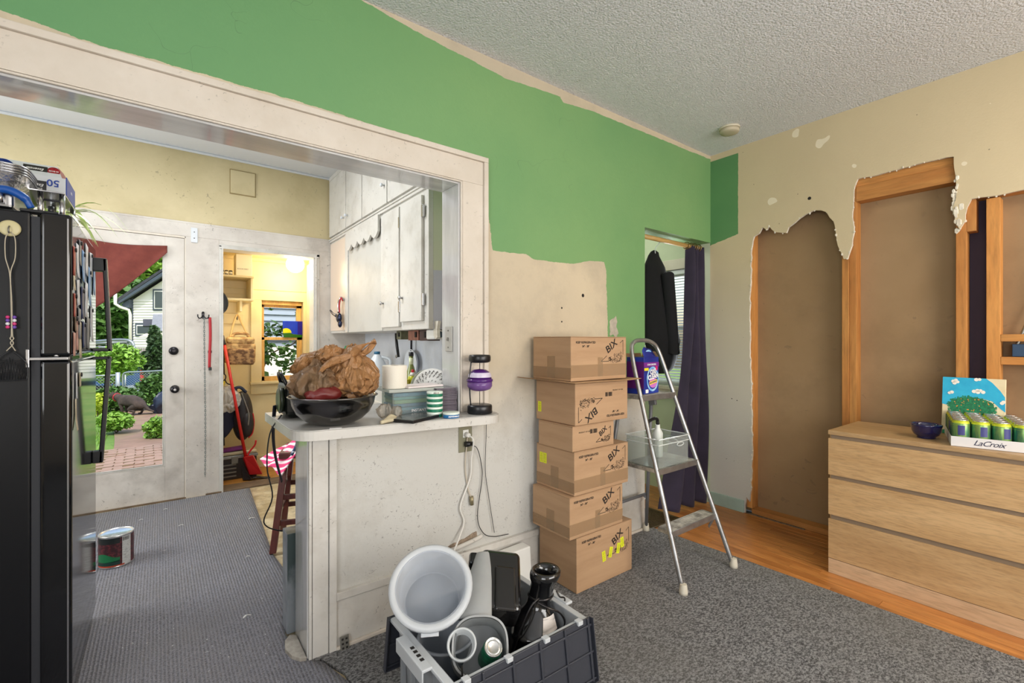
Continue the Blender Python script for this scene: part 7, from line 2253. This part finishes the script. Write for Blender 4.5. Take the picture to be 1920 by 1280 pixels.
# magnets and papers on the freezer door
rnd = random.Random(19)
cols = [('white_note', (214, 216, 222)), ('red_card', (176, 74, 60)), ('navy_card', (34, 48, 92)), ('cream_card', (206, 190, 160)), ('pink_card', (206, 150, 136)), ('photo_grey', (110, 112, 116)), ('brown_photo', (120, 92, 70)), ('blue_white', (120, 160, 206))]
PM = {n_: mat(n_, c_, .5, c2=[q * .75 for q in c_], scale=26) for n_, c_ in cols}
items = [(2.17, 1.55, .05, .10, 'red_card'), (2.165, 1.475, .04, .05, 'cream_card'), (2.18, 1.40, .055, .08, 'red_card'), (2.24, 1.56, .06, .12, 'white_note'), (2.31, 1.60, .06, .09, 'photo_grey'), (2.26, 1.45, .07, .09, 'white_note'), (2.40, 1.56, .08, .12, 'blue_white'), (2.50, 1.60, .08, .12, 'white_note'), (2.20, 1.335, .05, .05, 'brown_photo'), (2.29, 1.34, .07, .11, 'photo_grey'), (2.38, 1.42, .09, .12, 'navy_card'),
         (2.49, 1.44, .08, .14, 'white_note'), (2.59, 1.50, .08, .16, 'blue_white'), (2.17, 1.265, .05, .08, 'pink_card'), (2.235, 1.30, .055, .11, 'pink_card'), (2.31, 1.28, .06, .13, 'cream_card'), (2.42, 1.30, .09, .10, 'navy_card'), (2.54, 1.31, .10, .13, 'photo_grey'), (2.66, 1.35, .08, .15, 'white_note'), (2.22, 1.12, .035, .09, 'white_note'), (2.31, 1.135, .045, .05, 'cream_card'), (2.205, 1.02, .03, .11, 'cream_card'), (2.65, 1.60, .09, .10, 'white_note'), (2.76, 1.55, .06, .14, 'blue_white')]
for i, (y, z, w_, h_, c_) in enumerate(items):
    o = MB().grid(lambda u, v: (.0015 + .014 * abs(math.sin(i * 1.7)) * max(0, v - .5) ** 1.5 * (1 if i % 3 == 0 else .3), w_ * (u - .5), h_ * (.5 - v)), 2, 6, .0008).build('fridge_note', PM[c_], world=False)
    o.location = (FX + .0005, y, z)
    o.rotation_euler = (math.radians(rnd.uniform(-7, 7)), 0, 0)
    pos = ['next to the hinge edge', 'just inside the hinge edge', 'mid-door', 'by the handle'][0 if y < 2.22 else (1 if y < 2.35 else (2 if y < 2.53 else 3))]
    hgt = pos + ', near the door top' if z > 1.5 else (pos + ', halfway up the freezer door' if z > 1.36 else (pos + ', low on the freezer door' if z > 1.22 else pos + ', on the lower door'))
    tag(o, '%s on the fridge, %s' % ({'white_note': 'white paper note', 'red_card': 'red printed card', 'navy_card': 'dark blue card', 'cream_card': 'cream card', 'pink_card': 'pink card', 'photo_grey': 'grey photo', 'brown_photo': 'brown photo magnet', 'blue_white': 'pale blue sheet'}[c_], hgt), 'note', 'papers stuck on the refrigerator')
    if i % 2 == 0:
        g_ = MB().lathe([(.008, 0), (.008, .004), (.0001, .005)], seg=10, M=RY(90)).build('magnet', M_black, o, world=False)
        g_.location = (.004, 0, h_ * .38)
# disc magnet with swatter on the side facing the room
mgd = thing('magnetic_hook', 'round cream magnetic hook on the refrigerator side', 'hook', (-.378, FY0 - .002, 1.632))
MB().lathe([(.0001, 0), (.024, 0), (.0255, .002), (.0255, .006), (.021, .009), (.0001, .009)], seg=32, M=TR(-.380, FY0 + .003, 1.634) @ RX(90)).build('hook_disc', mat('cream_enamel', (206, 196, 150), .4), mgd)
MB().tube(spline([(-.380, FY0 - .007, 1.640), (-.380, FY0 - .016, 1.632), (-.380, FY0 - .016, 1.622), (-.380, FY0 - .012, 1.618)], 4), .002, 6).build('hook_wire', M_grey, mgd)
fs = thing('fly_swatter', 'black fly swatter hanging on looped string with coloured beads', 'fly swatter', (-.378, FY0 - .008, 1.2))
ys = FY0 - .009
M_str = mat('tan_twisted_wire', (186, 176, 156), .5)
MB().tube(spline([(-.378, ys, 1.622), (-.388, ys, 1.60), (-.388, ys, 1.54), (-.379, ys, 1.49), (-.376, ys, 1.40), (-.375, ys, 1.30), (-.378, ys, 1.285), (-.371, ys, 1.272), (-.374, ys, 1.262), (-.386, ys, 1.245)], 6), .0015, 5).build('wire', M_str, fs)
MB().tube(spline([(-.376, ys, 1.622), (-.367, ys, 1.60), (-.367, ys, 1.54), (-.377, ys, 1.49), (-.374, ys - .002, 1.40), (-.373, ys, 1.30), (-.370, ys, 1.285), (-.377, ys, 1.272), (-.374, ys, 1.262), (-.366, ys, 1.245)], 6), .0015, 5).build('wire', M_str, fs)
bead = [mat('magenta_bead', (206, 50, 120), .25, coat=.6), mat('violet_bead', (110, 70, 170), .25, coat=.6), mat('white_bead', (220, 220, 226), .3)]
for s in (0, 1):
    for i in range(4): MB().ball((-.383 + s * .015, ys - .002, 1.352 - i * .0105), .0052, 10, 6).build('bead', bead[(i + s) % 3], fs)
m_ = MB()
for i in range(13):
    x = -.416 + i * .0062
    top = 1.225 - .9 * abs(x + .379) ** 1.25 * 4
    m_.tube([(x, ys, top), (x + .0 * i, ys, 1.155 - .00)], .0011, 4)
for j in range(16): m_.tube([(-.417, ys, 1.156 + j * .0040), (-.341, ys, 1.156 + j * .0040)], .0009, 4)
o = m_.build('mesh_paddle', M_black, fs); o['kind'] = 'stuff'
MB().tube(spline([(-.378, ys, 1.246), (-.40, ys, 1.225), (-.418, ys, 1.20), (-.418, ys, 1.16), (-.41, ys, 1.152), (-.35, ys, 1.152), (-.340, ys, 1.16), (-.340, ys, 1.20), (-.355, ys, 1.225), (-.374, ys, 1.246)], 5), .0018, 5).build('paddle_rim', M_black, fs)

# ---------------------------------------------------------------- on top of the refrigerator
T0 = FH + .0006
fr_ = thing('wire_rack', 'small steel rack standing on the refrigerator top', 'rack', (-.33, 2.42, T0))
for x, y in ((-.335, 2.30), (-.280, 2.30), (-.335, 2.55), (-.280, 2.55)): MB().cyl((x, y, T0 + .006), (x, y, T0 + .105), .0085, seg=12).build('post', M_chrome, fr_)
for y in (2.30, 2.55): MB().cyl((-.335, y, T0 + .080), (-.280, y, T0 + .080), .004, seg=8).build('cross_bar', M_pan, fr_)
MB().box(-.95, 2.285, T0 + .105, -.272, 2.57, T0 + .110).build('top_tray', M_chrome, fr_, bev=.001)
bxx = thing('foil_bag_box', 'upside-down opened blue and white cooking bag carton on the refrigerator', 'box', (-.36, 2.43, T0 + .111))
M_cw = mat('white_grey_carton', (200, 204, 210), .5)
M_cb = mat('royal_blue_carton', (28, 62, 150), .45)
M_ck = mat('kraft_inside', (134, 66, 36), .85)
zb = T0 + .1112
MB().box(-.62, 2.335, zb, -.275, 2.54, zb + .003).box(-.62, 2.335, zb + .003, -.275, 2.338, zb + .062).box(-.62, 2.537, zb + .003, -.275, 2.54, zb + .062).build('box_body', [M_cw], bxx)
MB().box(-.2748, 2.335, zb, -.2718, 2.54, zb + .068).build('blue_end', M_cb, bxx, bev=.001)
MB().box(-.618, 2.3385, zb + .0032, -.276, 2.5365, zb + .0045).build('inside', M_ck, bxx)
MB().quads([(-.62, 2.335, zb + .062), (-.285, 2.335, zb + .062), (-.300, 2.365, zb + .108), (-.62, 2.365, zb + .108), (-.62, 2.337, zb + .062), (-.285, 2.337, zb + .062), (-.300, 2.367, zb + .108), (-.62, 2.367, zb + .108)], [(0, 1, 2, 3), (5, 4, 7, 6), (0, 4, 5, 1), (3, 2, 6, 7), (1, 5, 6, 2), (0, 3, 7, 4)]).build('open_flap', M_cw, bxx)
MB().quads([(-.285, 2.337, zb + .062), (-.276, 2.40, zb + .070), (-.29, 2.41, zb + .10), (-.300, 2.367, zb + .108)], [(0, 1, 2, 3), (3, 2, 1, 0)]).build('inner_flap', M_ck, bxx)
fy_ = 2.3344
MB().box(-.385, fy_ - .0004, zb + .006, -.325, fy_, zb + .042).build('black_brand_block', M_black, bxx)
text('Essential', .014, M_wp, bxx, basis((-.355, fy_ - .0008, zb + .026), (-1, 0, 0), (0, 0, -1)), shear=.4, name='brand_print')
text('EVERYDAY', .008, M_wp, bxx, basis((-.355, fy_ - .0008, zb + .013), (-1, 0, 0), (0, 0, -1)), name='brand_print')
text('50', .034, M_cb, bxx, basis((-.308, fy_ - .0008, zb + .040), (-1, 0, 0), (0, 0, -1)), name='count_print', bold=.0006)
FLM = basis((-.36, 2.349, zb + .085), (-1, 0, 0), (0, -.3, -1))
MB().obox((0, 0, 0), (.062, .026, .0004)).xf(FLM @ TR(-.005, 0, .0014)).build('black_brand_block', M_black, bxx)
text('Essential', .013, M_wp, bxx, FLM @ TR(-.005, 0, .0020), shear=.4, name='brand_print')
MB().lathe([(.0001, 0), (.017, 0)], seg=24, M=FLM @ TR(-.052, 0, .0014)).build('red_seal', M_leash, bxx)
text('50 BAGS', .007, M_wp, bxx, FLM @ TR(-.052, 0, .0020), name='seal_print')
MB().lathe([(.0001, 0), (.030, 0)], seg=24, M=FLM @ TR(.075, .01, .0014)).build('blue_swoosh', M_cb, bxx)
text('BAGS', .012, M_wp, bxx, basis((-.2712, 2.44, zb + .034), (0, 1, 0), (0, 0, 1)), name='brand_print')
# foil pans nested
M_foil = mat('crinkled_aluminium_foil', (214, 212, 212), .25, metal=.9, bump=.9, bscale=50, bdist=.006)
for i in range(4):
    z = T0 + .078 + i * .0085
    t = thing('foil_pan', 'nested aluminium foil pan on the refrigerator, ' + ('lowest', 'second', 'third', 'topmost')[i] + ' of the stack', 'pan', (-.55, 2.30, z), group='foil pans on the refrigerator')
    def fp_(u, v):
        a = u * 2 * PI
        px, py = sq(a, .165, .11, 5)
        k = .80 + .20 * v
        return (-.515 + px * k, 2.262 + py * k, z + .045 * v + .0012 * math.sin(a * 60) * v * (1 - v) * 4)
    n = MB().grid(fp_, 120, 4)
    n.build('pan_wall', M_foil, t)
    if i == 0: MB().prism([(-.515 + sq(2 * PI * q / 40, .132, .088, 5)[0], 2.262 + sq(2 * PI * q / 40, .132, .088, 5)[1]) for q in range(40)], z - .001, z, 'z').build('pan_floor', M_foil, t)
    MB().tube([(-.515 + sq(2 * PI * q / 60, .168, .113, 5)[0], 2.262 + sq(2 * PI * q / 60, .168, .113, 5)[1], z + .046) for q in range(60)], .0028, 6, closed=True).build('rolled_rim', M_chrome, t)
# steel pot and blue mitt below the pans
sp_ = thing('blender_base', 'steel cooker with a blue handle on the refrigerator top under the foil pans', 'cooker', (-.48, 2.25, T0))
MB().box(-.62, 2.16, T0 + .006, -.375, 2.36, T0 + .074).build('cooker_body', M_chrome, sp_, bev=.012, seg=3)
MB().tube(spline([(-.415, 2.148, T0 + .060), (-.385, 2.148, T0 + .062), (-.352, 2.150, T0 + .045), (-.335, 2.155, T0 + .015)], 6), [.013] * 14 + [.010] * 5, 10).build('blue_handle', mat('blue_handle_plastic', (16, 78, 160), .35), sp_)
MB().tube([(-.405, 2.150, T0 + .02), (-.405, 2.150, T0 + .05)], .010, 8).build('steel_knob', M_chrome, sp_)
og = tag(MB().grid(lambda u, v: (-.48 + .12 * u, 2.52 + .06 * v, T0 + .222 - .05 * u + .01 * math.sin(5 * u) - .006 * v), 8, 3, .03).build('orange_package', mat('orange_film', (222, 130, 40), .4), loc=(-.43, 2.55, T0 + .2), bev=.004), 'orange package behind the cooking bag carton on the refrigerator', 'package')
# spider plant
spn = thing('spider_plant', 'spider plant with long striped leaves on the refrigerator top', 'plant', (-.36, 2.70, T0))
MB().lathe([(.055, .0005), (.07, .006), (.085, .09), (.088, .10), (.080, .10), (.0001, .088)], (-.36, 2.70, T0), 24).build('pot', mat('white_plant_pot', (210, 206, 196), .5), spn)
M_sp = mat('striped_green_leaf', (146, 186, 66), .45, c2=(214, 224, 160), scale=9)
rnd = random.Random(8)
for i in range(26):
    a = rnd.uniform(-1.9, 1.3) if i < 18 else rnd.uniform(0, 6.3)
    L = rnd.uniform(.14, .30)
    h = rnd.uniform(.01, .09)
    c_, s_ = math.cos(a), math.sin(a)
    def lf(u, v, c_=c_, s_=s_, L=L, h=h):
        w_ = .007 * math.sin(PI * min(1, v * .9 + .08)) * (2 * u - 1)
        rr_ = .02 + L * v
        return (-.36 + c_ * rr_ - s_ * w_, 2.70 + s_ * rr_ + c_ * w_, T0 + .095 + h * math.sin(PI * v * .8) * 1.3 - .10 * v ** 2)
    MB().grid(lf, 2, 10).build('leaf', M_sp, spn)
